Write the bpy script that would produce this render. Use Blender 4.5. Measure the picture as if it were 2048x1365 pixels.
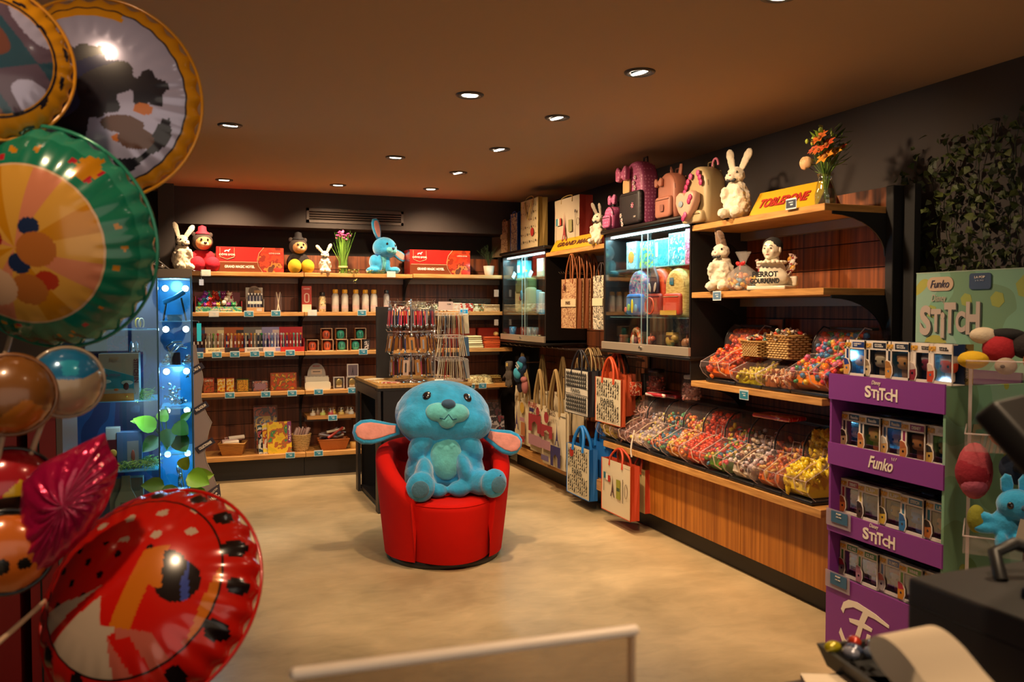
import bpy,bmesh,math,random
from mathutils import Vector,Matrix,Euler
for _o in list(bpy.data.objects): bpy.data.objects.remove(_o,do_unlink=True)
scene = bpy.context.scene
COL = scene.collection
PI = math.pi
R = math.radians
rnd = random.Random(7)

# ---------------------------------------------------------------- camera, world, exposure
FPX = 1682.0; YAW = R(20.5); PITCH = R(2.09); HCAM = 1.55
cam_d = bpy.data.cameras.new('camera'); cam = bpy.data.objects.new('camera',cam_d); COL.objects.link(cam)
cam.location = (0,0,HCAM)
cam.rotation_euler = (PI/2 - PITCH,0,-YAW)
cam_d.sensor_width = 36; cam_d.lens = 36*FPX/2048
cam_d.clip_start = .05; cam_d.clip_end = 60
cam_d.dof.use_dof = True; cam_d.dof.focus_distance = 6.2; cam_d.dof.aperture_fstop = 5.0
scene.camera = cam
scene.view_settings.view_transform = 'Standard'; scene.view_settings.look = 'None'
scene.view_settings.gamma = 1; scene.view_settings.exposure = 0.36
scene.view_settings.use_curve_mapping = False
w = bpy.data.worlds.new('world'); scene.world = w; w.use_nodes = True
w.node_tree.nodes['Background'].inputs[0].default_value = (1.0,.80,.62,1)
w.node_tree.nodes['Background'].inputs[1].default_value = .75
scene.cycles.max_bounces = 7; scene.cycles.diffuse_bounces = 4; scene.cycles.glossy_bounces = 3
scene.cycles.transmission_bounces = 4; scene.cycles.transparent_max_bounces = 20
scene.cycles.caustics_reflective = False; scene.cycles.caustics_refractive = False
scene.cycles.sample_clamp_indirect = 4.0

ZC = 2.67            # ceiling
SPOT_W = 88.0
LAMPS = [(1.96,3.53),(1.34,4.21),(1.97,4.52),(1.98,5.54),(1.37,6.10),(2.0,6.59),(2.03,7.56),(1.19,7.62),(.23,7.66),
         (1.95,2.5),(1.95,1.45),(1.34,2.3),(.2,5.4),(.2,2.9),(-.5,.9),(.9,.6)]  # these lamps are added; some are aimed to brighten armchair and balloons
def add_light(name,kind,loc,energy,color,rot=(0,0,0),**kw):
    d = bpy.data.lights.new(name,kind); d.energy = energy; d.color = color
    for k,v in kw.items(): setattr(d,k,v)
    o = bpy.data.objects.new(name,d); COL.objects.link(o); o.location = loc; o.rotation_euler = rot
    return o
WARM = (1.0,.70,.42)

# ---------------------------------------------------------------- measuring helpers
def ang(px): return YAW + math.atan((px-1024)/FPX)
def bx(px,Y): return Y*math.tan(ang(px))          # X where the column px meets the plane y=Y
def ry(px,X): return X/math.tan(ang(px))          # Y where the column px meets the plane x=X
def hz(py,X,Y):                                   # height seen at row py over the spot X, Y
    d = Y*math.cos(YAW) + X*math.sin(YAW)
    return HCAM - d*math.tan(math.atan((py-682.5)/FPX) + PITCH)

# ---------------------------------------------------------------- materials
_M = {}
def _new(name):
    m = bpy.data.materials.new(name); m.use_nodes = True
    return m,m.node_tree,m.node_tree.nodes['Principled BSDF']
def mat(name,col,rough=.6,metal=0,bump=0,bscale=40,emit=0,spec=.5,coat=0,var=0,vscale=6,sheen=0):
    if name in _M: return _M[name]
    m,nt,b = _new(name)
    b.inputs['Base Color'].default_value = (*col,1); b.inputs['Roughness'].default_value = rough
    b.inputs['Metallic'].default_value = metal; b.inputs['Specular IOR Level'].default_value = spec
    if coat: b.inputs['Coat Weight'].default_value = coat; b.inputs['Coat Roughness'].default_value = .08
    if sheen: b.inputs['Sheen Weight'].default_value = sheen
    if emit: b.inputs['Emission Color'].default_value = (*col,1); b.inputs['Emission Strength'].default_value = emit
    tc = nt.nodes.new('ShaderNodeTexCoord')
    if bump:
        n = nt.nodes.new('ShaderNodeTexNoise'); n.inputs['Scale'].default_value = bscale; n.inputs['Detail'].default_value = 4
        nt.links.new(tc.outputs['Object'],n.inputs['Vector'])
        bp = nt.nodes.new('ShaderNodeBump'); bp.inputs['Strength'].default_value = bump; bp.inputs['Distance'].default_value = .01
        nt.links.new(n.outputs['Fac'],bp.inputs['Height']); nt.links.new(bp.outputs['Normal'],b.inputs['Normal'])
    if var:
        n = nt.nodes.new('ShaderNodeTexNoise'); n.inputs['Scale'].default_value = vscale; n.inputs['Detail'].default_value = 3
        nt.links.new(tc.outputs['Object'],n.inputs['Vector'])
        r = nt.nodes.new('ShaderNodeValToRGB')
        r.color_ramp.elements[0].position = .3; r.color_ramp.elements[1].position = .7
        r.color_ramp.elements[0].color = (*[c*(1-var) for c in col],1); r.color_ramp.elements[1].color = (*[min(1,c*(1+var)) for c in col],1)
        nt.links.new(n.outputs['Fac'],r.inputs['Fac']); nt.links.new(r.outputs['Color'],b.inputs['Base Color'])
    _M[name] = m
    return m
def lin(h):
    h = h.lstrip('#'); c = [int(h[i:i+2],16)/255 for i in (0,2,4)]
    return tuple((x/12.92 if x <= .04045 else ((x+.055)/1.055)**2.4) for x in c)
def hexm(h,rough=.6,**k): return mat('c%s_%g_%s' % (h,rough,'_'.join('%s%s' % kv for kv in sorted(k.items()))),lin(h),rough,**k)
def wood(name,c1,c2,sx=14.,sz=.7,rough=.5,bump=.12):
    if name in _M: return _M[name]
    m,nt,b = _new(name)
    tc = nt.nodes.new('ShaderNodeTexCoord'); mp = nt.nodes.new('ShaderNodeMapping')
    mp.inputs['Scale'].default_value = (sx,sx,sz) if not isinstance(sx,tuple) else sx
    n = nt.nodes.new('ShaderNodeTexNoise'); n.inputs['Scale'].default_value = 2.2; n.inputs['Detail'].default_value = 6; n.inputs['Distortion'].default_value = .25
    r = nt.nodes.new('ShaderNodeValToRGB'); r.color_ramp.elements[0].position = .32; r.color_ramp.elements[1].position = .68
    r.color_ramp.elements[0].color = (*c1,1); r.color_ramp.elements[1].color = (*c2,1)
    bp = nt.nodes.new('ShaderNodeBump'); bp.inputs['Strength'].default_value = bump; bp.inputs['Distance'].default_value = .003
    nt.links.new(tc.outputs['Object'],mp.inputs['Vector']); nt.links.new(mp.outputs['Vector'],n.inputs['Vector'])
    nt.links.new(n.outputs['Fac'],r.inputs['Fac']); nt.links.new(r.outputs['Color'],b.inputs['Base Color'])
    nt.links.new(n.outputs['Fac'],bp.inputs['Height']); nt.links.new(bp.outputs['Normal'],b.inputs['Normal'])
    b.inputs['Roughness'].default_value = rough
    _M[name] = m
    return m
def printed(name,cols,scale=20.,rough=.45,detail=2.,stretch=(1,1,1),metal=0,coat=0):
    """a busy printed pattern: hard-edged patches of the given colours; cols = [(position, hex), ...]"""
    if name in _M: return _M[name]
    m,nt,b = _new(name)
    tc = nt.nodes.new('ShaderNodeTexCoord'); mp = nt.nodes.new('ShaderNodeMapping'); mp.inputs['Scale'].default_value = stretch
    n = nt.nodes.new('ShaderNodeTexNoise'); n.inputs['Scale'].default_value = scale; n.inputs['Detail'].default_value = detail
    r = nt.nodes.new('ShaderNodeValToRGB'); r.color_ramp.interpolation = 'CONSTANT'
    e = r.color_ramp.elements
    while len(e) < len(cols): e.new(.5)
    for i,(p,h) in enumerate(cols): e[i].position = p; e[i].color = (*lin(h),1)
    nt.links.new(tc.outputs['Object'],mp.inputs['Vector']); nt.links.new(mp.outputs['Vector'],n.inputs['Vector'])
    nt.links.new(n.outputs['Fac'],r.inputs['Fac']); nt.links.new(r.outputs['Color'],b.inputs['Base Color'])
    b.inputs['Roughness'].default_value = rough; b.inputs['Metallic'].default_value = metal
    if coat: b.inputs['Coat Weight'].default_value = coat
    _M[name] = m
    return m
def spotted(name,base,dot,scale=30.,size=.3,rough=.6,bumpy=0):
    if name in _M: return _M[name]
    m,nt,b = _new(name)
    tc = nt.nodes.new('ShaderNodeTexCoord'); v = nt.nodes.new('ShaderNodeTexVoronoi'); v.inputs['Scale'].default_value = scale
    v.inputs['Randomness'].default_value = .35
    r = nt.nodes.new('ShaderNodeValToRGB'); r.color_ramp.interpolation = 'CONSTANT'
    r.color_ramp.elements[0].color = (*lin(dot),1); r.color_ramp.elements[1].color = (*lin(base),1); r.color_ramp.elements[1].position = size
    nt.links.new(tc.outputs['Object'],v.inputs['Vector']); nt.links.new(v.outputs['Distance'],r.inputs['Fac'])
    nt.links.new(r.outputs['Color'],b.inputs['Base Color']); b.inputs['Roughness'].default_value = rough
    _M[name] = m
    return m
def glassy(name,tint=(1,1,1),gloss=.12,rough=.03,refl=(1,1,1)):
    """clear thin pane or moulded clear plastic"""
    if name in _M: return _M[name]
    m = bpy.data.materials.new(name); m.use_nodes = True; nt = m.node_tree
    nt.nodes.remove(nt.nodes['Principled BSDF']); out = nt.nodes['Material Output']
    t = nt.nodes.new('ShaderNodeBsdfTransparent'); t.inputs[0].default_value = (*tint,1)
    g = nt.nodes.new('ShaderNodeBsdfGlossy'); g.inputs['Roughness'].default_value = rough; g.inputs[0].default_value = (*refl,1)
    f = nt.nodes.new('ShaderNodeLayerWeight'); f.inputs[0].default_value = .5
    pw = nt.nodes.new('ShaderNodeMath'); pw.operation = 'POWER'; pw.inputs[1].default_value = 4
    ad = nt.nodes.new('ShaderNodeMath'); ad.operation = 'MULTIPLY_ADD'; ad.inputs[1].default_value = .75; ad.inputs[2].default_value = .03+gloss*.3
    nt.links.new(f.outputs['Facing'],pw.inputs[0]); f = pw
    mx = nt.nodes.new('ShaderNodeMixShader')
    nt.links.new(f.outputs[0],ad.inputs[0]); nt.links.new(ad.outputs[0],mx.inputs[0])
    nt.links.new(t.outputs[0],mx.inputs[1]); nt.links.new(g.outputs[0],mx.inputs[2]); nt.links.new(mx.outputs[0],out.inputs[0])
    _M[name] = m
    return m
def misty(name,tint,fac,col,rough=.3):
    """frosted / milky clear plastic"""
    if name in _M: return _M[name]
    m = bpy.data.materials.new(name); m.use_nodes = True; nt = m.node_tree; out = nt.nodes['Material Output']
    b = nt.nodes['Principled BSDF']; b.inputs['Base Color'].default_value = (*col,1); b.inputs['Roughness'].default_value = rough
    t = nt.nodes.new('ShaderNodeBsdfTransparent'); t.inputs[0].default_value = (*tint,1)
    mx = nt.nodes.new('ShaderNodeMixShader'); mx.inputs[0].default_value = fac
    nt.links.new(t.outputs[0],mx.inputs[1]); nt.links.new(b.outputs[0],mx.inputs[2]); nt.links.new(mx.outputs[0],out.inputs[0])
    _M[name] = m
    return m

# ---------------------------------------------------------------- mesh builder
class MB:
    def __init__(s): s.v = []; s.f = []; s.fm = []; s.sm = []; s.mats = []
    def mi(s,m):
        if m not in s.mats: s.mats.append(m)
        return s.mats.index(m)
    def add(s,vs,fs,m,smooth=False,M=None):
        k = len(s.v); i = s.mi(m)
        for p in vs:
            p = Vector(p)
            s.v.append(tuple(M @ p) if M is not None else tuple(p))
        for f in fs:
            s.f.append(tuple(k+a for a in f)); s.fm.append(i); s.sm.append(smooth)
        return s
    def box(s,c,d,m,rot=None,bev=0,seg=2,taper=1,M=None):
        x,y,z = d[0]/2,d[1]/2,d[2]/2
        T = Matrix.Translation(Vector(c))
        if rot: T = T @ Euler(rot).to_matrix().to_4x4()
        if M is not None: T = M @ T
        if bev <= 0:
            vs = [(-x,-y,-z),(x,-y,-z),(x,y,-z),(-x,y,-z),(-x*taper,-y*taper,z),(x*taper,-y*taper,z),(x*taper,y*taper,z),(-x*taper,y*taper,z)]
            s.add(vs,[(0,3,2,1),(4,5,6,7),(0,1,5,4),(1,2,6,5),(2,3,7,6),(3,0,4,7)],m,False,T)
        else:
            bm = bmesh.new(); bmesh.ops.create_cube(bm,size=1)
            for v in bm.verts:
                t = taper if v.co.z > 0 else 1
                v.co = Vector((v.co.x*d[0]*t,v.co.y*d[1]*t,v.co.z*d[2]))
            bmesh.ops.bevel(bm,geom=list(bm.edges),offset=min(bev,min(d)*.49),segments=seg,profile=.5,affect='EDGES')
            bm.verts.index_update()
            s.add([v.co[:] for v in bm.verts],[tuple(v.index for v in f.verts) for f in bm.faces],m,seg > 1,T)
            bm.free()
        return s
    def cyl(s,p0,p1,r0,r1=None,n=14,m=None,caps=True,smooth=True):
        p0 = Vector(p0); p1 = Vector(p1); r1 = r0 if r1 is None else r1
        d = (p1-p0).normalized(); a = d.orthogonal().normalized(); b = d.cross(a)
        vs = []
        for p,r in ((p0,r0),(p1,r1)):
            for i in range(n):
                t = 2*PI*i/n; vs.append(p + a*math.cos(t)*r + b*math.sin(t)*r)
        fs = [(i,(i+1) % n,n+(i+1) % n,n+i) for i in range(n)]
        s.add(vs,fs,m,smooth)
        if caps: s.add(vs,[tuple(range(n))[::-1],tuple(range(n,2*n))],m,False)
        return s
    def tube(s,pts,r,m,n=8,closed=False):
        pts = [Vector(p) for p in pts]; N = len(pts); vs = []
        up = None
        for i,p in enumerate(pts):
            if closed: t = pts[(i+1) % N]-pts[i-1]
            else: t = pts[min(i+1,N-1)]-pts[max(i-1,0)]
            t = t.normalized() if t.length > 1e-9 else Vector((0,0,1))
            if up is None: up = t.orthogonal().normalized()
            up = (up - t*up.dot(t))
            up = up.normalized() if up.length > 1e-6 else t.orthogonal().normalized()
            bb = t.cross(up)
            rr = r[i] if isinstance(r,(list,tuple)) else r
            for k in range(n):
                a = 2*PI*k/n; vs.append(p + up*math.cos(a)*rr + bb*math.sin(a)*rr)
        fs = []
        for i in range(N if closed else N-1):
            j = (i+1) % N
            for k in range(n): fs.append((i*n+k,i*n+(k+1) % n,j*n+(k+1) % n,j*n+k))
        s.add(vs,fs,m,True)
        if not closed: s.add(vs,[tuple(range(n))[::-1],tuple(range((N-1)*n,N*n))],m)
        return s
    def lathe(s,prof,m,c=(0,0,0),n=24,smooth=True,M=None,sy=1.):
        vs = []; fs = []
        for r,z in prof:
            for k in range(n):
                a = 2*PI*k/n; vs.append((c[0]+r*math.cos(a),c[1]+r*math.sin(a)*sy,c[2]+z))
        for i in range(len(prof)-1):
            for k in range(n): fs.append((i*n+k,i*n+(k+1) % n,(i+1)*n+(k+1) % n,(i+1)*n+k))
        s.add(vs,fs,m,smooth,M)
        if prof[0][0] > 1e-5: s.add(vs[:n],[tuple(range(n))[::-1]],m,False,M)
        if prof[-1][0] > 1e-5: s.add(vs[-n:],[tuple(range(n))],m,False,M)
        return s
    def ell(s,c,r,m,rot=(0,0,0),seg=16,rings=10,M=None):
        T = Matrix.Translation(Vector(c)) @ Euler(rot).to_matrix().to_4x4()
        if M is not None: T = M @ T
        vs = [(0,0,-r[2])]
        for i in range(1,rings):
            t = -PI/2+PI*i/rings
            for k in range(seg):
                a = 2*PI*k/seg; vs.append((r[0]*math.cos(t)*math.cos(a),r[1]*math.cos(t)*math.sin(a),r[2]*math.sin(t)))
        vs.append((0,0,r[2])); L = len(vs)-1
        fs = [(0,1+(k+1) % seg,1+k) for k in range(seg)]
        for i in range(rings-2):
            for k in range(seg): fs.append((1+i*seg+k,1+i*seg+(k+1) % seg,1+(i+1)*seg+(k+1) % seg,1+(i+1)*seg+k))
        b = 1+(rings-2)*seg
        fs += [(b+k,b+(k+1) % seg,L) for k in range(seg)]
        s.add(vs,fs,m,True,T)
        return s
    def prism(s,poly,y0,y1,m,M=None,side=None,smooth=False):
        """polygon given as (x, z), counter-clockwise seen from -y, extruded from y0 to y1"""
        n = len(poly)
        vs = [(x,y0,z) for x,z in poly] + [(x,y1,z) for x,z in poly]
        s.add(vs,[tuple(range(n)),tuple(range(n,2*n))[::-1]],m,False,M)
        s.add(vs,[(i,n+i,n+(i+1) % n,(i+1) % n) for i in range(n)],side or m,smooth,M)
        return s
    def pillow(s,poly,d,m,inset=.06,M=None,edge=None,yc=0,puff=.3):
        """an upholstered / stuffed slab with the given outline in x-z, thickness d in y"""
        n = len(poly); cx = sum(p[0] for p in poly)/n; cz = sum(p[1] for p in poly)/n
        W = max(p[0] for p in poly)-min(p[0] for p in poly); H = max(p[1] for p in poly)-min(p[1] for p in poly)
        lay = [(-.5,.0,.45),(-.49,.0,.75),(-.42,0,.9),(-.25,0,.985),(0,0,1),(.25,0,.985),(.42,0,.9),(.5,0,.75)]
        vs = []
        for y,_,k in lay:
            k = 1-(1-k)*(inset/.06)*.6 if k < 1 else 1
            for x,z in poly: vs.append((cx+(x-cx)*k,yc+y*d,cz+(z-cz)*k))
        fs = []
        L = len(lay)
        for i in range(L-1):
            for k in range(n): fs.append((i*n+k,(i+1)*n+k,(i+1)*n+(k+1) % n,i*n+(k+1) % n))
        s.add(vs,fs,m,True,M)
        s.add(vs,[tuple(range(n)),tuple(range((L-1)*n,L*n))[::-1]],m,True,M)
        return s
    def grid(s,fn,nu,nv,m,smooth=True,M=None,closed_u=False):
        vs = [fn(i/nu,j/nv) for j in range(nv+1) for i in range(nu+1)]
        fs = []; ms = []
        W = nu+1
        for j in range(nv):
            for i in range(nu): fs.append((j*W+i,j*W+i+1,(j+1)*W+i+1,(j+1)*W+i))
        if callable(m):
            k = len(s.v)
            for p in vs: s.v.append(tuple((M @ Vector(p)) if M is not None else p))
            for q,f in enumerate(fs):
                u = (q % nu+.5)/nu; v = (q//nu+.5)/nv
                s.f.append(tuple(k+a for a in f)); s.fm.append(s.mi(m(u,v))); s.sm.append(smooth)
        else: s.add(vs,fs,m,smooth,M)
        return s
    def mesh(s,name):
        me = bpy.data.meshes.new(name); me.from_pydata(s.v,[],s.f)
        for m in s.mats: me.materials.append(m)
        me.polygons.foreach_set('material_index',s.fm); me.polygons.foreach_set('use_smooth',s.sm)
        me.update()
        return me
def arc_pts(n,f): return [f(i/(n-1)) for i in range(n)]
def rrect(w,h,r,cx=0,cz=0,n=5):
    out = []
    for (sx,sz,a0) in ((1,-1,-PI/2),(1,1,0),(-1,1,PI/2),(-1,-1,PI)):
        for i in range(n):
            a = a0+PI/2*i/(n-1); out.append((cx+sx*(w/2-r)+r*math.cos(a),cz+sz*(h/2-r)+r*math.sin(a)))
    return out
def circ(r,n=28,cx=0,cz=0,rz=None): return [(cx+r*math.cos(2*PI*i/n),cz+(rz or r)*math.sin(2*PI*i/n)) for i in range(n)]

# ---------------------------------------------------------------- things, parts, structure
def props(o,label,cat,group=None,kind=None):
    if label: o['label'] = label
    if cat: o['category'] = cat
    if group: o['group'] = group
    if kind: o['kind'] = kind
    return o
def T(name,label,cat,loc=(0,0,0),rz=0,group=None,rot=None):
    o = bpy.data.objects.new(name,None); COL.objects.link(o); o.empty_display_size = .05
    o.location = loc; o.rotation_euler = rot if rot else (0,0,rz)
    return props(o,label,cat,group)
def P(name,mb,parent,loc=None,rot=None,label=None):
    o = bpy.data.objects.new(name,mb.mesh(name)); COL.objects.link(o); o.parent = parent
    if loc: o.location = loc
    if rot: o.rotation_euler = rot
    if label: o['label'] = label
    return o
def S(name,label,cat,mb,loc=(0,0,0),rz=0,group=None,rot=None,kind=None):
    o = bpy.data.objects.new(name,mb.mesh(name)); COL.objects.link(o)
    o.location = loc; o.rotation_euler = rot if rot else (0,0,rz)
    return props(o,label,cat,group,kind)
def ST(name,mb,loc=(0,0,0),label=None,parent=None):
    o = bpy.data.objects.new(name,mb.mesh(name)); COL.objects.link(o); o.location = loc
    if parent: o.parent = parent
    else: o['kind'] = 'structure'
    if label: o['label'] = label
    return o
_KIDS = {}
def kids(o): return [c for c in bpy.data.objects if c.parent == o]
def dup(root,loc,rz=None,label=None,rot=None,group=None,tree=None,scale=None):
    tree = tree or [(c,kids(c)) for c in kids(root)]
    r = root.copy(); COL.objects.link(r); r.location = loc
    if rz is not None: r.rotation_euler = (0,0,rz)
    if rot: r.rotation_euler = rot
    if scale: r.scale = (scale,)*3
    if label: r['label'] = label
    if group: r['group'] = group
    for c,gs in tree:
        d = c.copy(); COL.objects.link(d); d.parent = r
        for g in gs:
            e = g.copy(); COL.objects.link(e); e.parent = d
    return r
ROW = -PI/2        # facing of the things on the right-hand wall: their front looks to -X

TEXTS = []
def text(s,w,h,m,parent,loc=(0,0,0),rz=0,rx=0,ry_=0,depth=.0015,shear=0,bold=0,name='lettering',space=1):
    """lettering w wide and h high, standing in the parent's x-z plane and facing -y; built at the end"""
    TEXTS.append((s,w,h,m,parent,loc,(rx,ry_,rz),depth,shear,bold,name,space))
def build_texts():
    made = []
    cache = {}
    for t in TEXTS:
        key = (t[0],t[8],t[9],t[11])
        if key in cache: continue
        c = bpy.data.curves.new('txt','FONT'); c.body = t[0]; c.size = 1; c.extrude = .1; c.shear = t[8]; c.offset = t[9]; c.space_character = t[11]; c.resolution_u = 4
        o = bpy.data.objects.new('txt',c); COL.objects.link(o); cache[key] = o
    bpy.context.view_layer.update(); dg = bpy.context.evaluated_depsgraph_get()
    base = {}
    for k,o in cache.items():
        me = bpy.data.meshes.new_from_object(o.evaluated_get(dg))
        base[k] = ([v.co.copy() for v in me.vertices],[tuple(p.vertices) for p in me.polygons])
        bpy.data.meshes.remove(me)
    for o in cache.values(): bpy.data.objects.remove(o,do_unlink=True)
    for (s,w,h,m,parent,loc,rot,depth,shear,bold,name,space) in TEXTS:
        vs,fs = base[(s,shear,bold,space)]
        if not vs: continue
        x0 = min(v.x for v in vs); x1 = max(v.x for v in vs); y0 = min(v.y for v in vs); y1 = max(v.y for v in vs)
        kx = w/max(1e-6,x1-x0); ky = h/max(1e-6,y1-y0)
        out = [((v.x-(x0+x1)/2)*kx,-depth/2 - (v.z/.1)*depth/2,(v.y-(y0+y1)/2)*ky) for v in vs]
        mb = MB(); mb.add(out,fs,m)
        P(name,mb,parent,loc,rot)

def blob(name,ells,m,parent,voxel=.01,fluff=0,fsize=.03,smooth=4,loc=None,rot=None):
    """soft body grown into one continuous surface from overlapping volumes"""
    mb = MB()
    for e in ells: mb.ell(e[0],e[1],m,e[2] if len(e) > 2 else (0,0,0),20,12)
    o = P(name,mb,parent,loc,rot)
    r = o.modifiers.new('Remesh','REMESH'); r.mode = 'VOXEL'; r.voxel_size = voxel; r.use_smooth_shade = True
    s = o.modifiers.new('Smooth','SMOOTH'); s.iterations = smooth; s.factor = .5
    if fluff:
        tx = bpy.data.textures.get('fluff%g' % fsize)
        if not tx: tx = bpy.data.textures.new('fluff%g' % fsize,'CLOUDS'); tx.noise_scale = fsize
        d = o.modifiers.new('Displace','DISPLACE'); d.texture = tx; d.strength = fluff; d.mid_level = .5; d.texture_coords = 'LOCAL'
    return o

# ---------------------------------------------------------------- common materials
WOOD_PANEL = wood('wood_panel',lin('#4a1f0c'),lin('#9a5424'),16,.5)
WOOD_PANEL_D = wood('wood_panel_dark',lin('#4a2415'),lin('#8a4c28'),16,.5)
WOOD_EDGE = wood('wood_shelf',lin('#a8743a'),lin('#d09a55'),(2.5,2.5,30),30)
WOOD_FRONT = wood('wood_front',lin('#84480f'),lin('#b97428'),18,.5)
BLACK = mat('black_metal',(.012,.011,.011),.45)
BLACKM = mat('matte_black',(.010,.0095,.010),.8)
GREYM = mat('grey_metal',lin('#6b6560'),.35,.6)
STEEL = mat('steel',lin('#b9b9b9'),.25,1)
CHROME = mat('chrome',(.8,.8,.8),.08,1)
WHITE = mat('white_card',lin('#e9e2d6'),.5)
CREAM = mat('cream',lin('#e8dcc0'),.8)
GLASS = glassy('glass_pane',(.97,.99,.99),.0)
ACRYL = misty('hazy_acrylic',(.98,.96,.96),.04,(.95,.8,.8),.05)  # faint pink milkiness imitates reflections and haze on the plastic
ACRYL_EDGE = misty('acrylic_edge',(.9,.85,.85),.32,(.95,.82,.82),.12)
# ================================================================= the room
WALLM = mat('dark_wall_paint',lin('#3c3431'),.75,bump=.05,bscale=200)
CEILM = mat('ceiling_paint',lin('#ad8c6c'),.85,bump=.04,bscale=60)
def floor_mat():
    m,nt,b = _new('floor_concrete')
    tc = nt.nodes.new('ShaderNodeTexCoord')
    def noise(sc,det,dist=0,st=None):
        n = nt.nodes.new('ShaderNodeTexNoise'); n.inputs['Scale'].default_value = sc; n.inputs['Detail'].default_value = det; n.inputs['Distortion'].default_value = dist
        if st:
            mp = nt.nodes.new('ShaderNodeMapping'); mp.inputs['Scale'].default_value = st; mp.inputs['Rotation'].default_value = (0,0,.3)
            nt.links.new(tc.outputs['Object'],mp.inputs[0]); nt.links.new(mp.outputs[0],n.inputs['Vector'])
        else: nt.links.new(tc.outputs['Object'],n.inputs['Vector'])
        return n
    a = noise(1.4,8,.6); c = noise(7,6,.8,(1,1.8,1))
    mx = nt.nodes.new('ShaderNodeMath'); mx.operation = 'MULTIPLY_ADD'; mx.inputs[1].default_value = .22
    nt.links.new(c.outputs['Fac'],mx.inputs[0])
    hf = nt.nodes.new('ShaderNodeMath'); hf.operation = 'MULTIPLY'; hf.inputs[1].default_value = .78
    nt.links.new(a.outputs['Fac'],hf.inputs[0]); nt.links.new(hf.outputs[0],mx.inputs[2])
    r = nt.nodes.new('ShaderNodeValToRGB'); r.color_ramp.elements[0].position = .35; r.color_ramp.elements[1].position = .66
    r.color_ramp.elements[0].color = (*lin('#9c8864'),1); r.color_ramp.elements[1].color = (*lin('#cfb488'),1)
    nt.links.new(mx.outputs[0],r.inputs[0]); nt.links.new(r.outputs[0],b.inputs['Base Color'])
    rr = nt.nodes.new('ShaderNodeMapRange'); rr.inputs[3].default_value = .32; rr.inputs[4].default_value = .55
    nt.links.new(a.outputs['Fac'],rr.inputs[0]); nt.links.new(rr.outputs[0],b.inputs['Roughness'])
    bp = nt.nodes.new('ShaderNodeBump'); bp.inputs['Strength'].default_value = .05; bp.inputs['Distance'].default_value = .003
    nt.links.new(c.outputs['Fac'],bp.inputs['Height']); nt.links.new(bp.outputs[0],b.inputs['Normal'])
    return m
XL,XR,Y0,YB = -1.55,3.42,-1.6,8.62
ST('floor',MB().box(((XL+XR)/2,(Y0+YB)/2,-.05),(XR-XL+.4,YB-Y0+.4,.1),floor_mat()))
ST('ceiling',MB().box(((XL+XR)/2,(Y0+YB)/2,ZC+.05),(XR-XL+.4,YB-Y0+.4,.1),CEILM))
ST('wall_back',MB().box(((XL+XR)/2,YB+.05,ZC/2),(XR-XL+.4,.1,ZC),WALLM))
ST('wall_right',MB().box((XR+.05,(Y0+YB)/2,ZC/2),(.1,YB-Y0+.2,ZC),WALLM))
ST('wall_left',MB().box((XL-.05,(Y0+YB)/2,ZC/2),(.1,YB-Y0+.2,ZC),WALLM))
ST('wall_front',MB().box(((XL+XR)/2,Y0-.05,2.50),(XR-XL+.4,.1,.36),WALLM).box((XL-.1,Y0-.05,ZC/2),(.3,.1,ZC),WALLM).box((XR+.1,Y0-.05,ZC/2),(.3,.1,ZC),WALLM))
ST('fill_window',MB().box(((XL+XR)/2,Y0-.05,1.16),(XR-XL,.01,2.32),GLASS),label='unseen glass front added behind the viewer to let fill light in')  # unseen front left open so the world light comes in as fill
# bulkhead over the back shelves, pillar at its left end
BKX0 = bx(352,8.2)
b = MB().box(((BKX0+XR)/2,8.40,(2.335+ZC)/2),(XR-BKX0,.42,ZC-2.335),WALLM)
ST('trim_1',b,label='dark boxed bulkhead running over the back shelves')
ST('trim_2',MB().box((BKX0-.065,8.3,ZC/2),(.13,.5,ZC),WALLM),label='narrow dark pillar left of the back shelves')
ST('trim_3',MB().box((XL+.36,8.0,ZC/2),(.72,.9,ZC),WALLM),label='dark wall return behind the glass showcase')
# air vent on the bulkhead
v = T('air_vent','long slotted air vent grille set in the dark bulkhead over the back shelves','vent',((bx(615,8.18)+bx(808,8.18))/2,8.19,hz(434,bx(710,8.18),8.18)))
vw = bx(808,8.18)-bx(615,8.18); vh = .135
vm = mat('vent_paint',lin('#4d4039'),.6)
fr = MB()
for sx in (-1,1): fr.box((sx*(vw/2-.012),-.006,0),(.024,.012,vh),vm)
for sz in (-1,1): fr.box((0,-.006,sz*(vh/2-.012)),(vw,.012,.024),vm)
P('frame',fr,v)
P('backing',MB().box((0,.003,0),(vw-.02,.006,vh-.02),BLACKM),v)
for i in range(5): P('slat',MB().box((0,-.004,-.045+i*.0225),(vw-.045,.008,.013),vm,rot=(.35,0,0)),v)

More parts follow.
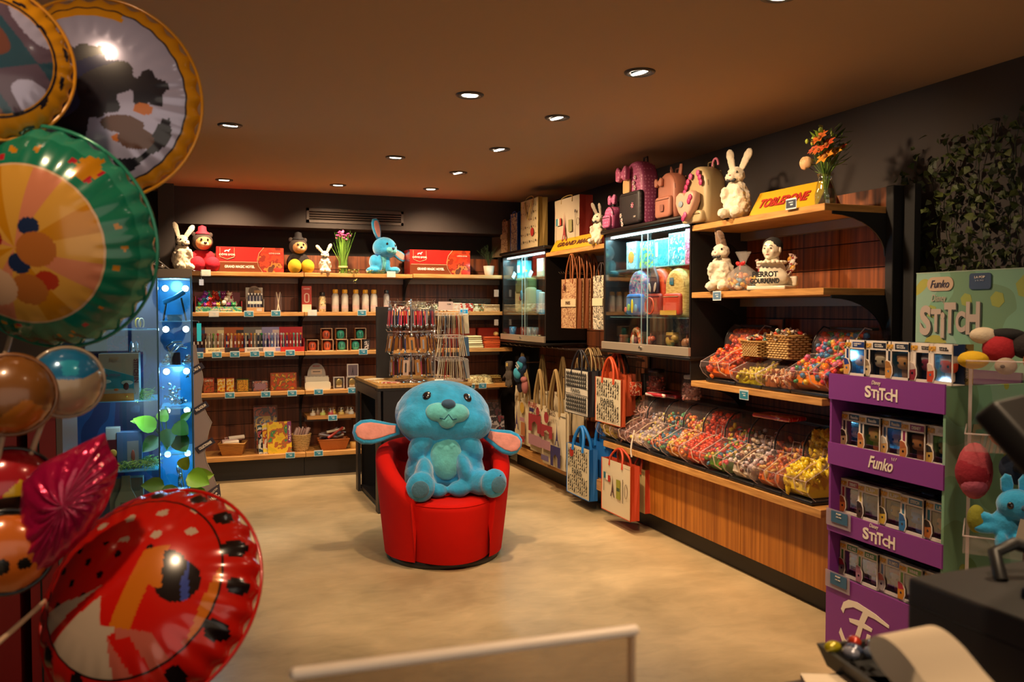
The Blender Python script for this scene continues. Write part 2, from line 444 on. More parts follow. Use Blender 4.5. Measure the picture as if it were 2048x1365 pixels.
# downlights
LM = mat('lamp_lens',(1.0,.86,.66),.3,emit=14)
TRIM = mat('lamp_trim',lin('#3d332d'),.4,.3)
def downlight(x,y,label,aim=None):
    tx_,ty_ = (aim[0]-x,aim[1]-y) if aim else (0,0)
    t = T('ceiling_downlight',label,'ceiling light',(x,y,ZC),0,'round recessed downlights')
    P('trim_ring',MB().lathe([(.044,.0),(.046,-.006),(.062,-.010),(.072,-.006),(.074,0)],TRIM,n=32),t)
    P('lens',MB().lathe([(.043,-.003),(.038,-.008),(0.0001,-.009)],LM,n=28),t,rot=(.25*math.copysign(min(1,abs(ty_)),ty_),-.25*math.copysign(min(1,abs(tx_)),tx_),0))
    add_light('downlight_beam','SPOT',(x,y,ZC-.02),SPOT_W*(.55 if aim and y < 1 else 1.25 if aim else .8),WARM,Vector((tx_,ty_,-1.25)).to_track_quat('-Z','Y').to_euler(),spot_size=R(70 if aim and aim[0] < 2 and y < 3 else 106 if aim else 112),spot_blend=.9,shadow_soft_size=.045)
dl = ['nearest the camera, in the row along the candy wall','largest in the middle of the ceiling, left row','second of the row along the candy wall',
      'third of the row along the candy wall','behind the large middle one, left row','fourth of the row along the candy wall','last of the row, in the far right of the ceiling',
      'second from left in the row at the back','leftmost in the row at the back']
AIMS = {0: (3.1,3.6),2: (3.1,4.5),3: (3.1,5.5),5: (3.0,6.6),6: (2.3,8.3),7: (1.19,8.3),8: (.3,8.3),11: (1.5,4.2),13: (1.0,4.2),14: (-.35,1.85),4: (1.4,7.0),1: (1.3,4.6),12: (0,6.2)}
for i,(x,y) in enumerate(LAMPS):
    downlight(x,y,'round recessed ceiling downlight, ' + (dl[i] if i < len(dl) else 'added beyond the rows in view for more light'),AIMS.get(i))

# ================================================================= wall shelving
XF,XP = 2.85,3.25           # right wall: shelf fronts, panel faces
YF,YP = 7.90,8.30           # back wall
RAIL = mat('shelf_rail',lin('#8c8078'),.4,.3)
def shelf_part(par,x0,x1,depth,z,front=-0.0,panel=.4,rail=True,brackets=True,bw=.008,name='shelf'):
    """shelf from local y=panel-depth to panel, top surface at z"""
    y0 = panel-depth
    sh = P(name,MB().box(((x0+x1)/2,(y0+panel)/2,z-.0175),(x1-x0-.006,depth,.035),WOOD_EDGE,bev=.002,seg=1),par)
    if rail: P('under_rail',MB().box(((x0+x1)/2,panel-.03,z-.062),(x1-x0-.03,.05,.05),RAIL),sh)
    if brackets:
        for sx in (x0+.006,x1-.006):
            n = 9; pts = [(y0+.05,z-.035),(panel,z-.035),(panel,z-.25)]
            for i in range(n):
                t = i/(n-1); a = t*PI/2
                pts.append((panel-.02-(depth-.07)*(1-math.cos(a)),z-.25+.20*math.sin(a)))
            Mx = Matrix(((0,1,0,0),(1,0,0,0),(0,0,1,0),(0,0,0,1)))
            P('bracket',MB().prism([(p[0],p[1]) for p in pts],sx-bw/2,sx+bw/2,BLACK,M=Mx),sh)
    return sh
def panel_part(par,x0,x1,z0,z1,m,panel=.4,pitch=.134):
    mb = MB(); mb.box(((x0+x1)/2,panel+.022,(z0+z1)/2),(x1-x0,.012,z1-z0),BLACKM)
    z = z1
    while z > z0+.01:
        a = max(z0,z-pitch+.005); mb.box(((x0+x1)/2,panel+.008,(z+a)/2),(x1-x0-.002,.016,z-a),m); z -= pitch
    return P('back_panel',mb,par)
def upright(par,x,z1,panel=.4): P('upright',MB().box((x,panel+.0,z1/2),(.022,.03,z1),BLACK),par)

BM = [-.10,.92,1.94,2.96]
bshelves = [[(1.893,.4),(1.533,.4),(1.172,.4),(.811,.4)],[(1.895,.4),(1.535,.4),(1.172,.4),(.811,.4)],[(1.90,.4),(1.538,.4),(1.175,.4),(.815,.4)]]
names_b = ['left','middle','right']
for k in range(3):
    x0,x1 = BM[k],BM[k+1]; c = (x0+x1)/2; hw = (x1-x0)/2
    u = T('shelving_unit','dark wooden wall shelving unit of the back wall, the %s one of three' % names_b[k],'shelving',(c,YF,0),0,'shelving units along the back wall')
    panel_part(u,-hw,hw,.2,2.08,WOOD_PANEL_D)
    for j,(z,d) in enumerate(bshelves[k]): shelf_part(u,-hw,hw,d,z)
    if k == 1: shelf_part(u,-hw+.02,bx(717,YF)-c,.34,.566,brackets=False)
    sh = P('bottom_shelf',MB().box((0,.2,.237-.02),(2*hw-.004,.42,.04),WOOD_EDGE,bev=.002,seg=1),u)
    P('plinth',MB().box((0,.25,.098),(2*hw-.004,.26,.196),mat('plinth_black',lin('#1d1918'),.5)),u)
    upright(u,-hw+.0,2.1)
    if k == 2: upright(u,hw,2.1)

# right wall: local x runs toward the camera, local y into the wall; origin at the far end of each bay
YS = [3.30,4.47,5.66,6.81,7.90]
def bay(i0,label,pm,ztop=2.17):
    y1,y0 = YS[i0+1],YS[i0]; c = (y0+y1)/2; hw = (y1-y0)/2
    u = T('shelving_unit',label,'shelving',(XF,c,0),ROW,'shelving units along the right wall')
    panel_part(u,-hw,hw,.12,ztop,pm)
    return u,hw
uA,hA = bay(0,'walnut wall shelving unit nearest the camera with curved black brackets, above the candy bins',WOOD_PANEL)
shelf_part(uA,-hA,hA,.40,2.07); shelf_part(uA,-hA,hA,.40,1.66); shelf_part(uA,-hA,hA,.40,1.117,rail=False)
P('side_panel',MB().box((-hA-.004,.2,1.62),(.008,.4,1.0),BLACK),uA)
P('end_post',MB().box((hA+.02,.43,1.085),(.05,.10,2.17),BLACK,bev=.003,seg=1),uA)
P('end_post',MB().box((hA+.085,.46,1.085),(.07,.04,2.17),BLACKM),uA)
uB,hB = bay(1,'walnut wall panel unit behind the larger glass wall cabinet',WOOD_PANEL)
uC,hC = bay(2,'walnut wall panel unit hung with shopping bags between the two glass wall cabinets',WOOD_PANEL_D)
shelf_part(uC,-hC,hC,.40,2.05)
uD,hD = bay(3,'walnut wall panel unit in the corner behind the smaller glass wall cabinet',WOOD_PANEL_D)
upright(uC,hC,2.1); upright(uC,-hC,2.1)
# low counters
def counter(nm_,y0,y1,zt,front_top,label,wm,dpt=.40,thick=.042,nseam=()):
    c = (y0+y1)/2; L = y1-y0
    t = T(nm_,label,'base cabinet',(XF,c,0),ROW)
    P('shelf_board',MB().box((0,dpt/2,zt-thick/2),(L,dpt,thick),WOOD_EDGE,bev=.002,seg=1),t)
    P('plinth',MB().box((0,.28,.065),(L,.24,.13),mat('plinth_black',lin('#1d1918'),.5)),t)
    if front_top:
        xs = [-L/2]+[n for n in nseam]+[L/2]
        for a,bb in zip(xs[:-1],xs[1:]):
            P('front_panel',MB().box(((a+bb)/2,.105,(.13+zt-thick)/2),(bb-a-.005,.018,zt-thick-.13),wm),t)
        P('carcass',MB().box((0,.26,(.13+zt-thick)/2-.002),(L-.01,.27,zt-thick-.135),BLACKM),t)
    return t
yw = ry(1300,2.95)
counter('low_cabinet',3.30,5.66,.570,True,'long low walnut cabinet with a light wooden ledge carrying the candy bins',WOOD_FRONT,nseam=[(5.66+3.30)/2-ry(1300,2.95),(5.66+3.30)/2-ry(1486,2.95)])
t = counter('low_ledge',5.66,7.90,.255,False,'low wooden base ledge under the hanging canvas bags',WOOD_FRONT,thick=.08)
# ================================================================= glass wall cabinets
FRAMEB = mat('cabinet_frame',lin('#1b1614'),.35,.2)
ALU = mat('aluminium_rail',lin('#b9ab97'),.35,.5)
COOL = (.45,.88,1.0)
LEDM = mat('led_strip',(.75,.97,1.0),.4,emit=9)
INNER = mat('cabinet_inside',lin('#2c2420'),.6)
def wall_cabinet(y0,y1,z0,z1,label,shelves,watt):
    c = (y0+y1)/2; L = y1-y0; hw = L/2; d = .39
    t = T('glass_wall_cabinet',label,'display cabinet',(XF,c,0),ROW,'glass wall cabinets')
    H = z1-z0; zc = (z0+z1)/2
    b = MB()
    for s_ in (-1,1): b.box((s_*(hw-.012),d/2,zc),(.024,d,H),FRAMEB)
    b.box((0,d/2,z0+.012),(L,d,.024),FRAMEB); b.box((0,d/2,z1-.012),(L,d,.024),FRAMEB)
    b.box((0,d-.006,zc),(L-.04,.010,H-.04),WOOD_PANEL_D)
    P('carcass',b,t)
    P('top_moulding',MB().box((0,d/2-.012,z1+.012),(L+.03,d+.03,.03),FRAMEB,bev=.01),t)
    P('bottom_rail',MB().box((0,-.010,z0+.03),(L,.02,.055),ALU,bev=.002,seg=1),t)
    P('bottom_moulding',MB().box((0,d/2-.01,z0-.012),(L+.03,d+.02,.022),FRAMEB,bev=.006),t)
    dw = L/2+.03
    for s_,yy in ((-1,.004),(1,.014)):
        g = P('sliding_door',MB().box((s_*(hw-dw/2-.02),yy,(z0+.06+z1-.03)/2),(dw,.004,z1-z0-.09),GLASS),t)
        P('door_edge',MB().box((s_*(hw-dw-.02),yy,(z0+.06+z1-.03)/2),(.004,.006,z1-z0-.09),misty('glass_edge',(.8,.95,.95),.5,(.6,.8,.8))),g)
    P('lock',MB().cyl((0,-.02,z0+.035),(0,-.032,z0+.035),.009,m=STEEL).box((.012,-.024,z0+.03),(.02,.006,.008),STEEL),t)
    for z in shelves:
        P('glass_shelf',MB().box((0,.2,z),(L-.05,.32,.007),misty('glass_shelf',(.85,.97,.97),.18,(.35,.6,.6),.1)),t)
    ls = P('led_strip',MB().box((0,.05,z1-.03),(L-.06,.018,.008),LEDM),t)
    add_light('cabinet_led','AREA',(XF+.06,c,z1-.04),watt,COOL,(0,0,0),shape='RECTANGLE',size=.03,size_y=L-.1)
    return t
C2B,C2T = 1.262,2.115
C1B,C1T = 1.262,2.09
wall_cabinet(4.47,5.66,C2B,C2T,'larger black glass wall cabinet with small backpacks and teal boxes lit inside',[1.84,1.50],10)
wall_cabinet(6.78,7.90,C1B,C1T,'smaller black glass wall cabinet in the far corner with a khaki bag inside',[1.86,1.52],10)

# ================================================================= armchair
RED = mat('red_upholstery',lin('#c61004'),.9,bump=.08,bscale=500,var=.08,vscale=3,spec=.2)
def armchair():
    t = T('tub_armchair','round red fabric tub armchair with a low back, standing in the middle of the floor','armchair',(1.45,5.12,0),R(-5))
    n = 56
    R0 = .425
    # shell: outer wall swept around the back and sides; opening to local -y
    def wall(u,v):
        # u along the arc, v around the section (0 outer bottom -> top -> inner bottom)
        a = R(-52)+u*R(284)                     # angle from the +x axis, going round the back
        side = abs(math.sin((a-PI/2)/2))        # 0 at the back, ~.95 at the arm ends
        end = max(0,(abs(u-.5)-.42)/.08)
        top = .715-.05*side**2-.22*max(0,(abs(u-.5)-.24)/.26)**1.6
        thick = .125-.02*side
        ro = R0
        # section: outer bottom, outer top, rounded top, inner top, inner bottom
        if v < .35: k = v/.35; r = ro-.055*(1-k)**1.2; z = .04+(top-.05-.04)*k
        elif v < .65:
            k = (v-.35)/.30; th = PI*k; r = ro-thick/2+thick/2*math.cos(th); z = top-.05+.05*math.sin(th)
        else: k = (v-.65)/.35; r = ro-thick+.02*k; z = top-.05-(top-.05-.33)*k
        sq = 1.0
        return (r*math.cos(a)*sq,r*math.sin(a)*.98+.01,z)
    b = MB().grid(wall,n,26,RED)
    # rounded closing faces of the two arms
    for e in (0,1):
        ring = [wall(e,j/26) for j in range(27)]
        cx = sum(p[0] for p in ring)/27; cy = sum(p[1] for p in ring)/27; cz = sum(p[2] for p in ring)/27
        lay = [ring]
        dirn = -1
        for q,(k,o) in enumerate(((.96,.012),(.85,.022),(.6,.028))):
            lay.append([(cx+(p[0]-cx)*k,cy+(p[1]-cy)*k-o,cz+(p[2]-cz)*k) for p in ring])
        vs = [p for l in lay for p in l]; fs = []
        for i in range(3):
            for j in range(26): fs.append((i*27+j,i*27+j+1,(i+1)*27+j+1,(i+1)*27+j))
        fs.append(tuple(range(81,108)))
        b.add(vs,fs,RED,True)
    P('shell',b,t)
    # seat block: rounded front apron down to the base, following the round plan
    def outline(k,off=0):
        pts = []
        for i in range(48):
            a = 2*PI*i/48
            r = (R0-.105)*k
            x = r*math.cos(a); y = r*math.sin(a)
            if y < 0: r2 = R0*k*1.0; y = math.sin(a)*(R0+.01)*k; x = math.cos(a)*(R0-.095)*k*(1-.10*abs(math.sin(a))**3)
            pts.append((x,y+off))
        return pts
    sb = MB(); lay = [(.04,.89),(.06,.915),(.24,.965),(.36,1.0),(.385,.995),(.402,.965),(.408,.90),(.412,.5)]
    vs = []
    for z,k in lay: vs += [(x,y,z) for x,y in outline(k)]
    fs = []
    for i in range(len(lay)-1):
        for j in range(48): fs.append((i*48+j,i*48+(j+1) % 48,(i+1)*48+(j+1) % 48,(i+1)*48+j))
    sb.add(vs,fs,RED,True); sb.add(vs,[tuple(range(48))[::-1],tuple(range(len(vs)-48,len(vs)))],RED,True)
    P('seat',sb,t)
    P('seat_piping',MB().tube([(x,y,.392) for x,y in outline(.988)][24:],.004,RED,6),t)
    P('swivel_base',MB().lathe([(.27,0),(.34,.0),(.345,.015),(.345,.035),(.33,.042)],mat('base_black',(.012,.011,.012),.4),n=48),t)
    return t
armchair()

# ================================================================= big blue soft toy in the chair
BLUE = mat('blue_plush',lin('#1a93c8'),.9,bump=.5,bscale=55,var=.22,vscale=14,sheen=.6)
TEAL = mat('teal_plush',lin('#58b4bc'),.9,bump=.5,bscale=50,var=.18,vscale=18,sheen=.6)
NAVY = mat('navy_plush',lin('#274a6b'),.8,bump=.4,bscale=60,sheen=.3)
PAD = mat('pad_plush',lin('#3d6f8c'),.9,bump=.5,bscale=70,var=.2,sheen=.4)
PINKE = mat('pink_plush',lin('#d58d84'),.9,bump=.3,bscale=60,var=.12,vscale=20,sheen=.4)
EYE = mat('toy_eye',(.01,.008,.01),.12,coat=.5)
def big_toy():
    t = T('plush_toy','huge light blue plush bunny with drooping pink-lined ears slumped in the red armchair','plush toy',(1.44,5.06,.405),R(-13))
    blob('body',[((0,.03,.19),(.185,.16,.21)),((0,.0,.32),(.13,.12,.12)),((-.17,-.02,.16),(.075,.10,.15),(0,.25,0)),((.17,-.02,.17),(.075,.10,.15),(0,-.25,0)),
                   ((-.15,-.07,.32),(.065,.07,.12),(0,.5,0)),((.16,-.06,.31),(.065,.07,.12),(0,-.5,0)),
                   ((-.15,-.16,.085),(.08,.15,.08),(0,0,-.35)),((.20,-.13,.09),(.08,.15,.08),(0,0,.6)),
                   ((-.13,-.15,.15),(.055,.10,.10)),((.08,-.16,.055),(.07,.06,.05)),((-.05,-.17,.05),(.06,.05,.045)),
                   ((.12,-.11,.16),(.05,.09,.11),(0,-.3,0)),
                   ((-.155,-.265,.095),(.088,.055,.092)),((.285,-.235,.10),(.088,.055,.09),(0,0,.45))],BLUE,t,.011,.006,.05,5)
    P('tummy',MB().ell((.005,-.085,.24),(.10,.065,.145),TEAL,(R(-8),0,0),24,16),t)
    P('foot_pad',MB().ell((-.158,-.312,.09),(.052,.012,.052),PAD),t)
    P('foot_pad',MB().ell((.31,-.28,.10),(.052,.012,.05),PAD,(0,0,.45)),t)
    for x,y,z in ((-.158,-.317,.16),(.305,-.285,.165)): P('toe_stitch',MB().tube([(x-.02,y+.02,z-.01),(x,y+.012,z-.028),(x+.02,y+.02,z-.01)],.003,mat('seam',lin('#0d4a66'),.9),5),t)
    # round head leaning back against the chair, face turned up
    h = T('head',None,None,(-.01,.04,.385),rot=(R(-22),R(4),R(4))); h.parent = t
    blob('head_body',[((0,.0,.10),(.305,.235,.225)),((-.13,-.10,.03),(.17,.12,.12)),((.13,-.10,.03),(.17,.12,.12))],BLUE,h,.012,.006,.06,6)
    blob('muzzle',[((-.058,-.215,.060),(.078,.050,.060)),((.058,-.215,.060),(.078,.050,.060)),((0,-.20,.010),(.055,.045,.045))],TEAL,h,.008,.004,.04,3)
    P('mouth',MB().tube([(-.05,-.253,.013),(-.025,-.266,.003),(0,-.268,.035),(.025,-.266,.003),(.05,-.253,.013)],.004,mat('seam',lin('#0d4a66'),.9),6),h)
    P('nose',MB().ell((0,-.258,.104),(.044,.028,.028),NAVY,(R(-20),0,0)),h)
    for x,s_ in ((-.125,-1),(.125,1)):
        e = P('eye',MB().ell((x,-.190,.168),(.030,.020,.034),EYE,(R(-30),0,s_*R(26))),h)
        P('glint',MB().ell((x+.008,-.210,.180),(.006,.004,.006),mat('glint',(.85,.8,.7),.4),(R(-30),0,s_*R(26))),e)
    # long lop ears hanging outward from the upper sides
    for s_,L,rot in ((-1,.27,(R(8),R(-8),R(10))),(1,.23,(R(8),R(22),R(-14)))):
        poly = [(0,-.035),(.06,-.050),(.13,-.072),(.20,-.085),(.27,-.080),(.315,-.050),(.33,-.005),(.315,.040),(.27,.066),(.20,.070),(.13,.055),(.06,.038),(0,.03)]
        poly = [(x*L/.3,z) for x,z in poly]
        M = Matrix.Scale(s_,4,(1,0,0))
        ear = P('ear',MB().pillow(poly,.055,BLUE,M=M),h,(s_*.27,.0,.0),rot)
        P('inner_ear',MB().pillow([(.03+x*.86,z*.70) for x,z in poly],.02,PINKE,M=M,yc=-.024),ear)
    return t
big_toy()

# ================================================================= black sales table
TX0,TX1,TY0,TY1,TZ = 1.27,2.02,6.30,7.26,.98
def sales_table():
    cx,cy = (TX0+TX1)/2,(TY0+TY1)/2; W = TX1-TX0; D = TY1-TY0
    t = T('sales_counter','tall black framed counter table with a wooden top behind the red armchair','table',(cx,cy,0))
    P('tabletop',MB().box((0,0,TZ-.012),(W,D,.024),wood('wood_top',lin('#8f6a35'),lin('#b98c4c'),(20,2,2),2),bev=.002,seg=1),t)
    P('apron',MB().box((0,0,TZ-.034),(W-.01,D-.01,.02),BLACK),t)
    f = mat('counter_black',lin('#2a2523'),.45)
    P('front_panel',MB().box((0.02,-D/2+.02,.475),(W-.05,.02,.93),mat('counter_front',lin('#171415'),.5)),t)
    for y in (-D/2+.05,D/2-.05): P('leg',MB().box((-W/2+.012,y,.467),(.024,.10,.934),f),t)
    P('side_rail',MB().box((-W/2+.012,0,.905),(.022,D-.20,.08),f),t)
    P('back_panel',MB().box((.02,D/2-.02,.475),(W-.05,.018,.93),mat('counter_front',lin('#171415'),.5)),t)
    P('side_panel',MB().box((W/2-.012,0,.475),(.02,D-.04,.93),f),t)
    P('floor_board',MB().box((0,0,.03),(W-.06,D-.06,.03),mat('counter_front',lin('#171415'),.5)),t)
sales_table()

def fan_items(name,label,cat,group,mk,n,cx,cy,r,z,a0,a1,tilt=.0,jit=.05,lab=None,radial=False):
    proto = None; tree = None
    for i in range(n):
        a = a0+(a1-a0)*(i+.5)/n + rnd.uniform(-jit,jit)*.5
        k = i % len(mk)
        loc = (cx+r*math.cos(a),cy+r*math.sin(a),z+rnd.uniform(-.004,.004))
        if mk[k][1] is None:
            root = mk[k][0](); mk[k][1] = (root,[(c,kids(c)) for c in kids(root)]); o = root; o.location = loc
        else: o = dup(mk[k][1][0],loc,tree=mk[k][1][1])
        o.rotation_euler = (0,rnd.uniform(-tilt,tilt)*.5,a+PI/2+(PI/2 if radial else 0)+rnd.uniform(-jit,jit))
        if tilt: o.rotation_euler = (-tilt*(1 if not radial else 0)+rnd.uniform(-.03,.03),(-tilt if radial else rnd.uniform(-.08,.08)),a+PI/2+(PI/2 if radial else 0))
# key ring stand
kx,ky = 1.60,6.58
st = T('spinner_rack','chrome revolving stand crowded with key rings on the left of the counter table','display stand',(kx,ky,TZ))
P('base',MB().lathe([(.13,0),(.13,.012),(.02,.02)],CHROME,n=32),st)
P('pole',MB().cyl((0,0,.02),(0,0,.66),.009,m=CHROME),st)
for z,r in ((.64,.17),(.62,.165),(.40,.17),(.22,.155)):
    P('ring',MB().tube([(r*math.cos(2*PI*i/32),r*math.sin(2*PI*i/32),z) for i in range(32)],.003,CHROME,6,True),st)
    sp = MB()
    for i in range(8):
        a = 2*PI*i/8; sp.tube([(0,0,z),(r*1.12*math.cos(a),r*1.12*math.sin(a),z),(r*1.2*math.cos(a),r*1.2*math.sin(a),z+.02)],.002,CHROME,5)
    P('spokes',sp,st)
def keyring(col,drop,cardc=None,w=.011):
    def f():
        t = T('key_ring','x','key ring')
        P('split_ring',MB().tube([(.011*math.cos(2*PI*i/12),0,-.011+.011*math.sin(2*PI*i/12)) for i in range(12)],.0014,CHROME,5,True),t)
        if cardc:
            P('card',MB().box((0,0,-.022-drop/2),(.045,.002,drop),cardc),t)
            P('pendant',MB().box((0,-.004,-.022-drop/2),(.014,.006,drop*.62),col,bev=.002,seg=1),t)
        else:
            P('strap',MB().box((0,0,-.03-drop/2),(w,.003,drop),col,bev=.001,seg=1),t)
            P('clasp',MB().cyl((0,0,-.02),(0,0,-.036),.004,m=STEEL,n=8),t); P('charm',MB().ell((0,-.004,-.03-drop),(.009,.004,.012),STEEL,seg=8,rings=6),t)
        return t
    return f
def lbl(fs,label,group):
    out = []
    for f in fs:
        def g(f=f):
            o = f(); o['label'] = label; o['group'] = group; return o
        out.append([g,None])
    return out
redm = hexm('b01828',.35,coat=.5); pinkm = hexm('c94a62',.4); blkm = hexm('1c1a22',.3,coat=.5); gry = hexm('8d8c92',.35); navy = hexm('1c2a58',.35)
gold = mat('kraft_card',lin('#a0692a'),.6)
fan_items('key_ring','','','',lbl([keyring(redm,.125),keyring(redm,.13),keyring(pinkm,.12),keyring(gry,.12),keyring(blkm,.125),keyring(navy,.12),keyring(pinkm,.125),keyring(redm,.12),keyring(gry,.13),keyring(blkm,.12),keyring(redm,.125)],
    'key ring with a long strap hanging from the top tier of the revolving stand','strap key rings on the top tier'),44,kx,ky,.178,TZ+.60,0,2*PI,.05)
fan_items('key_ring','','','',lbl([keyring(blkm,.12,gold),keyring(hexm('6b3020',.4),.11),keyring(gry,.12,gold),keyring(hexm('2a2030',.4),.12),keyring(hexm('8a5a2a',.4),.12),keyring(navy,.11)],
    'key ring on kraft card hanging from the middle tier of the revolving stand','carded key rings on the middle tier'),26,kx,ky,.182,TZ+.385,0,2*PI,.12)
fan_items('key_ring','','','',lbl([keyring(blkm,.12),keyring(gry,.125,gold),keyring(hexm('a03c50',.4),.12),keyring(blkm,.13),keyring(hexm('3b332a',.4),.12),keyring(STEEL,.12,hexm('b79a86',.5))],
    'key ring hanging from the lowest tier of the revolving stand','key rings on the lowest tier'),26,kx,ky,.165,TZ+.205,0,2*PI,.04)
# tiny charms on top
for i in range(12):
    a = 2*PI*i/12
    mb = MB().tube([(0,0,0),(0,0,-.02)],.0012,STEEL,5).ell((0,0,-.034),(.010,.005,.014),[CHROME,hexm('c8b8a0',.3)][i % 2],seg=8,rings=6)
    S('charm','small silvery charm dangling from the top ring of the revolving stand','charm',mb,(kx+.172*math.cos(a),ky+.172*math.sin(a),TZ+.64),a,'charms on the top ring')
# smaller wire stand in between
w2 = T('wire_stand','low wire stand of dark trinkets between the key rings and the bookmarks','display stand',(1.86,6.86,TZ))
P('frame',MB().cyl((0,0,0),(0,0,.56),.006,m=CHROME).lathe([(.09,0),(.09,.01)],CHROME,n=20),w2)
for z in (.54,.40,.28): P('ring',MB().tube([(.10*math.cos(2*PI*i/20),.10*math.sin(2*PI*i/20),z) for i in range(20)],.003,CHROME,5,True),w2)
k3 = lbl([keyring(STEEL,.06),keyring(hexm('5a3a20',.4),.07),keyring(STEEL,.07,gold),keyring(blkm,.07)],'metal trinket hanging on the low wire stand','trinkets on the low wire stand')
for z in (.53,.39,.27): fan_items('key_ring','','','',k3,12,1.86,6.86,.104,TZ+z,0,2*PI,.03)

# bookmark rack: white wire, header card, three tiers
qx,qy = 1.955-.06,6.52
bk = T('bookmark_rack','white wire rack packed with paper bookmarks on the right of the counter table','display stand',(qx,qy,TZ),R(-8))
WW = mat('white_wire',lin('#d9cfc4'),.35,.2)
P('base',MB().box((0,0,.008),(.20,.20,.012),WW),bk)
P('header_card',MB().box((-.04,-.105,.605),(.115,.003,.068),hexm('e4c8bc',.5)),bk)
text('TAF MIN',.03,.009,BLACKM,bk,(-.015,-.108,.62))
for x in (-.10,.10):
    for y in (-.10,.10): P('rod',MB().cyl((x,y,.01),(x,y,.60),.003,m=WW,n=8),bk)
for z in (.55,.37,.19):
    fr = MB()
    for a,bb in (((-.1,-.1),(.1,-.1)),((.1,-.1),(.1,.1)),((.1,.1),(-.1,.1)),((-.1,.1),(-.1,-.1))):
        for dz in (0,-.022): fr.tube([(*a,z+dz),(*bb,z+dz)],.0022,WW,5)
        for k in range(7):
            f = k/6; p = (a[0]+(bb[0]-a[0])*f,a[1]+(bb[1]-a[1])*f); fr.tube([(*p,z),(*p,z-.022)],.0018,WW,4)
    P('tier',fr,bk)
bcols = [hexm(c,.5) for c in ('e2d4b4','d8c8a4','8f8578','b9402f','2f5a7a','e8dcc4','c9b48a','6b625a','caa04a')]
bproto = []
for cm in bcols:
    o = T('bookmark','paper bookmark with a cord hanging on the white wire rack','bookmark',(0,0,-5),0,'bookmarks on the white wire rack')
    P('strip',MB().box((0,0,-.075),(.0022,.035,.15),cm),o)
    P('cord',MB().tube([(0,0,0),(0,-.012,.008),(0,-.02,-.01)],.0012,hexm('e6dcc8',.8),4),o)
    bproto.append([o,[(c,[]) for c in kids(o)],False])
ca,sa = math.cos(R(-8)),math.sin(R(-8))
for ti,z in enumerate((.545,.365,.185)):
    for side in range(2):
        for i in range(15):
            u = -.095+.19*i/14
            lx,ly = (u,-.125) if side == 0 else (.125,u)
            pr = bproto[rnd.randrange(9)]
            loc = (qx+lx*ca-ly*sa,qy+lx*sa+ly*ca,TZ+z-.01)
            sp = (u/.095)*.16*(1 if ti != 0 else .5)
            rot = (-.05,-sp+rnd.uniform(-.05,.05),R(-8)) if side == 0 else (-.05,-sp+rnd.uniform(-.05,.05),R(82))
            if pr[2]: dup(pr[0],loc,rot=rot,tree=pr[1])
            else: pr[0].location = loc; pr[0].rotation_euler = rot; pr[2] = True
# dark standing board and the little things on the counter
S('display_board','tall narrow black board standing on the left back of the counter table','board',MB().box((0,0,.30),(.14,.02,.60),BLACK,bev=.002,seg=1),(1.47,7.0,TZ))
for i,(x,y,c,rz,l) in enumerate(((1.38,6.62,'d8b45a',.3,'yellow and white leaflet lying at the left edge of the counter table'),(1.42,6.52,'a8392a',-.2,'red leaflet lying in front of the key ring stand'),(1.36,6.88,'e0d0a8',.8,'cream leaflet lying at the far left of the counter table'),(1.97,6.98,'b04a20',.2,'orange leaflet lying behind the bookmark rack'))):
    S('leaflet',l,'leaflet',MB().box((0,0,.003),(.15,.10,.006),printed('leaf'+c,[(0,c),(.5,'efe6d2'),(.58,c)],30)),(x,y,TZ),rz)
pc = T('price_card','small white folded price card on the counter table in front of the bookmark rack','price card',(1.77,6.36,TZ),R(-5))
P('card',MB().prism([(-.035,0),(.035,0),(.035,.003),(-.035,.003)],-.03,.03,WHITE,M=Matrix.Rotation(R(30),4,'X') @ Matrix.Translation((0,0,.012))),pc)

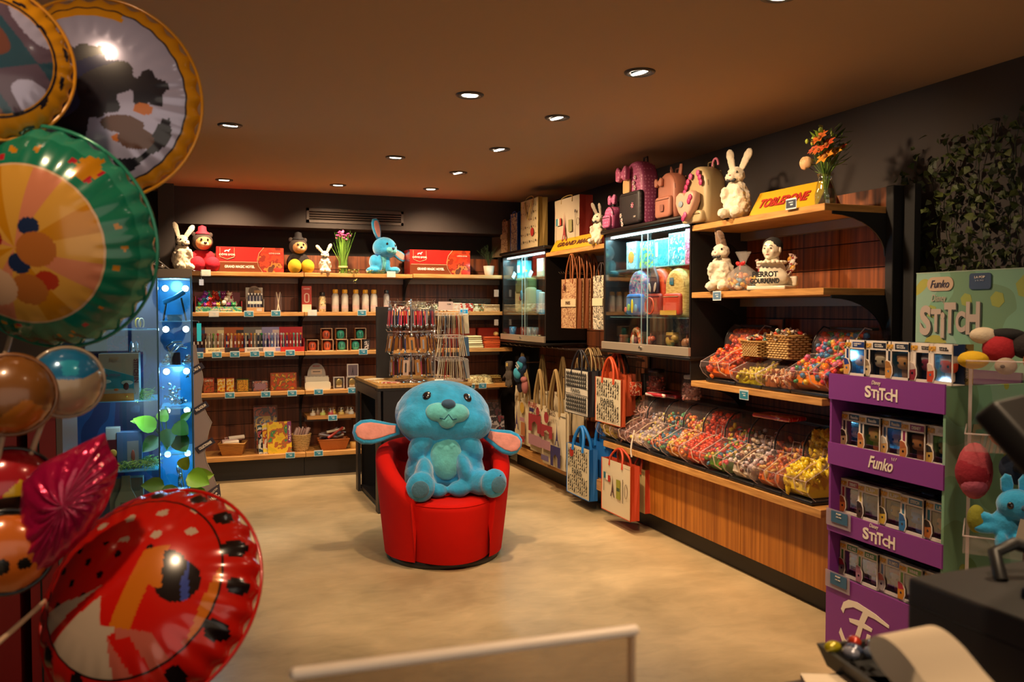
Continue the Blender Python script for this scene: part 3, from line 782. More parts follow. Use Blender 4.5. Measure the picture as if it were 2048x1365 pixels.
# ================================================================= purple cardboard display
PUR = mat('purple_card',lin('#82348c'),.5); PURD = mat('purple_card_inside',lin('#5a3a58'),.6)
GRN = printed('green_print',[(0,'5d7a4a'),(.36,'6f9270'),(.5,'7aa588'),(.62,'8db09a'),(.72,'a8a545')],2.6,.5,1)
LOGO = mat('logo_white',lin('#f3e6d6'),.5)
DXF,DY0,DY1,DXB = 2.66,2.405,3.03,3.08
def purple_display():
    W = DY1-DY0; D = DXB-DXF
    t = T('cardboard_display','purple and green cardboard floor display with tiers of boxed figures','display stand',(DXF,(DY0+DY1)/2,0),ROW)
    hw = W/2
    for s_,n_ in ((-1,'left'),(1,'right')):
        P('side_panel',MB().box((s_*(hw-.006),D/2,.63),(.012,D,1.26),GRN if s_ > 0 else PUR),t)
    P('rear_panel',MB().box((0,D-.005,.65),(W-.03,.01,1.30),PURD),t)
    bands = [(1.154,1.268),(.862,.959),(.560,.653)]
    for (a,bb) in bands: P('shelf_lip',MB().box((0,-.004,(a+bb)/2),(W,.008,bb-a),PUR),t)
    P('front_panel',MB().box((0,-.004,.184),(W,.008,.368),PUR),t)
    for z in (1.262,.935,.635,.35): P('shelf',MB().box((0,D/2,z-.006),(W-.03,D-.02,.01),PURD),t)
    for z in (1.211,.606):
        text('Disney',.05,.022,LOGO,t,(-.03,-.0095,z+.034),shear=.3)
        for i,(ch,x,hh,dz) in enumerate((('S',-.075,.05,.004),('T',-.040,.036,-.002),('i',-.018,.040,-.008),('T',.004,.050,.0),('C',.035,.034,-.006),('H',.068,.052,.0))):
            text(ch,.034 if ch != 'i' else .012,hh,LOGO,t,(x,-.0095,z-.008+dz),bold=.03)
    text('Funko',.135,.052,LOGO,t,(.0,-.0095,.912),shear=.35,bold=.02)
    for k in range(3): P('crown_mark',MB().cyl((.062+k*.008,-.009,.936),(.060+k*.012,-.009,.948),.0014,m=LOGO,n=6),t)
    # large lettering on the bottom panel
    text('unko',.33,.13,LOGO,t,(.09,-.0095,.150),shear=.3,bold=.02)
    Fp = [(-.215,.155),(-.19,.115),(-.165,.10),(-.14,.12),(-.125,.16),(-.11,.20),(-.16,.20),(-.165,.215),(-.105,.225),(-.085,.27),(-.14,.272),(-.19,.25),(-.20,.225),(-.215,.24),(-.20,.275),(-.17,.295),(-.12,.30),(-.02,.285),(.06,.262),(.06,.25),(-.02,.262),(-.055,.262),(-.075,.222),(-.03,.215),(-.035,.20),(-.085,.20),(-.10,.15),(-.125,.095),(-.165,.075),(-.20,.09),(-.225,.13)]
    fl = MB(); fl.prism([(x*1.0,z-.01) for x,z in Fp][::-1],-.0105,-.0085,LOGO); P('lettering',fl,t)
    # side: light green print with a large logo
    tf = text('Funko',.30,.12,mat('logo_dim',lin('#a99c78'),.5),t,(hw+.002,D/2+.05,1.05),rz=PI/2,shear=.35,bold=.02)
    for (y,z,r) in ((.12,.86,.03),(.30,.70,.035),(.2,.35,.04),(.1,.55,.02),(.33,.98,.03)):
        P('flower_print',MB().cyl((hw+.0005,y,z),(hw+.0015,y,z),r,m=hexm('8a9145',.6),n=7),t)
    # price pockets hanging over the lips
    for (x,z) in ((-.235,.625),(-.235,.345)):
        p = P('price_pocket',MB().box((x,-.014,z),(.15,.003,.075),misty('pocket',(.8,.75,.8),.35,(.7,.6,.65))),t)
        P('price_card',MB().box((x+.01,-.018,z+.008),(.10,.002,.05),hexm('2f5f80',.5)),p)
        text('POP',.03,.007,LOGO,t,(x+.01,-.0205,z+.024)); text('19,90',.03,.006,LOGO,t,(x+.01,-.0205,z+.010))
    # header board standing behind
    hd = P('header_board',MB().box((.30,D+.012,1.385),(1.10,.010,.58),GRN,bev=.001,seg=1),t,(0,0,.045),label='pale green printed header board standing behind the tiers')
    P('edge_trim',MB().box((.30,D+.0065,1.674),(1.10,.002,.004),hexm('9fb09a',.5)),hd)
    P('leaf_print',MB().prism(rrect(.075,.12,.035,-.14,1.20),D+.0055,D+.0065,hexm('a3a13c',.6)),hd)
    for (x,z,r) in ((.30,1.60,.05),(.17,1.55,.035),(.02,1.55,.03),(.36,1.35,.05),(.44,1.50,.04),(-.16,1.50,.03)):
        P('flower_print',MB().cyl((x,D+.0060,z),(x,D+.0068,z),r,m=hexm('97a04a',.6),n=6),hd)
    LD = mat('logo_header',lin('#b9a79a'),.5)
    P('logo_plate',MB().prism(rrect(.14,.062,.03,-.115,1.622),D+.003,D+.0065,hexm('c4a88c',.5)),hd)
    text('Funko',.10,.034,hexm('3a3550',.5),hd,(-.115,D+.002,1.622),shear=.35)
    text('Disney',.08,.04,LD,hd,(-.12,D+.004,1.555),shear=.3)
    for (ch,x,hh,ww,dz) in (('S',-.195,.125,.085,.0),('T',-.115,.095,.075,.0),('i',-.065,.105,.03,-.02),('T',-.012,.125,.085,.012),('C',.065,.085,.07,-.004),('H',.15,.13,.095,.012)):
        x = (x+.195)*.72-.19; ww *= .72; hh *= 1.08; text(ch,ww,hh,mat('logo_shadow',lin('#3c4a40'),.6),hd,(x+.006,D+.0045,1.46+dz-.006),bold=.045)
        text(ch,ww,hh,LD,hd,(x,D+.003,1.46+dz),bold=.045,depth=.002)
    P('price_pocket',MB().prism(rrect(.105,.068,.012,.09,1.628),D+.001,D+.004,hexm('3d4c66',.4)),hd)
    text('LA POP',.05,.010,LOGO,hd,(.09,D-.0005,1.645)); text('19,90',.04,.008,hexm('9aa4b8',.5),hd,(.09,D-.0005,1.63))
    return t
purple_display()

# boxed figures
WINB = glassy('box_window',(.93,.95,1),.3,.04)
def boxed_figure(x,y,z,label,h=.158,w=.118,d=.10,band='1d1b22',inner='2a4a86',skin='b9763e',hair='6b4024',side='8a6a3a',txt='STAR\nWARS',rz=0,group='boxed figures on the display',card='e9ddd2'):
    t = T('boxed_figure',label,'toy box',(x,y,z),ROW+rz,group)
    wc = hexm(card,.45); im = hexm(inner,.4); bm_ = hexm(band,.4); sm_ = hexm(side,.5)
    c = MB()
    c.box((0,.062,h/2),(w,.004,h),im); c.box((0,d/2,.002),(w,d,.004),wc); c.box((0,.012,h-.002),(w,.024,.004),wc)
    c.box((-w/2+.0015,d/2,h/2),(.003,d,h),sm_); c.box((w/2-.0015,d/2+.03,h/2),(.003,d-.06,h),sm_)
    c.box((0,.001,h-.019),(w,.004,.038),wc); c.box((0,.001,.007),(w,.004,.014),wc)
    c.box((-w/2+.004,.001,h/2),(.008,.004,h),wc); c.box((w/2-.002,.001,h/2),(.004,.004,h),wc); c.box((-w/2+.024,.001,h/2),(.005,.004,h),wc)
    c.box((-w/2+.015,.0015,h/2),(.014,.003,h-.05),bm_)
    P('box',c,t)
    P('window',MB().box((.012,.002,h/2-.013),(w-.03,.001,h-.056),WINB),t)
    P('top_window',MB().box((0,d/2+.012,h-.001),(w,d-.024,.001),WINB),t)
    P('title_band',MB().box((.020,-.0015,h-.019),(w-.05,.001,.024),bm_),t)
    text('POP!',.034,.020,hexm('d8a030',.5),t,(-w/2+.02,-.0025,h-.02),bold=.05,shear=.15)
    text(txt,w*.38,.014,hexm('ece4dc',.5) if band != card else BLACKM,t,(.018,-.0025,h-.019),bold=.02)
    # big-headed little figure inside
    f = MB(); s_ = hexm(skin,.6)
    f.box((.012,.036,.030),(.034,.026,.042),hexm(hair,.6),bev=.008)
    P('figure_body',f,t)
    hd = P('figure_head',MB().box((.012,.030,.074),(.068,.046,.058),s_,bev=.02,seg=3),t)
    P('figure_hair',MB().box((.012,.034,.096),(.072,.046,.032),hexm(hair,.6),bev=.012,seg=2),hd)
    P('figure_eyes',MB().ell((-.006,.0065,.072),(.006,.003,.006),EYE,seg=8,rings=6).ell((.030,.0065,.072),(.006,.003,.006),EYE,seg=8,rings=6),hd)
    # cut-out face flap on the lower left corner of the window
    fl = [(-w/2-.004,.006),(-w/2+.026,.006),(-w/2+.036,.03),(-w/2+.034,.055),(-w/2+.022,.076),(-w/2+.002,.082),(-w/2-.004,.078)]
    P('flap',MB().prism(fl,-.0035,-.0015,wc),t)
    fi = [(-w/2-.003+(x_+w/2+.004)*.86,.008+(z_-.006)*.93) for x_,z_ in fl]
    P('flap_print',MB().prism(fi,-.0042,-.0036,s_).prism([(x_,z_) for x_,z_ in fi if z_ > .045]+[(-w/2,.048)],-.0047,-.0042,hexm(hair,.5)).cyl((-w/2+.014,-.0047,.036),(-w/2+.014,-.0050,.036),.005,m=EYE,n=10),t)
    return t
row1 = [(1696,'152a70','b01e22','d89a50','203a8a','DISNEY\n100','blue-capped'),(1733,'1d1b22','1d1b22','c9b48c','8a7050','STAR\nWARS','beige hooded'),(1782,'1d1b22','1d1b22','c88a3a','a06a28','STAR\nWARS','golden'),(1833,'e9ddd2','e9ddd2','8a2030','b8a8a0','STAR\nWARS','dark red helmeted'),(1880,'e9ddd2','e9ddd2','c8421c','d0c0b0','STAR\nWARS','orange-faced')]
def ypos(px,X=2.70): return ry(px,X)
x1_ = [ypos(p,2.69) for p in (1714,1752,1800,1846,1886)]
inn = ['1b4478','26324a','20486e','1e3c5a','1c2c4c']
for i,r in enumerate(row1):
    b0 = boxed_figure(2.685+.01*(i % 2),x1_[i]+.004,1.262,'boxed big-headed figure, %s, %s on the top tier of the purple display' % (r[6],['leftmost','second from left','third','fourth','rightmost'][i]),
                 band=r[1] if i else '152a70',inner=inn[i],skin=r[3],hair=r[4],txt=r[5],rz=[.0,.05,.0,.03,-.05][i],side='a88a4a' if i == 4 else '5a4a3a')
    if i == 4: text('AHSOKA TANO',.13,.016,BLACKM,b0,(.061,.062,.08),rz=PI/2,ry_=PI/2)
rows = [(.937,[('2a2a30','403a34','c8a078','2a2018','Pinocchio','dark-haired pale'),('2a2a30','4a4438','c88a4a','b05a20','Pinocchio','red-haired'),('3c5a8a','27406a','c89a5a','b8b0a0','Pinocchio','grey-haired'),('8a2050','1c3c50','c07a3a','a85a28','DISNEY','brown-haired'),('d8d0cc','1c4a8a','c8a050','2c2420','DISNEY','black and gold')],'second'),
        (.637,[('b03030','3a3024','c86a2c','803c18','DISNEY','fox-orange'),('c8b060','7a1820','4a3024','2a1a14','UP','brown masked'),('c8b060','8a1c18','d8b03c','3a3020','UP','yellow'),('2f6a8a','5a1c2c','3a7ab0','2a5a90','STITCH','blue'),('2f8ab0','3a3440','b86a2c','2c2018','LILO','tan dark-haired')],'third'),
        (.352,[('3a7a40','40362c','7a6a60','a02020','ICE AGE','grey red-capped'),('3a7a40','4a4640','b07888','9a6070','ICE AGE','pink'),('6a80b0','4a4844','b8a8a4','c86a5a','DUMBO','pale grey and coral'),('6a9a40','50403a','d88a20','b02040','WINNIE','orange'),('6a9a40','50403a','c8a050','6a4a30','DISNEY','tan')],'lowest')]
for z,lst,nm in rows:
    for i,(bd,ic,sk,hr,tx,ds) in enumerate(lst):
        yy = DY1-.075-.118*i
        boxed_figure(2.715-.012*(i % 2),yy,z,'boxed big-headed figure, %s, %s on the %s tier of the purple display' % (ds,['leftmost','second from left','third','fourth','rightmost'][i],nm),
                     band=bd,inner=ic,skin=sk,hair=hr,txt=tx,rz=rnd.uniform(-.04,.04))
# more closed boxes behind them, seen from above
for z,nm in ((.937,'second'),(.637,'third'),(.352,'lowest')):
    for i in range(4):
        S('toy_carton','dim grey-brown carton standing behind the front boxes on the %s tier' % nm,'box',MB().box((0,.05,.075),(.115,.09,.15),hexm('6a5a4e',.6)).box((0,.05,.151),(.10,.075,.002),hexm('8a7a6a',.6)),
          (2.83,DY1-.09-.135*i,z),ROW+rnd.uniform(-.05,.05),'cartons behind the front row, %s tier' % nm)
# ================================================================= soft toys
FUR = mat('cream_fur',lin('#e6d8bd'),.95,bump=.9,bscale=45,var=.10,vscale=25,sheen=.5)
FURG = mat('grey_fur',lin('#a99a86'),.95,bump=.9,bscale=45,var=.12,vscale=25,sheen=.5)
def rabbit(loc,rz,h,label,ears=((-.25,.1),(.35,.1)),lean=0,group=None,headturn=0,earc=FUR):
    """sitting rabbit, total height about h with ears"""
    s_ = h/.36
    t = T('plush_rabbit',label,'plush toy',loc,rz,group)
    E = lambda c,r,rot=(0,0,0): (tuple(a*s_ for a in c),tuple(a*s_ for a in r),rot)
    blob('body',[E((0,.01,.085),(.070,.062,.088)),E((0,.0,.14),(.052,.048,.055)),E((-.035,-.055,.028),(.026,.045,.026),(0,0,.2)),E((.035,-.055,.028),(.026,.045,.026),(0,0,-.2)),
                  E((-.042,-.035,.115),(.020,.022,.050),(.5,.3,0)),E((.042,-.035,.115),(.020,.022,.050),(.5,-.3,0)),E((0,.07,.04),(.025,.022,.024))],FUR,t,.008*s_,.018*s_,.02,1)
    hd = blob('head',[E((0,0,.03),(.044,.046,.042)),E((0,-.035,.018),(.026,.024,.022)),E((-.024,-.018,.018),(.022,.022,.02)),E((.024,-.018,.018),(.022,.022,.02))],FUR,t,.006*s_,.009*s_,.015,1,(0,-.006*s_,.185*s_),(0,0,headturn))
    for q,(a,f) in enumerate(ears):
        blob('ear',[E((0,0,.055),(.020,.009,.062)),E((0,0,.085),(.022,.010,.035))],earc,hd,.005*s_,.004*s_,.015,1,((-.02+.04*q)*s_,.008*s_,.05*s_),(f,a,0))
    P('nose',MB().ell((0,-.057*s_,.024*s_),(.006*s_,.004*s_,.004*s_),hexm('c58a80',.6),seg=8,rings=6),hd)
    for x in (-.026,.026): P('eye',MB().ell((x*s_,-.036*s_,.040*s_),(.006*s_,.005*s_,.006*s_),EYE,seg=8,rings=6),hd)
    P('bow',MB().ell((-.014*s_,-.045*s_,.0),(.014*s_,.007*s_,.009*s_),BLACK,(0,.3,0),8,6).ell((.014*s_,-.045*s_,.0),(.014*s_,.007*s_,.009*s_),BLACK,(0,-.3,0),8,6),hd)
    return t
zt = 1.893
def bpos(px,y=YF+.10): return (bx(px,y),y)
rabbit((*bpos(366,YF+.02),zt),R(25),.44,'white plush rabbit with tall floppy ears, leftmost on the back top shelf',((-.25,-.1),(.6,.1)))
rabbit((*bpos(651,YF+.06),1.895),R(-8),.29,'small cream plush rabbit beside the yellow-footed plush on the back top shelf',((-.75,.2),(.45,.1)))
def toy_bear(loc,rz,label,body,face,feet,s_=1.,hat=None,name='plush_toy',feet_r=.062,ears='3a2e28'):
    t = T(name,label,'plush toy',loc,rz)
    E = lambda c,r,rot=(0,0,0): (tuple(a*s_ for a in c),tuple(a*s_ for a in r),rot)
    bm_ = hexm(body,.9,bump=.3,bscale=60); fm = hexm(face,.9); fe = hexm(feet,.9,bump=.3,bscale=60); em = hexm(ears,.9)
    blob('body',[E((0,.02,.10),(.075,.065,.095)),E((-.07,.0,.12),(.03,.03,.06),(0,.5,0)),E((.07,.0,.12),(.03,.03,.06),(0,-.5,0))],bm_,t,.009*s_)
    hd = blob('head',[E((0,.0,.24),(.082,.075,.075))],em,t,.009*s_)
    P('face',MB().ell((0,-.030*s_,.232*s_),(.066*s_,.055*s_,.058*s_),fm),hd)
    P('muzzle',MB().ell((0,-.082*s_,.215*s_),(.034*s_,.026*s_,.024*s_),hexm('d8b48c',.9)),hd)
    P('nose',MB().ell((0,-.106*s_,.226*s_),(.012*s_,.009*s_,.009*s_),EYE),hd)
    for x in (-.024,.024): P('eye',MB().ell((x*s_,-.080*s_,.252*s_),(.008*s_,.006*s_,.012*s_),EYE),hd)
    for x in (-.062,.062): P('ear',MB().ell((x*s_,.01*s_,.295*s_),(.020*s_,.014*s_,.024*s_),em,(0,x*6,0)),hd)
    for x in (-.058,.058): P('foot',MB().ell((x*s_,-.085*s_,.058*s_),(feet_r*s_*.86,feet_r*s_*.9,feet_r*s_*.95),fe),t)
    if hat: P('hat',MB().lathe([(.055*s_,.30*s_),(.050*s_,.315*s_),(.034*s_,.325*s_),(.030*s_,.36*s_),(.0001,.372*s_)],hexm(hat,.8),n=20),hd)
    return t
toy_bear((*bpos(407,YF+.13),zt),R(12),'dark plush toy with a red body and a red cap behind the white rabbit','b0182a','c08a58','c21830',1.12,'b81e34',feet_r=.066)
toy_bear((*bpos(598,YF+.14),1.894),R(10),'dark plush toy with huge yellow feet and a black cap on the back top shelf','241c1c','c08a58','c9a21c',1.04,'1a1618',feet_r=.068)
# blue toy on the shelf
def small_blue(loc,rz,sc,label):
    t = T('plush_toy',label,'plush toy',loc,rz)
    E = lambda c,r,rot=(0,0,0): (tuple(a*sc for a in c),tuple(a*sc for a in r),rot)
    blob('body',[E((0,.03,.10),(.10,.085,.11)),E((-.10,-.03,.035),(.055,.075,.035),(0,0,.5)),E((.12,-.05,.04),(.055,.075,.035),(0,0,-.4)),E((-.04,-.06,.10),(.028,.032,.09)),E((.04,-.06,.10),(.028,.032,.09)),E((-.075,.0,.12),(.045,.07,.07))],BLUE,t,.010*sc,.003,.03,3)
    P('tummy',MB().ell((0,-.052*sc,.12*sc),(.055*sc,.03*sc,.075*sc),TEAL),t)
    hd = blob('head',[E((0,0,0),(.125,.110,.108)),E((.0,-.05,-.035),(.095,.075,.055))],BLUE,t,.010*sc,.002,.03,3,(.03*sc,-.02*sc,.255*sc),(0,.12,.3))
    P('muzzle',MB().ell((-.024*sc,-.108*sc,-.030*sc),(.038*sc,.026*sc,.030*sc),TEAL).ell((.024*sc,-.108*sc,-.030*sc),(.038*sc,.026*sc,.030*sc),TEAL),hd)
    P('nose',MB().ell((0,-.132*sc,-.008*sc),(.016*sc,.011*sc,.011*sc),NAVY),hd)
    for x in (-.050,.050): P('eye',MB().ell((x*sc,-.094*sc,.030*sc),(.012*sc,.009*sc,.013*sc),EYE,(0,0,x*4),10,8),hd)
    poly = [(-.02,0),(-.038,.06),(-.046,.12),(-.040,.17),(-.02,.20),(.02,.20),(.040,.17),(.046,.12),(.038,.06),(.02,0)]
    for q,(a,f) in enumerate(((-.38,0),(1.9,0))):
        e = P('ear',MB().pillow([(x*sc,z*sc) for x,z in poly][::-1],.03*sc,BLUE),hd,((-.07 if q == 0 else .10)*sc,.02*sc,(.08 if q == 0 else .0)*sc),(f,a,0))
        P('inner_ear',MB().pillow([(x*.7*sc,(z*.82+.016)*sc) for x,z in poly][::-1],.012*sc,PINKE,yc=-.013*sc),e)
    return t
small_blue((bx(764,YF+.10),YF+.12,1.896),R(10),.98,'blue plush bunny with one pink-lined ear standing up on the back top shelf')
# flower bunch, garland, chocolate cartons, plant
def grass_pot(loc,label):
    t = T('flower_bunch',label,'artificial plant',loc)
    st_ = MB(); fl = MB(); r_ = random.Random(3)
    g1 = hexm('4a7a1e',.6); g2 = hexm('7aa03a',.6); pk = [hexm('b8357c',.6),hexm('8a2a60',.6),hexm('d05a90',.6)]
    for i in range(60):
        a = r_.uniform(0,2*PI); q = r_.uniform(0,.04); k = r_.uniform(.3,1.9); hh = r_.uniform(.24,.40)
        p0 = (q*math.cos(a),q*math.sin(a),0); p1 = (q*math.cos(a),q*math.sin(a),.12); p2 = (q*k*1.7*math.cos(a)+.012*math.cos(a),q*k*1.6*math.sin(a),hh)
        st_.tube([p0,p1,((p1[0]+p2[0])/2*.95,(p1[1]+p2[1])/2,(p1[2]+p2[2])/2),p2],[.0028,.0024,.002,.001],[g1,g2][i % 2],4)
    for i in range(34):
        a = r_.uniform(0,2*PI); q = r_.uniform(0,.085)
        fl.ell((q*math.cos(a),q*math.sin(a),r_.uniform(.325,.405)),(.011,.011,.009),pk[i % 3],seg=6,rings=5)
    P('stems',st_,t); P('flowers',fl,t)
    P('binding',MB().lathe([(.045,.055),(.046,.06),(.046,.067),(.045,.072)],hexm('c8bc7a',.7),n=20),t)
grass_pot((bx(687,YF+.10),YF+.10,1.895),'bunch of green stems with small pink flowers standing on the back top shelf')
def garland(loc,label,n,L,drop,seed):
    r_ = random.Random(seed); mb = MB(); g = [hexm('4f6a1e',.6),hexm('8a8f3a',.6),hexm('b9b07a',.6)]
    for i in range(n):
        u = r_.random(); x = (u-.5)*L; z = .012+r_.uniform(0,.02); y = r_.uniform(-.02,.02)
        if drop and u > .55 and r_.random() < .5: y = -.105; z = -r_.uniform(0,drop); x *= .6
        a = r_.uniform(0,2*PI)
        M = Matrix.Translation((x,y,z)) @ Euler((r_.uniform(-1,1),r_.uniform(-.8,.8),a)).to_matrix().to_4x4()
        mb.add([(0,0,0),(.014,.006,.004),(.034,0,0),(.014,-.006,.004)],[(0,1,2,3)],g[i % 3],False,M)
    mb.tube([(-L/2,0,.006),(-L*.2,.01,.014),(L*.1,-.01,.010),(L/2,0,.005)],.002,g[0],5)
    S('leaf_garland',label,'artificial plant',mb,loc)
garland((bx(700,YF+.09),YF+.09,1.896),'sprig of pale green leaves spilling over the shelf edge below the pink flower bunch',46,.18,.10,5)
garland((bx(752,YF+.02),YF+.025,1.896),'small sprig of dark leaves lying before the feet of the blue plush on the shelf',40,.15,0,8)
RC = hexm('a81a14',.35,coat=.3); RD = hexm('6b1410',.4,coat=.3); CGOLD = mat('gold_print',lin('#d8b48a'),.35,.3)
def choc_carton(px0,px1,z,label):
    y = YF+.05; x0,x1 = bx(px0,y),bx(px1,y); W = x1-x0; H = W*.385
    t = T('chocolate_carton',label,'carton',((x0+x1)/2,y,z),R(1.0),'red chocolate cartons on the back top shelf')
    P('carton',MB().box((0,.11,H/2),(W,.22,H),RC,bev=.002,seg=1),t)
    P('lower_band',MB().box((-.005,-.0012,H*.20),(W*.60 if False else W-.01,.002,H*.38),mat('copper_print',lin('#8a4424'),.3,.5)),t)
    P('band_line',MB().box((-W*.19,-.003,H*.405),(W*.58,.001,.004),CGOLD),t)
    sx = -W*.34
    sh = [(-.06,1.0),(-.06,.62),(0,.52),(.06,.62),(.06,1.0)]
    for (a,b_) in zip(sh[:-1],sh[1:]):
        P('shield_line',MB().tube([(sx+a[0]*W/.66*1.15,-.003,a[1]*H*.97),(sx+b_[0]*W/.66*1.15,-.003,b_[1]*H*.97)],.0018,CGOLD,5),t)
    el = [(-.024,0),(-.02,.014),(-.004,.018),(.008,.016),(.02,.024),(.032,.026),(.018,.014),(.014,0),(.008,0),(.006,.008),(-.012,.008),(-.014,0)]
    P('emblem',MB().prism([(sx+x*1.0,H*.80+z_) for x,z_ in el][::-1],-.0032,-.002,LOGO),t)
    text("CÔTE D'OR",W*.235,.020,LOGO,t,(sx,-.003,H*.70),bold=.02)
    text('GRAND MAGIC HOTEL',W*.44,.024,LOGO,t,(-W*.16,-.003,H*.22),bold=.03)
    pr = [(W*.18,0),(W*.10,H*.5),(W*.20,H),(W*.495,H),(W*.495,0)]
    P('picture_panel',MB().prism([(x,z_*.995+.0005) for x,z_ in pr][::-1],-.0045,-.0025,printed('choc_photo',[(0,'b02a14'),(.40,'c23a18'),(.50,'8a2410'),(.56,'c4702a'),(.62,'5a3018')],9,.3,3,(1,1,1),0,.5)),t)
    P('picture_line',MB().tube([(W*.18,-.0055,0),(W*.115,-.0055,H*.25),(W*.10,-.0055,H*.5),(W*.13,-.0055,H*.78),(W*.20,-.0055,H)],.002,CGOLD,5),t)
    text("CÔTE D'OR",W*.17,.013,LOGO,t,(W*.36,-.006,H*.78)); 
    P('orange_print',MB().ell((W*.40,-.003,H*.12),(W*.07,.003,H*.10),hexm('c8301a',.4)),t)
choc_carton(434,569,1.893,'red chocolate carton lying long side out on the back top shelf, left of the two')
choc_carton(820,941,1.90,'red chocolate carton lying long side out on the back top shelf, right of the two')
pp = T('potted_plant','small dark feathery plant in a white pot, rightmost on the back top shelf','potted plant',(bx(978,YF+.12),YF+.12,1.90))
P('pot',MB().lathe([(.038,0),(.046,.02),(.056,.095),(.053,.095),(.050,.08),(.0001,.08)],hexm('c9bba6',.5),n=28),pp)
fo = MB(); r_ = random.Random(12)
for i in range(26):
    a = r_.uniform(0,2*PI); k = r_.uniform(.02,.12); hh = r_.uniform(.10,.23); pts = [(0,0,.08),(k*.4*math.cos(a),k*.4*math.sin(a),.08+hh*.6),(k*math.cos(a),k*math.sin(a),.08+hh)]
    fo.tube(pts,[.0015,.0012,.0006],hexm('28381c',.7),4)
    for j in range(10):
        f = .3+.07*j; p = Vector(pts[0]).lerp(Vector(pts[2]),f) if f > .6 else Vector(pts[0]).lerp(Vector(pts[1]),f/.6)
        b_ = r_.uniform(0,2*PI); fo.tube([p,(p[0]+.018*math.cos(b_),p[1]+.018*math.sin(b_),p[2]+.014)],[.0012,.0004],hexm('34481f',.7),3)
P('foliage',fo,pp)

# ================================================================= price tags
TEALC = hexm('2f7d96',.45); TAGW = hexm('c9d6d8',.45)
def tag(x,y,z,rz,label,col=None,tilt=.0,w_=.082,h_=.055,scale=1):
    t = T('price_tag',label,'price tag',(x,y,z),0,'price tags clipped to the shelf edges',rot=(tilt,0,rz))
    c = col or TEALC
    P('card',MB().box((0,-.002,0),(w_,.002,h_),TAGW),t)
    P('print',MB().box((0,-.0035,-.002 if not col else 0),(w_*.9,.001,h_*.74),c),t)
    P('price_lines',MB().box((0,-.0045,.008),(w_*.4,.0006,.004),TAGW).box((.006,-.0045,-.004),(w_*.25,.0006,.007),TAGW),t)
    P('clip',MB().box((0,.002,h_/2),(.02,.006,.008),ACRYL),t)
def btag(px,py_,label,col=None):
    x = bx(px,YF-.012); tag(x,YF-.010,hz(py_,x,YF-.01),0,label,col)
TW = hexm('ddd6c8',.5)
for (px,py_,l,c) in [(413,546,'pale price tag on the back top shelf under the red plush toy',TW),(783,549,'blank white tag under the blue plush toy on the back top shelf',TW),
    (428,628,'pale tag under the tray of mini figures',TW),(498,628,'teal price tag under the pen box with the round top',None),(552,627,'teal price tag under the clear tube with two sticks',None),(625,626,'white tag under the red bottle carton',TW),
    (724,626,'teal price tag at the right end under the yellow-capped bottles',None),(928,624,'bright teal tag under the folded red and white cloths',hexm('1f8fc0',.4)),
    (396,711,'teal price tag half hidden by the wavy cardboard stand, third shelf',None),(433,710,'teal price tag under the cream pen tray',None),(469,709,'teal price tag under the red pen tray',None),(509,708,'teal price tag under the blue-black pen tray',None),(538,708,'teal price tag under the lilac pen tray',None),(580,706,'teal price tag under the bright red pen tray',None),(726,704,'teal price tag at the right end under the boxed mugs',None),
    (458,791,'teal price tag under the two red playing card tins',None),(530,789,'teal price tag under the black fridge magnet box',None),(583,787,'teal price tag under the framed jigsaw box',None),(636,784,'teal price tag under the round-topped eraser display',None),(704,781,'teal price tag under the framed tower pictures',None),
    (942,773,'teal price tag left of the two under the cream caps',None),(965,772,'teal price tag right of the two under the cream caps',None),
    (664,836,'teal price tag under the snow globes',None),(578,911,'teal price tag under the colouring books',None),(635,907,'teal price tag under the round-sided basket',None),(1006,884,'teal price tag under the stacked magazines in the corner',None)]:
    btag(px,py_,l,c)

# ================================================================= goods on the back wall, shelf by shelf
SPRINT = lambda n,cols,sc=40: printed(n,[(i/len(cols)*.4+.3 if i else 0,c) for i,c in enumerate(cols)],sc,.45,3)
def bgood(px,z,dy=.08): return (bx(px,YF+dy),YF+dy,z)
z2 = 1.533
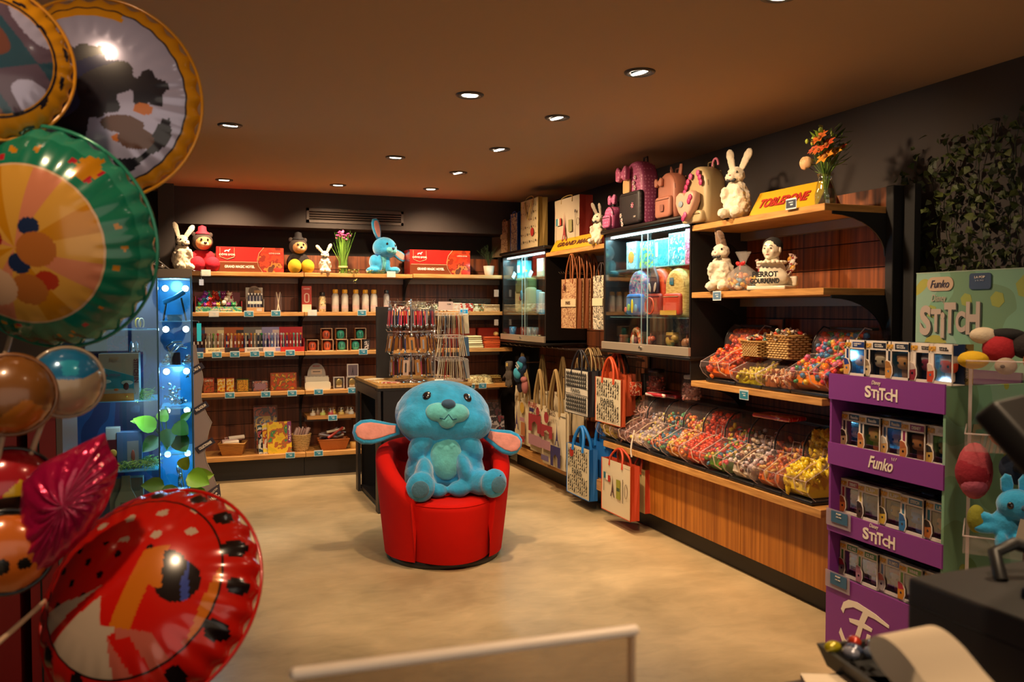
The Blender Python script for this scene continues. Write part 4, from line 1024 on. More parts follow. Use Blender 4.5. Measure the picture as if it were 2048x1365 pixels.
# tray of small figures
t = T('counter_tray','open printed tray heaped with colourful mini plush toys on the second shelf','display box',bgood(437,z2,.10),R(3))
P('tray',MB().box((0,-.075,.025),(.39,.006,.05),printed('tray_print',[(0,'2f8a6a'),(.45,'7ab89a'),(.52,'c8b83a'),(.58,'2f7a9a'),(.64,'c0402a')],26)).box((0,.0,.003),(.39,.16,.006),WHITE).box((-.195,.01,.07),(.005,.17,.14),hexm('9a2020',.5)).box((.195,.01,.05),(.005,.17,.10),hexm('9a2020',.5)).box((0,.085,.09),(.39,.005,.18),hexm('6a2030',.5)),t)
text('mini metro',.15,.018,LOGO,t,(.02,-.0795,.026),bold=.02)
cols = ['b01e1e','c8401e','7a1e6a','8a2a9a','1e6ab0','d8c8b0','2a8a4a','c89a2a','a01830','e0d8c8','3a9ab0']
r_ = random.Random(4)
protos = {}
for i in range(46):
    lvl = 0 if i < 18 else (1 if i < 34 else 2)
    xx = bgood(437,z2,.10)[0]+r_.uniform(-.17,.17)*(1-.12*lvl); yy = YF+.10+r_.uniform(-.05,.06)+.02*lvl; zz = z2+.035+.048*lvl+r_.uniform(-.006,.006)
    c = cols[i % 11]
    if c not in protos:
        o = T('mini_plush','%s mini plush toy heaped in the printed tray' % {'b01e1e': 'red','c8401e': 'orange','7a1e6a': 'plum','8a2a9a': 'violet','1e6ab0': 'blue','d8c8b0': 'beige','2a8a4a': 'green','c89a2a': 'mustard','a01830': 'crimson','e0d8c8': 'white','3a9ab0': 'turquoise'}[c],'plush toy',(xx,yy,zz),r_.uniform(-1,1),'mini plush toys in the tray, ' + c)
        o['group'] = 'mini plush toys in the tray'
        m_ = hexm(c,.9)
        P('body',MB().ell((0,0,0),(.022,.018,.024),m_,seg=10,rings=8).ell((0,-.006,.032),(.022,.019,.018),m_,seg=10,rings=8).ell((-.015,-.004,.050),(.007,.005,.008),m_,seg=6,rings=5).ell((.015,-.004,.050),(.007,.005,.008),m_,seg=6,rings=5),o)
        P('eyes',MB().ell((-.008,-.023,.035),(.004,.003,.004),WHITE,seg=6,rings=5).ell((.008,-.023,.035),(.004,.003,.004),WHITE,seg=6,rings=5),o)
        protos[c] = (o,[(k,[]) for k in kids(o)])
    else: dup(protos[c][0],(xx,yy,zz),rot=(r_.uniform(-.3,.3),r_.uniform(-.6,.6),r_.uniform(-1,1)),tree=protos[c][1])
# pens
_pens = {}
def pens_in(loc,rz,w_,n,cols,label,group,zoff=.03,hh=.13,head=True,yoff=-.035):
    for i in range(n):
        c = cols[i % len(cols)]; key = (c,hh,head)
        lx = -w_/2+w_*(i+.5)/n
        p = (loc[0]+lx*math.cos(rz)-yoff*math.sin(rz),loc[1]+lx*math.sin(rz)+yoff*math.cos(rz),loc[2]+zoff)
        o = T('pen',label,'pen',p,rz,group)
        m_ = hexm(c[0],.35)
        if key not in _pens:
            k = P('barrel',MB().cyl((0,0,0),(0,0,hh),.0052,m=m_,n=8).cyl((0,-.0005,hh*.4),(0,-.0005,hh*.6),.0058,m=WHITE,n=8),o)
            h_ = P('topper',MB().ell((0,0,hh+.010),(.011,.010,.012),hexm(c[1],.6),seg=8,rings=6),o) if head else P('cap',MB().cyl((0,0,hh),(0,0,hh+.02),.004,m=hexm(c[1],.4),n=8),o)
            _pens[key] = (k.data,h_.data,h_.name.split('.')[0])
        else:
            for d_,nm in ((_pens[key][0],'barrel'),(_pens[key][1],_pens[key][2])):
                q = bpy.data.objects.new(nm,d_); COL.objects.link(q); q.parent = o
def pen_tray(px,z,w_,back,front,frontc,label,penlabel,group,n,cols,dy=.09,txt=None,arch=False):
    loc = bgood(px,z,dy)
    t = T('pen_display',label,'display box',loc,R(2))
    bh = .225
    P('backboard',MB().box((0,.045,bh/2),(w_,.004,bh),hexm(back,.5)),t)
    if arch: P('arch_top',MB().prism(circ(.05,24,0,.19),.043,.047,hexm('8a7060',.5)),t)
    P('tray',MB().box((0,-.055,.022),(w_,.005,.044),hexm(frontc,.5)).box((0,-.005,.003),(w_,.10,.006),hexm(frontc,.5)).box((-w_/2,-.005,.06),(.004,.10,.12),hexm(front,.5)).box((w_/2,-.005,.06),(.004,.10,.12),hexm(front,.5)),t)
    P('sticker',MB().box((w_*.22,-.0585,.022),(w_*.3,.001,.028),hexm(back,.5)),t); P('header_sticker',MB().box((w_*.2,.042,bh*.82),(w_*.4,.001,.03),hexm(frontc,.5)),t)
    if txt: text(txt,w_*.42,.012,BLACKM,t,(-w_*.18,-.059,.022))
    P('pen_rack',MB().box((0,-.03,.012),(w_-.01,.04,.016),hexm(front,.6)),t)
    pens_in(loc,R(2),w_-.025,n,cols,penlabel,group,zoff=.022,yoff=-.03)
pen_tray(510,z2,.15,'b8b0a4','8a8078','b0885a','slim pen box with a round-topped back on the second shelf','slim dark pen in the round-topped box on the second shelf','pens in the round-topped box',9,[('2a2c48','b8b4b0'),('8a8890','22222c')],arch=True)
t = T('clear_tube','clear plastic box holding two white sticks on the second shelf','display box',bgood(557,z2,.08))
P('tube',MB().box((0,0,.085),(.058,.058,.17),ACRYL,bev=.004,seg=1),t)
for k in (-1,1): S('drumstick','%s pale stick crossed inside the clear plastic box' % ('left-leaning' if k < 0 else 'right-leaning'),'stick',MB().cyl((k*.012,0,.005),(-k*.016,.004*k,.185),.0036,m=CREAM,n=8),bgood(557,z2,.08))
t = T('bottle_carton','tall red and cream bottle carton at the left end of the bottles','carton',bgood(614,1.535,.09),R(-3))
P('carton',MB().box((0,.04,.12),(.088,.08,.24),hexm('b03020',.45)),t)
P('picture',MB().prism(rrect(.048,.09,.022,0,.13),-.0015,-.0003,hexm('d8b8a0',.5)).box((0,-.0005,.035),(.084,.001,.07),hexm('d8c8a8',.5)),t)
P('bottle_print',MB().prism(rrect(.026,.07,.012,0,.13),-.003,-.0015,hexm('b03020',.5)),t)
text('A BOIRE',.055,.012,LOGO,t,(0,-.002,.215))
def bottle(px,label,cap,body='d8d2c4',r=.033,h=.175,z=1.535,dy=.10,clear=True,first=None):
    t = T('water_bottle',label,'bottle',bgood(px,z,dy),0,'bottles on the second shelf')
    bm_ = misty('frosted_'+body,(.9,.88,.82),.62,lin('#'+body),.35) if clear else printed('bot'+body,[(0,body),(.5,'c8a86a'),(.56,'2a2a2a'),(.6,body)],30)
    P('bottle',MB().lathe([(r*.9,0),(r,.008),(r,h*.86),(r*.78,h*.95),(r*.6,h)],bm_,n=20),t)
    P('label_band',MB().lathe([(r*1.01,h*.18),(r*1.01,h*.36)],misty('band_'+body,(.9,.8,.8),.5,(.8,.6,.55)),n=20),t)
    P('cap',MB().lathe([(r*.74,h),(r*.76,h+.004),(r*.76,h+.032),(r*.6,h+.037),(.0001,h+.037)],hexm(cap,.35),n=20),t)
bottle(645,'tin printed bottle with a black lid left of the yellow-capped bottles','241c18','c8b48c',h=.15,clear=False)
ord5 = ['leftmost','second from left','third from left','fourth from left','fifth from left','rightmost']
for i,px in enumerate((671,690,712,731,748)):
    bottle(px,'frosted water bottle with a yellow cap, %s of the row' % (['leftmost','second from left','middle','fourth from left','rightmost'][i]),'d89a20')
bottle(773,'narrow bottle with a black and white lid above the key ring stand','1c1a1c','b8b4b0',r=.028)
# cloths on the right bay
def folded(px,z,w_,d_,h_,cols,label,dy=.14,rz=0,name='folded_cloth',cat='cloth',m=None,group=None):
    m = m or printed('cloth'+''.join(cols),[(0,cols[0]),(.5,cols[1 % len(cols)]),(.58,cols[2 % len(cols)]),(.66,cols[0])],24,.9,3)
    mb = MB(); n = max(1,int(h_/.014))
    for k in range(n): mb.box((rnd.uniform(-.003,.003),rnd.uniform(-.004,.004),h_*(k+.5)/n),(w_,d_,h_/n*.94),m,bev=.006,seg=2)
    S(name,label,cat,mb,bgood(px,z,dy),rz,group)
folded(828,1.537,.20,.20,.10,['b0a48c','c8bca0','8a7c68'],'stack of folded grey-beige cloths at the back of the second shelf',.24)
folded(800,1.537,.16,.16,.05,['d8d0c0','b8402c','3a3a3a'],'folded white printed cloth behind the key ring stand',.12)
folded(850,1.538,.18,.18,.055,['d0c8a8','5a6a4a','2a2c24'],'folded cream cloth with dark leaf print, tilted against its neighbour',.10,.2)
folded(877,1.538,.16,.16,.075,['d8ccb0','6a6a58','3a3a30'],'rolled cream cloth with green and black print',.14,-.3)
folded(904,1.538,.15,.18,.085,['e0b8a0','e8c8b4','d8a890'],'folded salmon pink cloth on the second shelf',.12,.12)
folded(930,1.538,.13,.18,.08,['d8ccb8','a02c20','b83a28'],'folded cloth with bold red print on the second shelf',.12,-.08)
folded(951,1.538,.13,.18,.075,['d8cca8','6a7040','a0582c'],'folded cloth with olive and red print on the second shelf',.12,.1)
folded(978,1.538,.17,.18,.07,['c8a87a','b89868','d8c09a'],'folded tan cloth at the right end of the second shelf',.12)
folded(940,1.538,.42,.10,.13,['5a4838','4a3a2c','6a5644'],'dark row of folded cloths behind the printed ones',.27)
# shelf three: pen trays
z3 = 1.172
pen_tray(403,z3,.19,'5a2c24','2a1a1c','1e3a6a','dark red-black pen tray at the left end of the third shelf','dark pen with a round red-black top, leftmost tray','pens in the leftmost tray',5,[('2c1418','5a2228'),('1c1c2a','6a3038')])
pen_tray(435,z3,.21,'b09c84','d8c89a','e0d4a0','cream and grey pen tray on the third shelf','pen with a green or white top in the cream tray','pens in the cream tray',5,[('d8d4c0','d8c0a0'),('5a8a2a','6a9a3a'),('a84a20','b82030'),('c8b8a8','e0dcc8'),('2a4a8a','8a2020')],txt='STYLOS')
pen_tray(473,z3,.21,'a8521c','9a1c18','241818','red pen tray with an orange back on the third shelf','red and orange pen with a cream top in the red tray','pens in the red tray',6,[('a02018','e0c080'),('c8c0b0','d8b060'),('8a3a6a','c88a3a'),('b86a1c','d8902a')],txt='STYLOS')
pen_tray(512,z3,.21,'6a6460','1c2c6a','c8c4bc','blue-black pen tray on the third shelf','dark blue pen with a coloured top in the blue-black tray','pens in the blue-black tray',6,[('1c1c2c','b8b890'),('b05028','c86a30'),('c8b090','c8b060'),('1c2a4a','d8d4c8'),('1a3a2c','2a8a4a')],txt='DISNEY')
pen_tray(546,z3,.19,'8a84b0','2a2a6a','d0b8b0','lilac pen tray on the third shelf','pale blue or pink pen in the lilac tray','pens in the lilac tray',6,[('b8b0d0','b0a8b8'),('c86a80','d8d0d8'),('5a8ac0','c0c8d8'),('d8d8e0','e0e0e8')])
pen_tray(583,z3,.21,'b01824','a01828','b82418','bright red pen tray at the right end of the row','pen with a green or orange top in the bright red tray','pens in the bright red tray',6,[('8ab8a0','b8c0b0'),('2a4a6a','c89a50'),('a03c28','b0603a'),('4a9a8a','6ab0a0')])
# boxed mugs
def mug_box(px,z,col,label):
    s_ = .105
    t = T('boxed_mug',label,'boxed mug',bgood(px,z,.06),R(-2),'boxed mugs on the third shelf')
    k = hexm('d8b088',.5)
    P('box',MB().box((0,.04,.002),(s_,.09,.004),k).box((0,.04,s_-.002),(s_,.09,.004),k).box((-s_/2+.002,.04,s_/2),(.004,.09,s_),hexm('b0662a',.5)).box((s_/2-.002,.04,s_/2),(.004,.09,s_),k).box((0,.084,s_/2),(s_,.003,s_),hexm('7a3a1c',.5)),t)
    P('mug',MB().lathe([(.024,.006),(.034,.016),(.038,.040),(.036,.062),(.026,.080),(.010,.088),(.0001,.089)],hexm(col,.35),(0,.044,0),n=20),t)
    P('mug_print',MB().box((-.012,.006,.045),(.006,.002,.03),hexm('1c2a28',.6)).box((.008,.006,.045),(.006,.002,.03),hexm('1c2a28',.6)),t)
for i,(px,c) in enumerate(((625,'c85a3a'),(655,'c8603c'),(684,'3aa088'),(712,'3aa58c'))):
    mug_box(px,1.172,c,'%s tower-print mug in an orange box, %s of the bottom row' % ('coral' if i < 2 else 'mint green',['leftmost','second from left','third from left','fourth from left'][i]))
for i,(px,c) in enumerate(((653,'c85a3a'),(682,'3aa088'),(721,'3aa088'))):
    mug_box(px,1.172+.105,c,'%s tower-print mug in an orange box, %s of the upper row' % ('coral' if i < 1 else 'mint green',['leftmost','middle','rightmost'][i]))
S('gift_box','black and white small box at the end of the boxed mugs','box',MB().box((0,.04,.05),(.06,.08,.10),hexm('2a2628',.5)).box((0,-.0005,.05),(.04,.001,.07),printed('bw',[(0,'1c1a1c'),(.5,'c8c0b8')],60)),bgood(733,1.172,.06))
# folded jumpers at right
for i,(k,c) in enumerate(((0,'d8cc98'),(1,'ddd2a4'),(2,'d8c890'))):
    folded(942-i,1.175+.042*i,.21-.01*i,.17,.04,[c,c,'c8bc88'],'cream folded sweater, %s of its stack' % ['bottom','middle','top'][i],.10,m=hexm(c,.95),name='folded_sweater',cat='sweater',group='folded sweaters on the third shelf')
for i in range(3):
    folded(980,1.175+.038*i,.16,.17,.036,[],'orange folded sweater, %s of its stack' % ['bottom','middle','top'][i],.10,m=hexm(['c04a1c','c8541e','b8481c'][i],.95),name='folded_sweater',cat='sweater',group='folded sweaters on the third shelf')
for px,w_,c,l in ((925,.26,'9a3a24','rust red folded blanket standing behind the cream sweaters'),(975,.22,'a02814','deep red folded blanket standing behind the orange sweaters'),(898,.07,'7a2018','dark red box beside the cream sweaters')):
    S('folded_blanket' if 'blanket' in l else 'gift_box',l,'blanket' if 'blanket' in l else 'box',MB().box((0,0,.10),(w_,.09,.20),hexm(c,.9),bev=.012),bgood(px,1.175,.26))
S('knit_ball','small yellow knitted ball on top of the orange sweaters','toy',MB().ell((0,0,.022),(.028,.028,.024),hexm('c8a05a',.9)),bgood(992,1.175+.115,.08))
# shelf four
z4 = .811
def smallbox(px,z,w_,h_,d_,front,side,label,dy=.07,rz=0,frame=None,pr=None,name='gift_box',cat='box',txt=None,tc=None,group=None,tint=0):
    t = T(name,label,cat,bgood(px,z,dy),rz,group)
    P('box',MB().box((0,d_/2,h_/2),(w_,d_,h_),hexm(side,.5),bev=.0015,seg=1),t)
    P('front_print',MB().box((0,-.0008,h_/2),(w_*.9,.0012,h_*.9),pr or hexm(front,.45)),t)
    if frame: P('print_panel',MB().box((0,-.002,h_*.45),(w_*.68,.001,h_*.55),hexm(frame,.5)),t)
    if txt: text(txt,w_*.7,h_*.12,tc or LOGO,t,(0,-.003,h_*.82))
    return t
PRL = lambda n,c,sc=45: printed(n,[(0,c[0]),(.42,c[1]),(.5,c[2]),(.57,c[3]),(.65,c[0])],sc,.4,3)
smallbox(416,z4,.095,.135,.06,'a02a14','6a1812','dark red and gold playing card tin, leftmost on the fourth shelf',pr=PRL('pa',['a03018','b04a1c','8a5a20','6a2014']),txt='CARTES')
smallbox(441,z4,.072,.13,.05,'b02018','7a1814','red card box with a yellow burst, left of the pair',pr=PRL('pb',['b02018','c8901c','d8b82a','c8c0a8']),txt='UNO')
smallbox(459,z4,.072,.13,.05,'b02018','7a1814','red card box with a yellow burst, right of the pair',pr=PRL('pb',['b02018','c8901c','d8b82a','c8c0a8']),txt='UNO')
smallbox(484,z4,.105,.115,.055,'c08a1c','2c4a1c','mustard yellow game box with a green side',pr=PRL('pc',['c08a1c','d09c2c','8a5a14','c89424']),rz=-.05)
smallbox(519,z4,.145,.10,.03,'6a4a5a','1c1618','black framed magnet box with a pink skyline picture',pr=PRL('pd',['7a5a5c','a8604a','3a2c34','b8a090'],30),frame='8a6a78')
smallbox(566,z4,.235,.165,.05,'b0501c','8a3a14','wide orange framed jigsaw box with a crowd picture',pr=PRL('pe',['b0481a','a83c1c','6a5a2a','c8902a'],26),frame=None,name='jigsaw_box')
t = T('eraser_display','cardboard display with a round-topped back and cream erasers','display box',bgood(634,z4,.08),R(-3))
P('backboard',MB().prism([(-.11,0),(.11,0),(.11,.12)]+[(.085*math.cos(a)*1.0,.12+.12*math.sin(a)) for a in [PI*i/14 for i in range(15)]]+[(-.11,.12)],.10,.106,hexm('9c9084',.5)),t)
P('print',MB().box((0,.098,.16),(.10,.001,.05),hexm('b89c84',.6)).box((.0,.097,.16),(.07,.001,.008),hexm('4a3c34',.6)),t)
text('MICKEY',.07,.014,hexm('a03028',.5),t,(0,.096,.212),bold=.02)
P('tray',MB().prism(rrect(.235,.075,.02,0,.038),-.05,-.045,hexm('d8ccb0',.5)).box((0,.03,.004),(.22,.15,.008),hexm('c8bca8',.5)).prism(rrect(.215,.055,.015,0,.09),.02,.025,hexm('cfc4ae',.5)),t)
for i in range(6): S('eraser','cream roll of erasers lying in the round-topped display, upper row' ,'eraser',MB().cyl((0,-.02,0),(0,.02,0),.017,m=hexm('e4dcc8',.6)).cyl((0,-.021,0),(0,-.0205,0),.008,m=hexm('5a4a40',.6)),(bgood(634,z4,.08)[0]-.085+.034*i,YF+.08+.06,z4+.10),0,'erasers in the round-topped display')
for i in range(5): S('eraser','cream roll of erasers lying in the round-topped display, lower row','eraser',MB().cyl((0,-.02,0),(0,.02,0),.019,m=hexm('ddd4bc',.6)).cyl((0,-.021,0),(0,-.0205,0),.009,m=hexm('6a90a0',.6)),(bgood(634,z4,.08)[0]-.085+.042*i,YF+.08-.02,z4+.045),0,'erasers in the round-topped display')
def frame_pic(px,z,w_,h_,label,inner,dy=.07):
    t = T('boxed_ornament',label,'boxed ornament',bgood(px,z,dy),0)
    P('frame',MB().box((0,.02,h_/2),(w_,.04,h_),hexm('d8ccc0',.5)),t)
    P('picture',MB().box((0,-.0008,h_/2),(w_*.86,.0012,h_*.88),hexm(inner,.5)),t)
    return t
f = frame_pic(705,z4+.115,.105,.115,'white framed dark tower picture standing on the others','6a5860')
P('tower',MB().prism([(-.012,.012),(-.008,.012),(-.004,.04),(.0,.04),(.004,.012),(.008,.012),(.003,.05),(.0,.095),(-.005,.05)],-.0025,-.0015,BLACKM),f)
for px,l in ((677,'left'),(703,'right')):
    f = frame_pic(px,z4,.10,.112,'white framed box with a gold globe, %s one under the tower picture' % l,'4a3c34')
    P('globe',MB().ell((0,-.004,.062),(.030,.006,.034),hexm('a89058',.3,metal=.5)).box((0,-.003,.026),(.05,.006,.02),hexm('c8b890',.5)),f)
# caps and purses in the right bay
for i,(px,c) in enumerate(((945,'9a8050'),(955,'b0945c'),(968,'d0bc84'))):
    m_ = printed('cap%d' % i,[(0,c),(.5,'d8c890'),(.57,'6a5a3c'),(.62,c)],26,.8,3)
    o = T('cap','printed cream cap lying on the fourth shelf, %s of three' % ['leftmost','middle','rightmost'][i],'cap',bgood(px,.815,.09+.02*i),.15*i-.1,'caps on the fourth shelf')
    P('crown',MB().lathe([(.085,0),(.086,.02),(.078,.055),(.050,.082),(.0001,.092)],m_,n=20),o)
    P('peak',MB().prism([(.088*math.cos(a),.12*math.sin(a)*0) for a in (0,1)]+[(0,.001)],0,.001,m_).add([(.075*math.cos(a),-.05-.07*math.sin(a),.004) for a in [PI*k/10 for k in range(11)]]+[(.085*math.cos(a),-.03*math.sin(a),.012) for a in [PI*k/10 for k in range(11)]],[(k,k+1,12+k,11+k) for k in range(10)],m_,True),o)
folded(925,.815,.20,.16,.05,['4a2818','5a3020','3a2014'],'dark brown folded scarf left of the cream caps',.12)
folded(985,.815,.16,.14,.045,['7a5c30','8a6c3a','5a4424'],'stack of flat brown purses behind the mittens',.22)
folded(985,.86,.14,.12,.03,['b09850','c8b068','8a7a40'],'yellow-green printed purse on top of the brown purses',.20)
# small shelf: snow globes
for i,(px,c) in enumerate(((624,'c8b8a0'),(644,'b8c060'),(660,'c04a50'),(665,'d0b050'),(681,'d8b860'),(701,'d8d0c0'),(694,'b8a890'),(634,'8a6a50'))):
    back = i in (3,6,7)
    t = T('snow_globe',['small snow globe with a beige scene at the left end of the short shelf','small snow globe with a lime base on the short shelf','small snow globe with a red figure on the short shelf','small snow globe with a mustard base behind the red one','small snow globe with a golden base on the short shelf','small snow globe with a white figure at the right end of the short shelf','small snow globe with a grey base in the rear row, right','small snow globe with a brown base in the rear row, left'][i],'snow globe',bgood(px,.566,.16 if back else .10),0,'snow globes on the short shelf')
    P('base',MB().lathe([(.026,0),(.026,.018),(.021,.024)],hexm(c,.4),n=18),t)
    P('globe',MB().ell((0,0,.048),(.030,.030,.030),glassy('globe_glass',(.95,.95,.95),.3,.05)),t)
    P('scene',MB().prism([(-.010,.024),(.010,.024),(.003,.045),(0,.068),(-.003,.045)],-.003,.003,hexm('e0d4b8',.5)).box((.012,0,.034),(.01,.008,.02),hexm(c,.5)),t)
# bottom shelf
z5 = .237
WK = lambda n,c1,c2: printed(n,[(0,c1),(.48,c2)],60,.7,0,(1,1,3))
t = T('wicker_basket','small square brown basket with rolled cloths at the left of the bottom shelf','basket',bgood(463,z5,.12),R(-12))
BK = wood('brown_basket',lin('#8a5420'),lin('#b87c34'),(6,6,60),60)
P('basket',MB().add([(-.085,-.06,0),(.085,-.06,0),(.085,.06,0),(-.085,.06,0),(-.115,-.085,.11),(.115,-.085,.11),(.115,.085,.11),(-.115,.085,.11),(-.105,-.075,.11),(.105,-.075,.11),(.105,.075,.11),(-.105,.075,.11),(-.08,-.055,.012),(.08,-.055,.012),(.08,.055,.012),(-.08,.055,.012)],
   [(0,1,5,4),(1,2,6,5),(2,3,7,6),(3,0,4,7),(4,5,9,8),(5,6,10,9),(6,7,11,10),(7,4,8,11),(8,9,13,12),(9,10,14,13),(10,11,15,14),(11,8,12,15),(0,3,2,1),(12,13,14,15)],BK),t)
P('rim',MB().tube([(-.115,-.085,.11),(.115,-.085,.11),(.115,.085,.11),(-.115,.085,.11)],.006,hexm('c89450',.6),6,True),t)
x0,y0,_ = bgood(463,z5,.12)
for i in range(5):
    S('rolled_towel','rolled white and pink striped cloth in the small square basket, %s' % ['front','left','middle','right','rear'][i],'towel',MB().cyl((-.07,0,0),(.07,0,.006),.020,m=[hexm('ddd0c0',.9),hexm('c8a8a0',.9),hexm('8a5a58',.9)][i % 3]).cyl((-.071,0,0),(-.0705,0,0),.012,m=hexm('9a7a70',.9)),(x0+(-.02,-.03,.01,.03,.0)[i],y0+(-.05,-.02,.02,.0,.05)[i],z5+.115+(.0,.01,.02,.035,.02)[i]),(-.2,.3,-.1,.25,.1)[i],'rolled cloths in the small basket')
# colouring books leaning in their holder
hb = T('book_holder','clear stepped holder with colouring books on the bottom shelf','book holder',bgood(534,z5,.12),R(6))
P('holder',MB().box((0,.10,.22),(.22,.004,.42),ACRYL,rot=(-.12,0,0)).box((-.11,.03,.08),(.004,.15,.16),ACRYL).box((.11,.03,.08),(.004,.15,.16),ACRYL).box((0,.03,.003),(.22,.16,.004),ACRYL),hb)
def book(x,y,z,w_,h_,rz,cols,label,tilt=-.14,spine=None,txt=None):
    t = T('colouring_book',label,'book',(x,y,z),0,'colouring books on the bottom shelf',rot=(tilt,0,rz))
    P('pages',MB().box((0,.005,h_/2),(w_,.008,h_),hexm('d8d0c0',.7)),t)
    P('cover',MB().box((0,0,h_/2),(w_,.0015,h_),printed('bk'+''.join(cols),[(0,cols[0]),(.40,cols[1]),(.5,cols[2]),(.58,cols[3]),(.66,cols[0])],11,.35,2)),t)
    if spine:
        s_ = P('spine_band',MB().box((w_/2-.018,-.0015,h_*.66),(.034,.001,h_*.66),hexm(spine,.4)),t)
        text(txt,h_*.5,.018,LOGO,t,(w_/2-.018,-.0025,h_*.62),ry_=-PI/2,bold=.02)
bX,bY,_ = bgood(534,z5,.12)
book(bX-.015,bY+.155,z5+.17,.20,.235,R(2),['6a3a34','a83c1c','3a2c3c','b8563a'],'colouring book with a dusky orange cover at the top rear of the holder')
book(bX-.01,bY+.10,z5+.10,.20,.225,R(2),['1c3a54','2a5a74','b89c3a','241c3a'],'colouring book with a dark teal cover and yellow emblem')
book(bX+.0,bY+.05,z5+.035,.20,.225,R(3),['b03420','c8a060','7a3c54','5a5a2c'],'colouring book with a red and cream cover in the holder')
book(bX-.02,bY-.04,z5,.14,.265,R(20),['2a4a5a','c8c8c0','1c2430','a04a54'],'colouring book with a blue-grey comic cover, front left')
book(bX+.025,bY-.06,z5,.15,.28,R(10),['d8c040','c8b8a0','9a3c2c','d8a030'],'colouring book with a cream and yellow cover between two others')
bb = book(bX+.098,bY-.075,z5,.215,.29,R(4),['c8a818','d8b020','a85a28','3a7a4a'],'large yellow colouring book with a purple band at the front',spine='7a2a6a',txt='Au Licolier')
# round-sided wicker bucket and long orange basket
t = T('wicker_basket','round-sided pale wicker basket filled with wrapped snacks on the bottom shelf','basket',bgood(600,z5,.12))
P('basket',MB().lathe([(.062,0),(.066,.01),(.092,.155),(.096,.16),(.088,.16),(.060,.012),(.0001,.012)],printed('wicker_pale',[(0,'9a7a44'),(.47,'c8a468')],70,.7,0,(1,1,2.2)),n=28),t)
wb = MB()
for k in range(9): rr = .066+.026*(k+.5)/9; wb.tube([(rr*1.005*math.cos(2*PI*i/28),rr*1.005*math.sin(2*PI*i/28),.012+.150*(k+.5)/9) for i in range(28)],.0045,hexm('b8945a',.7),5,True)
P('weave',wb,t)
x0,y0,_ = bgood(600,z5,.12)
for i in range(9):
    a = 2*PI*i/9
    S('wrapped_snack','dull pink wrapped snack standing in the round-sided basket','snack',MB().box((0,0,0),(.028,.018,.11),hexm(['a8847c','8a6a64','b89a90'][i % 3],.3),bev=.005),(x0+.055*math.cos(a),y0+.055*math.sin(a),z5+.165),0,'wrapped snacks in the round-sided basket',rot=(.3*math.sin(a),.4*math.cos(a),a))
t = T('storage_basket','long orange-brown basket of wrapped sticks on the bottom shelf','basket',bgood(664,z5,.12))
OB = hexm('a85a20',.45,bump=.2,bscale=60)
def trayb(mb,w0,w1,d0,d1,h,m,th=.008):
    mb.add([(-w0,-d0,0),(w0,-d0,0),(w0,d0,0),(-w0,d0,0),(-w1,-d1,h),(w1,-d1,h),(w1,d1,h),(-w1,d1,h),(-w1+th,-d1+th,h),(w1-th,-d1+th,h),(w1-th,d1-th,h),(-w1+th,d1-th,h),(-w0+th,-d0+th,th),(w0-th,-d0+th,th),(w0-th,d0-th,th),(-w0+th,d0-th,th)],
       [(0,1,5,4),(1,2,6,5),(2,3,7,6),(3,0,4,7),(4,5,9,8),(5,6,10,9),(6,7,11,10),(7,4,8,11),(8,9,13,12),(9,10,14,13),(10,11,15,14),(11,8,12,15),(0,3,2,1),(12,13,14,15)],m)
    return mb
P('basket',trayb(MB(),.11,.145,.06,.085,.10,OB),t)
P('rim',MB().tube([(-.145,-.085,.10),(.145,-.085,.10),(.145,.085,.10),(-.145,.085,.10)],.005,OB,6,True),t)
x0,y0,_ = bgood(664,z5,.12)
for i in range(12):
    S('wrapped_stick','shiny wrapped sweet stick heaped in the long orange basket','snack',MB().cyl((-.09,0,0),(.09,0,0),.014,m=[hexm('6a5a58',.25,coat=.6),hexm('9a2c24',.25,coat=.6),hexm('b8a890',.25,coat=.6),hexm('3a3c44',.25,coat=.6)][i % 4],n=8),(x0+rnd.uniform(-.06,.05),y0-.05+.012*i,z5+.105+.022*(i % 3)+(.03 if i < 5 else 0)),0,'wrapped sticks in the orange basket',rot=(0,rnd.uniform(-.5,.3),rnd.uniform(-.5,.5)))
t = T('small_pot','small yellow wooden pot at the right end of the bottom shelf','pot',bgood(705,z5,.10)); P('pot',MB().lathe([(.03,0),(.034,.06),(.030,.06),(.027,.01),(.0001,.01)],hexm('c08a38',.6),n=20),t)
# corner magazines
t = T('magazine_rack','clear rack of dark wrapped magazines in the far corner of the bottom shelf','rack',bgood(985,.237,.12),R(-8))
P('rack',MB().box((0,.10,.20),(.22,.004,.40),ACRYL,rot=(-.15,0,0)).box((0,.03,.003),(.22,.16,.004),ACRYL),t)
x0,y0,_ = bgood(985,.237,.12)
for i,(dy,dz,c,l) in enumerate(((.10,.13,['3a2c30','5a4448','241c20','6a4a44'],'dark magazine standing highest in the corner rack'),(.05,.06,['4a4248','6a5c5c','2a2428','5a2c34'],'grey magazine standing midway in the corner rack'),(-.01,.0,['5a5860','a8a4a8','2a2a34','7a2c38'],'shiny grey wrapped magazine at the front of the corner rack'))):
    book(x0+.01*i,y0+dy,.24+dz,.21,.24,R(-8),c,l,-.2)
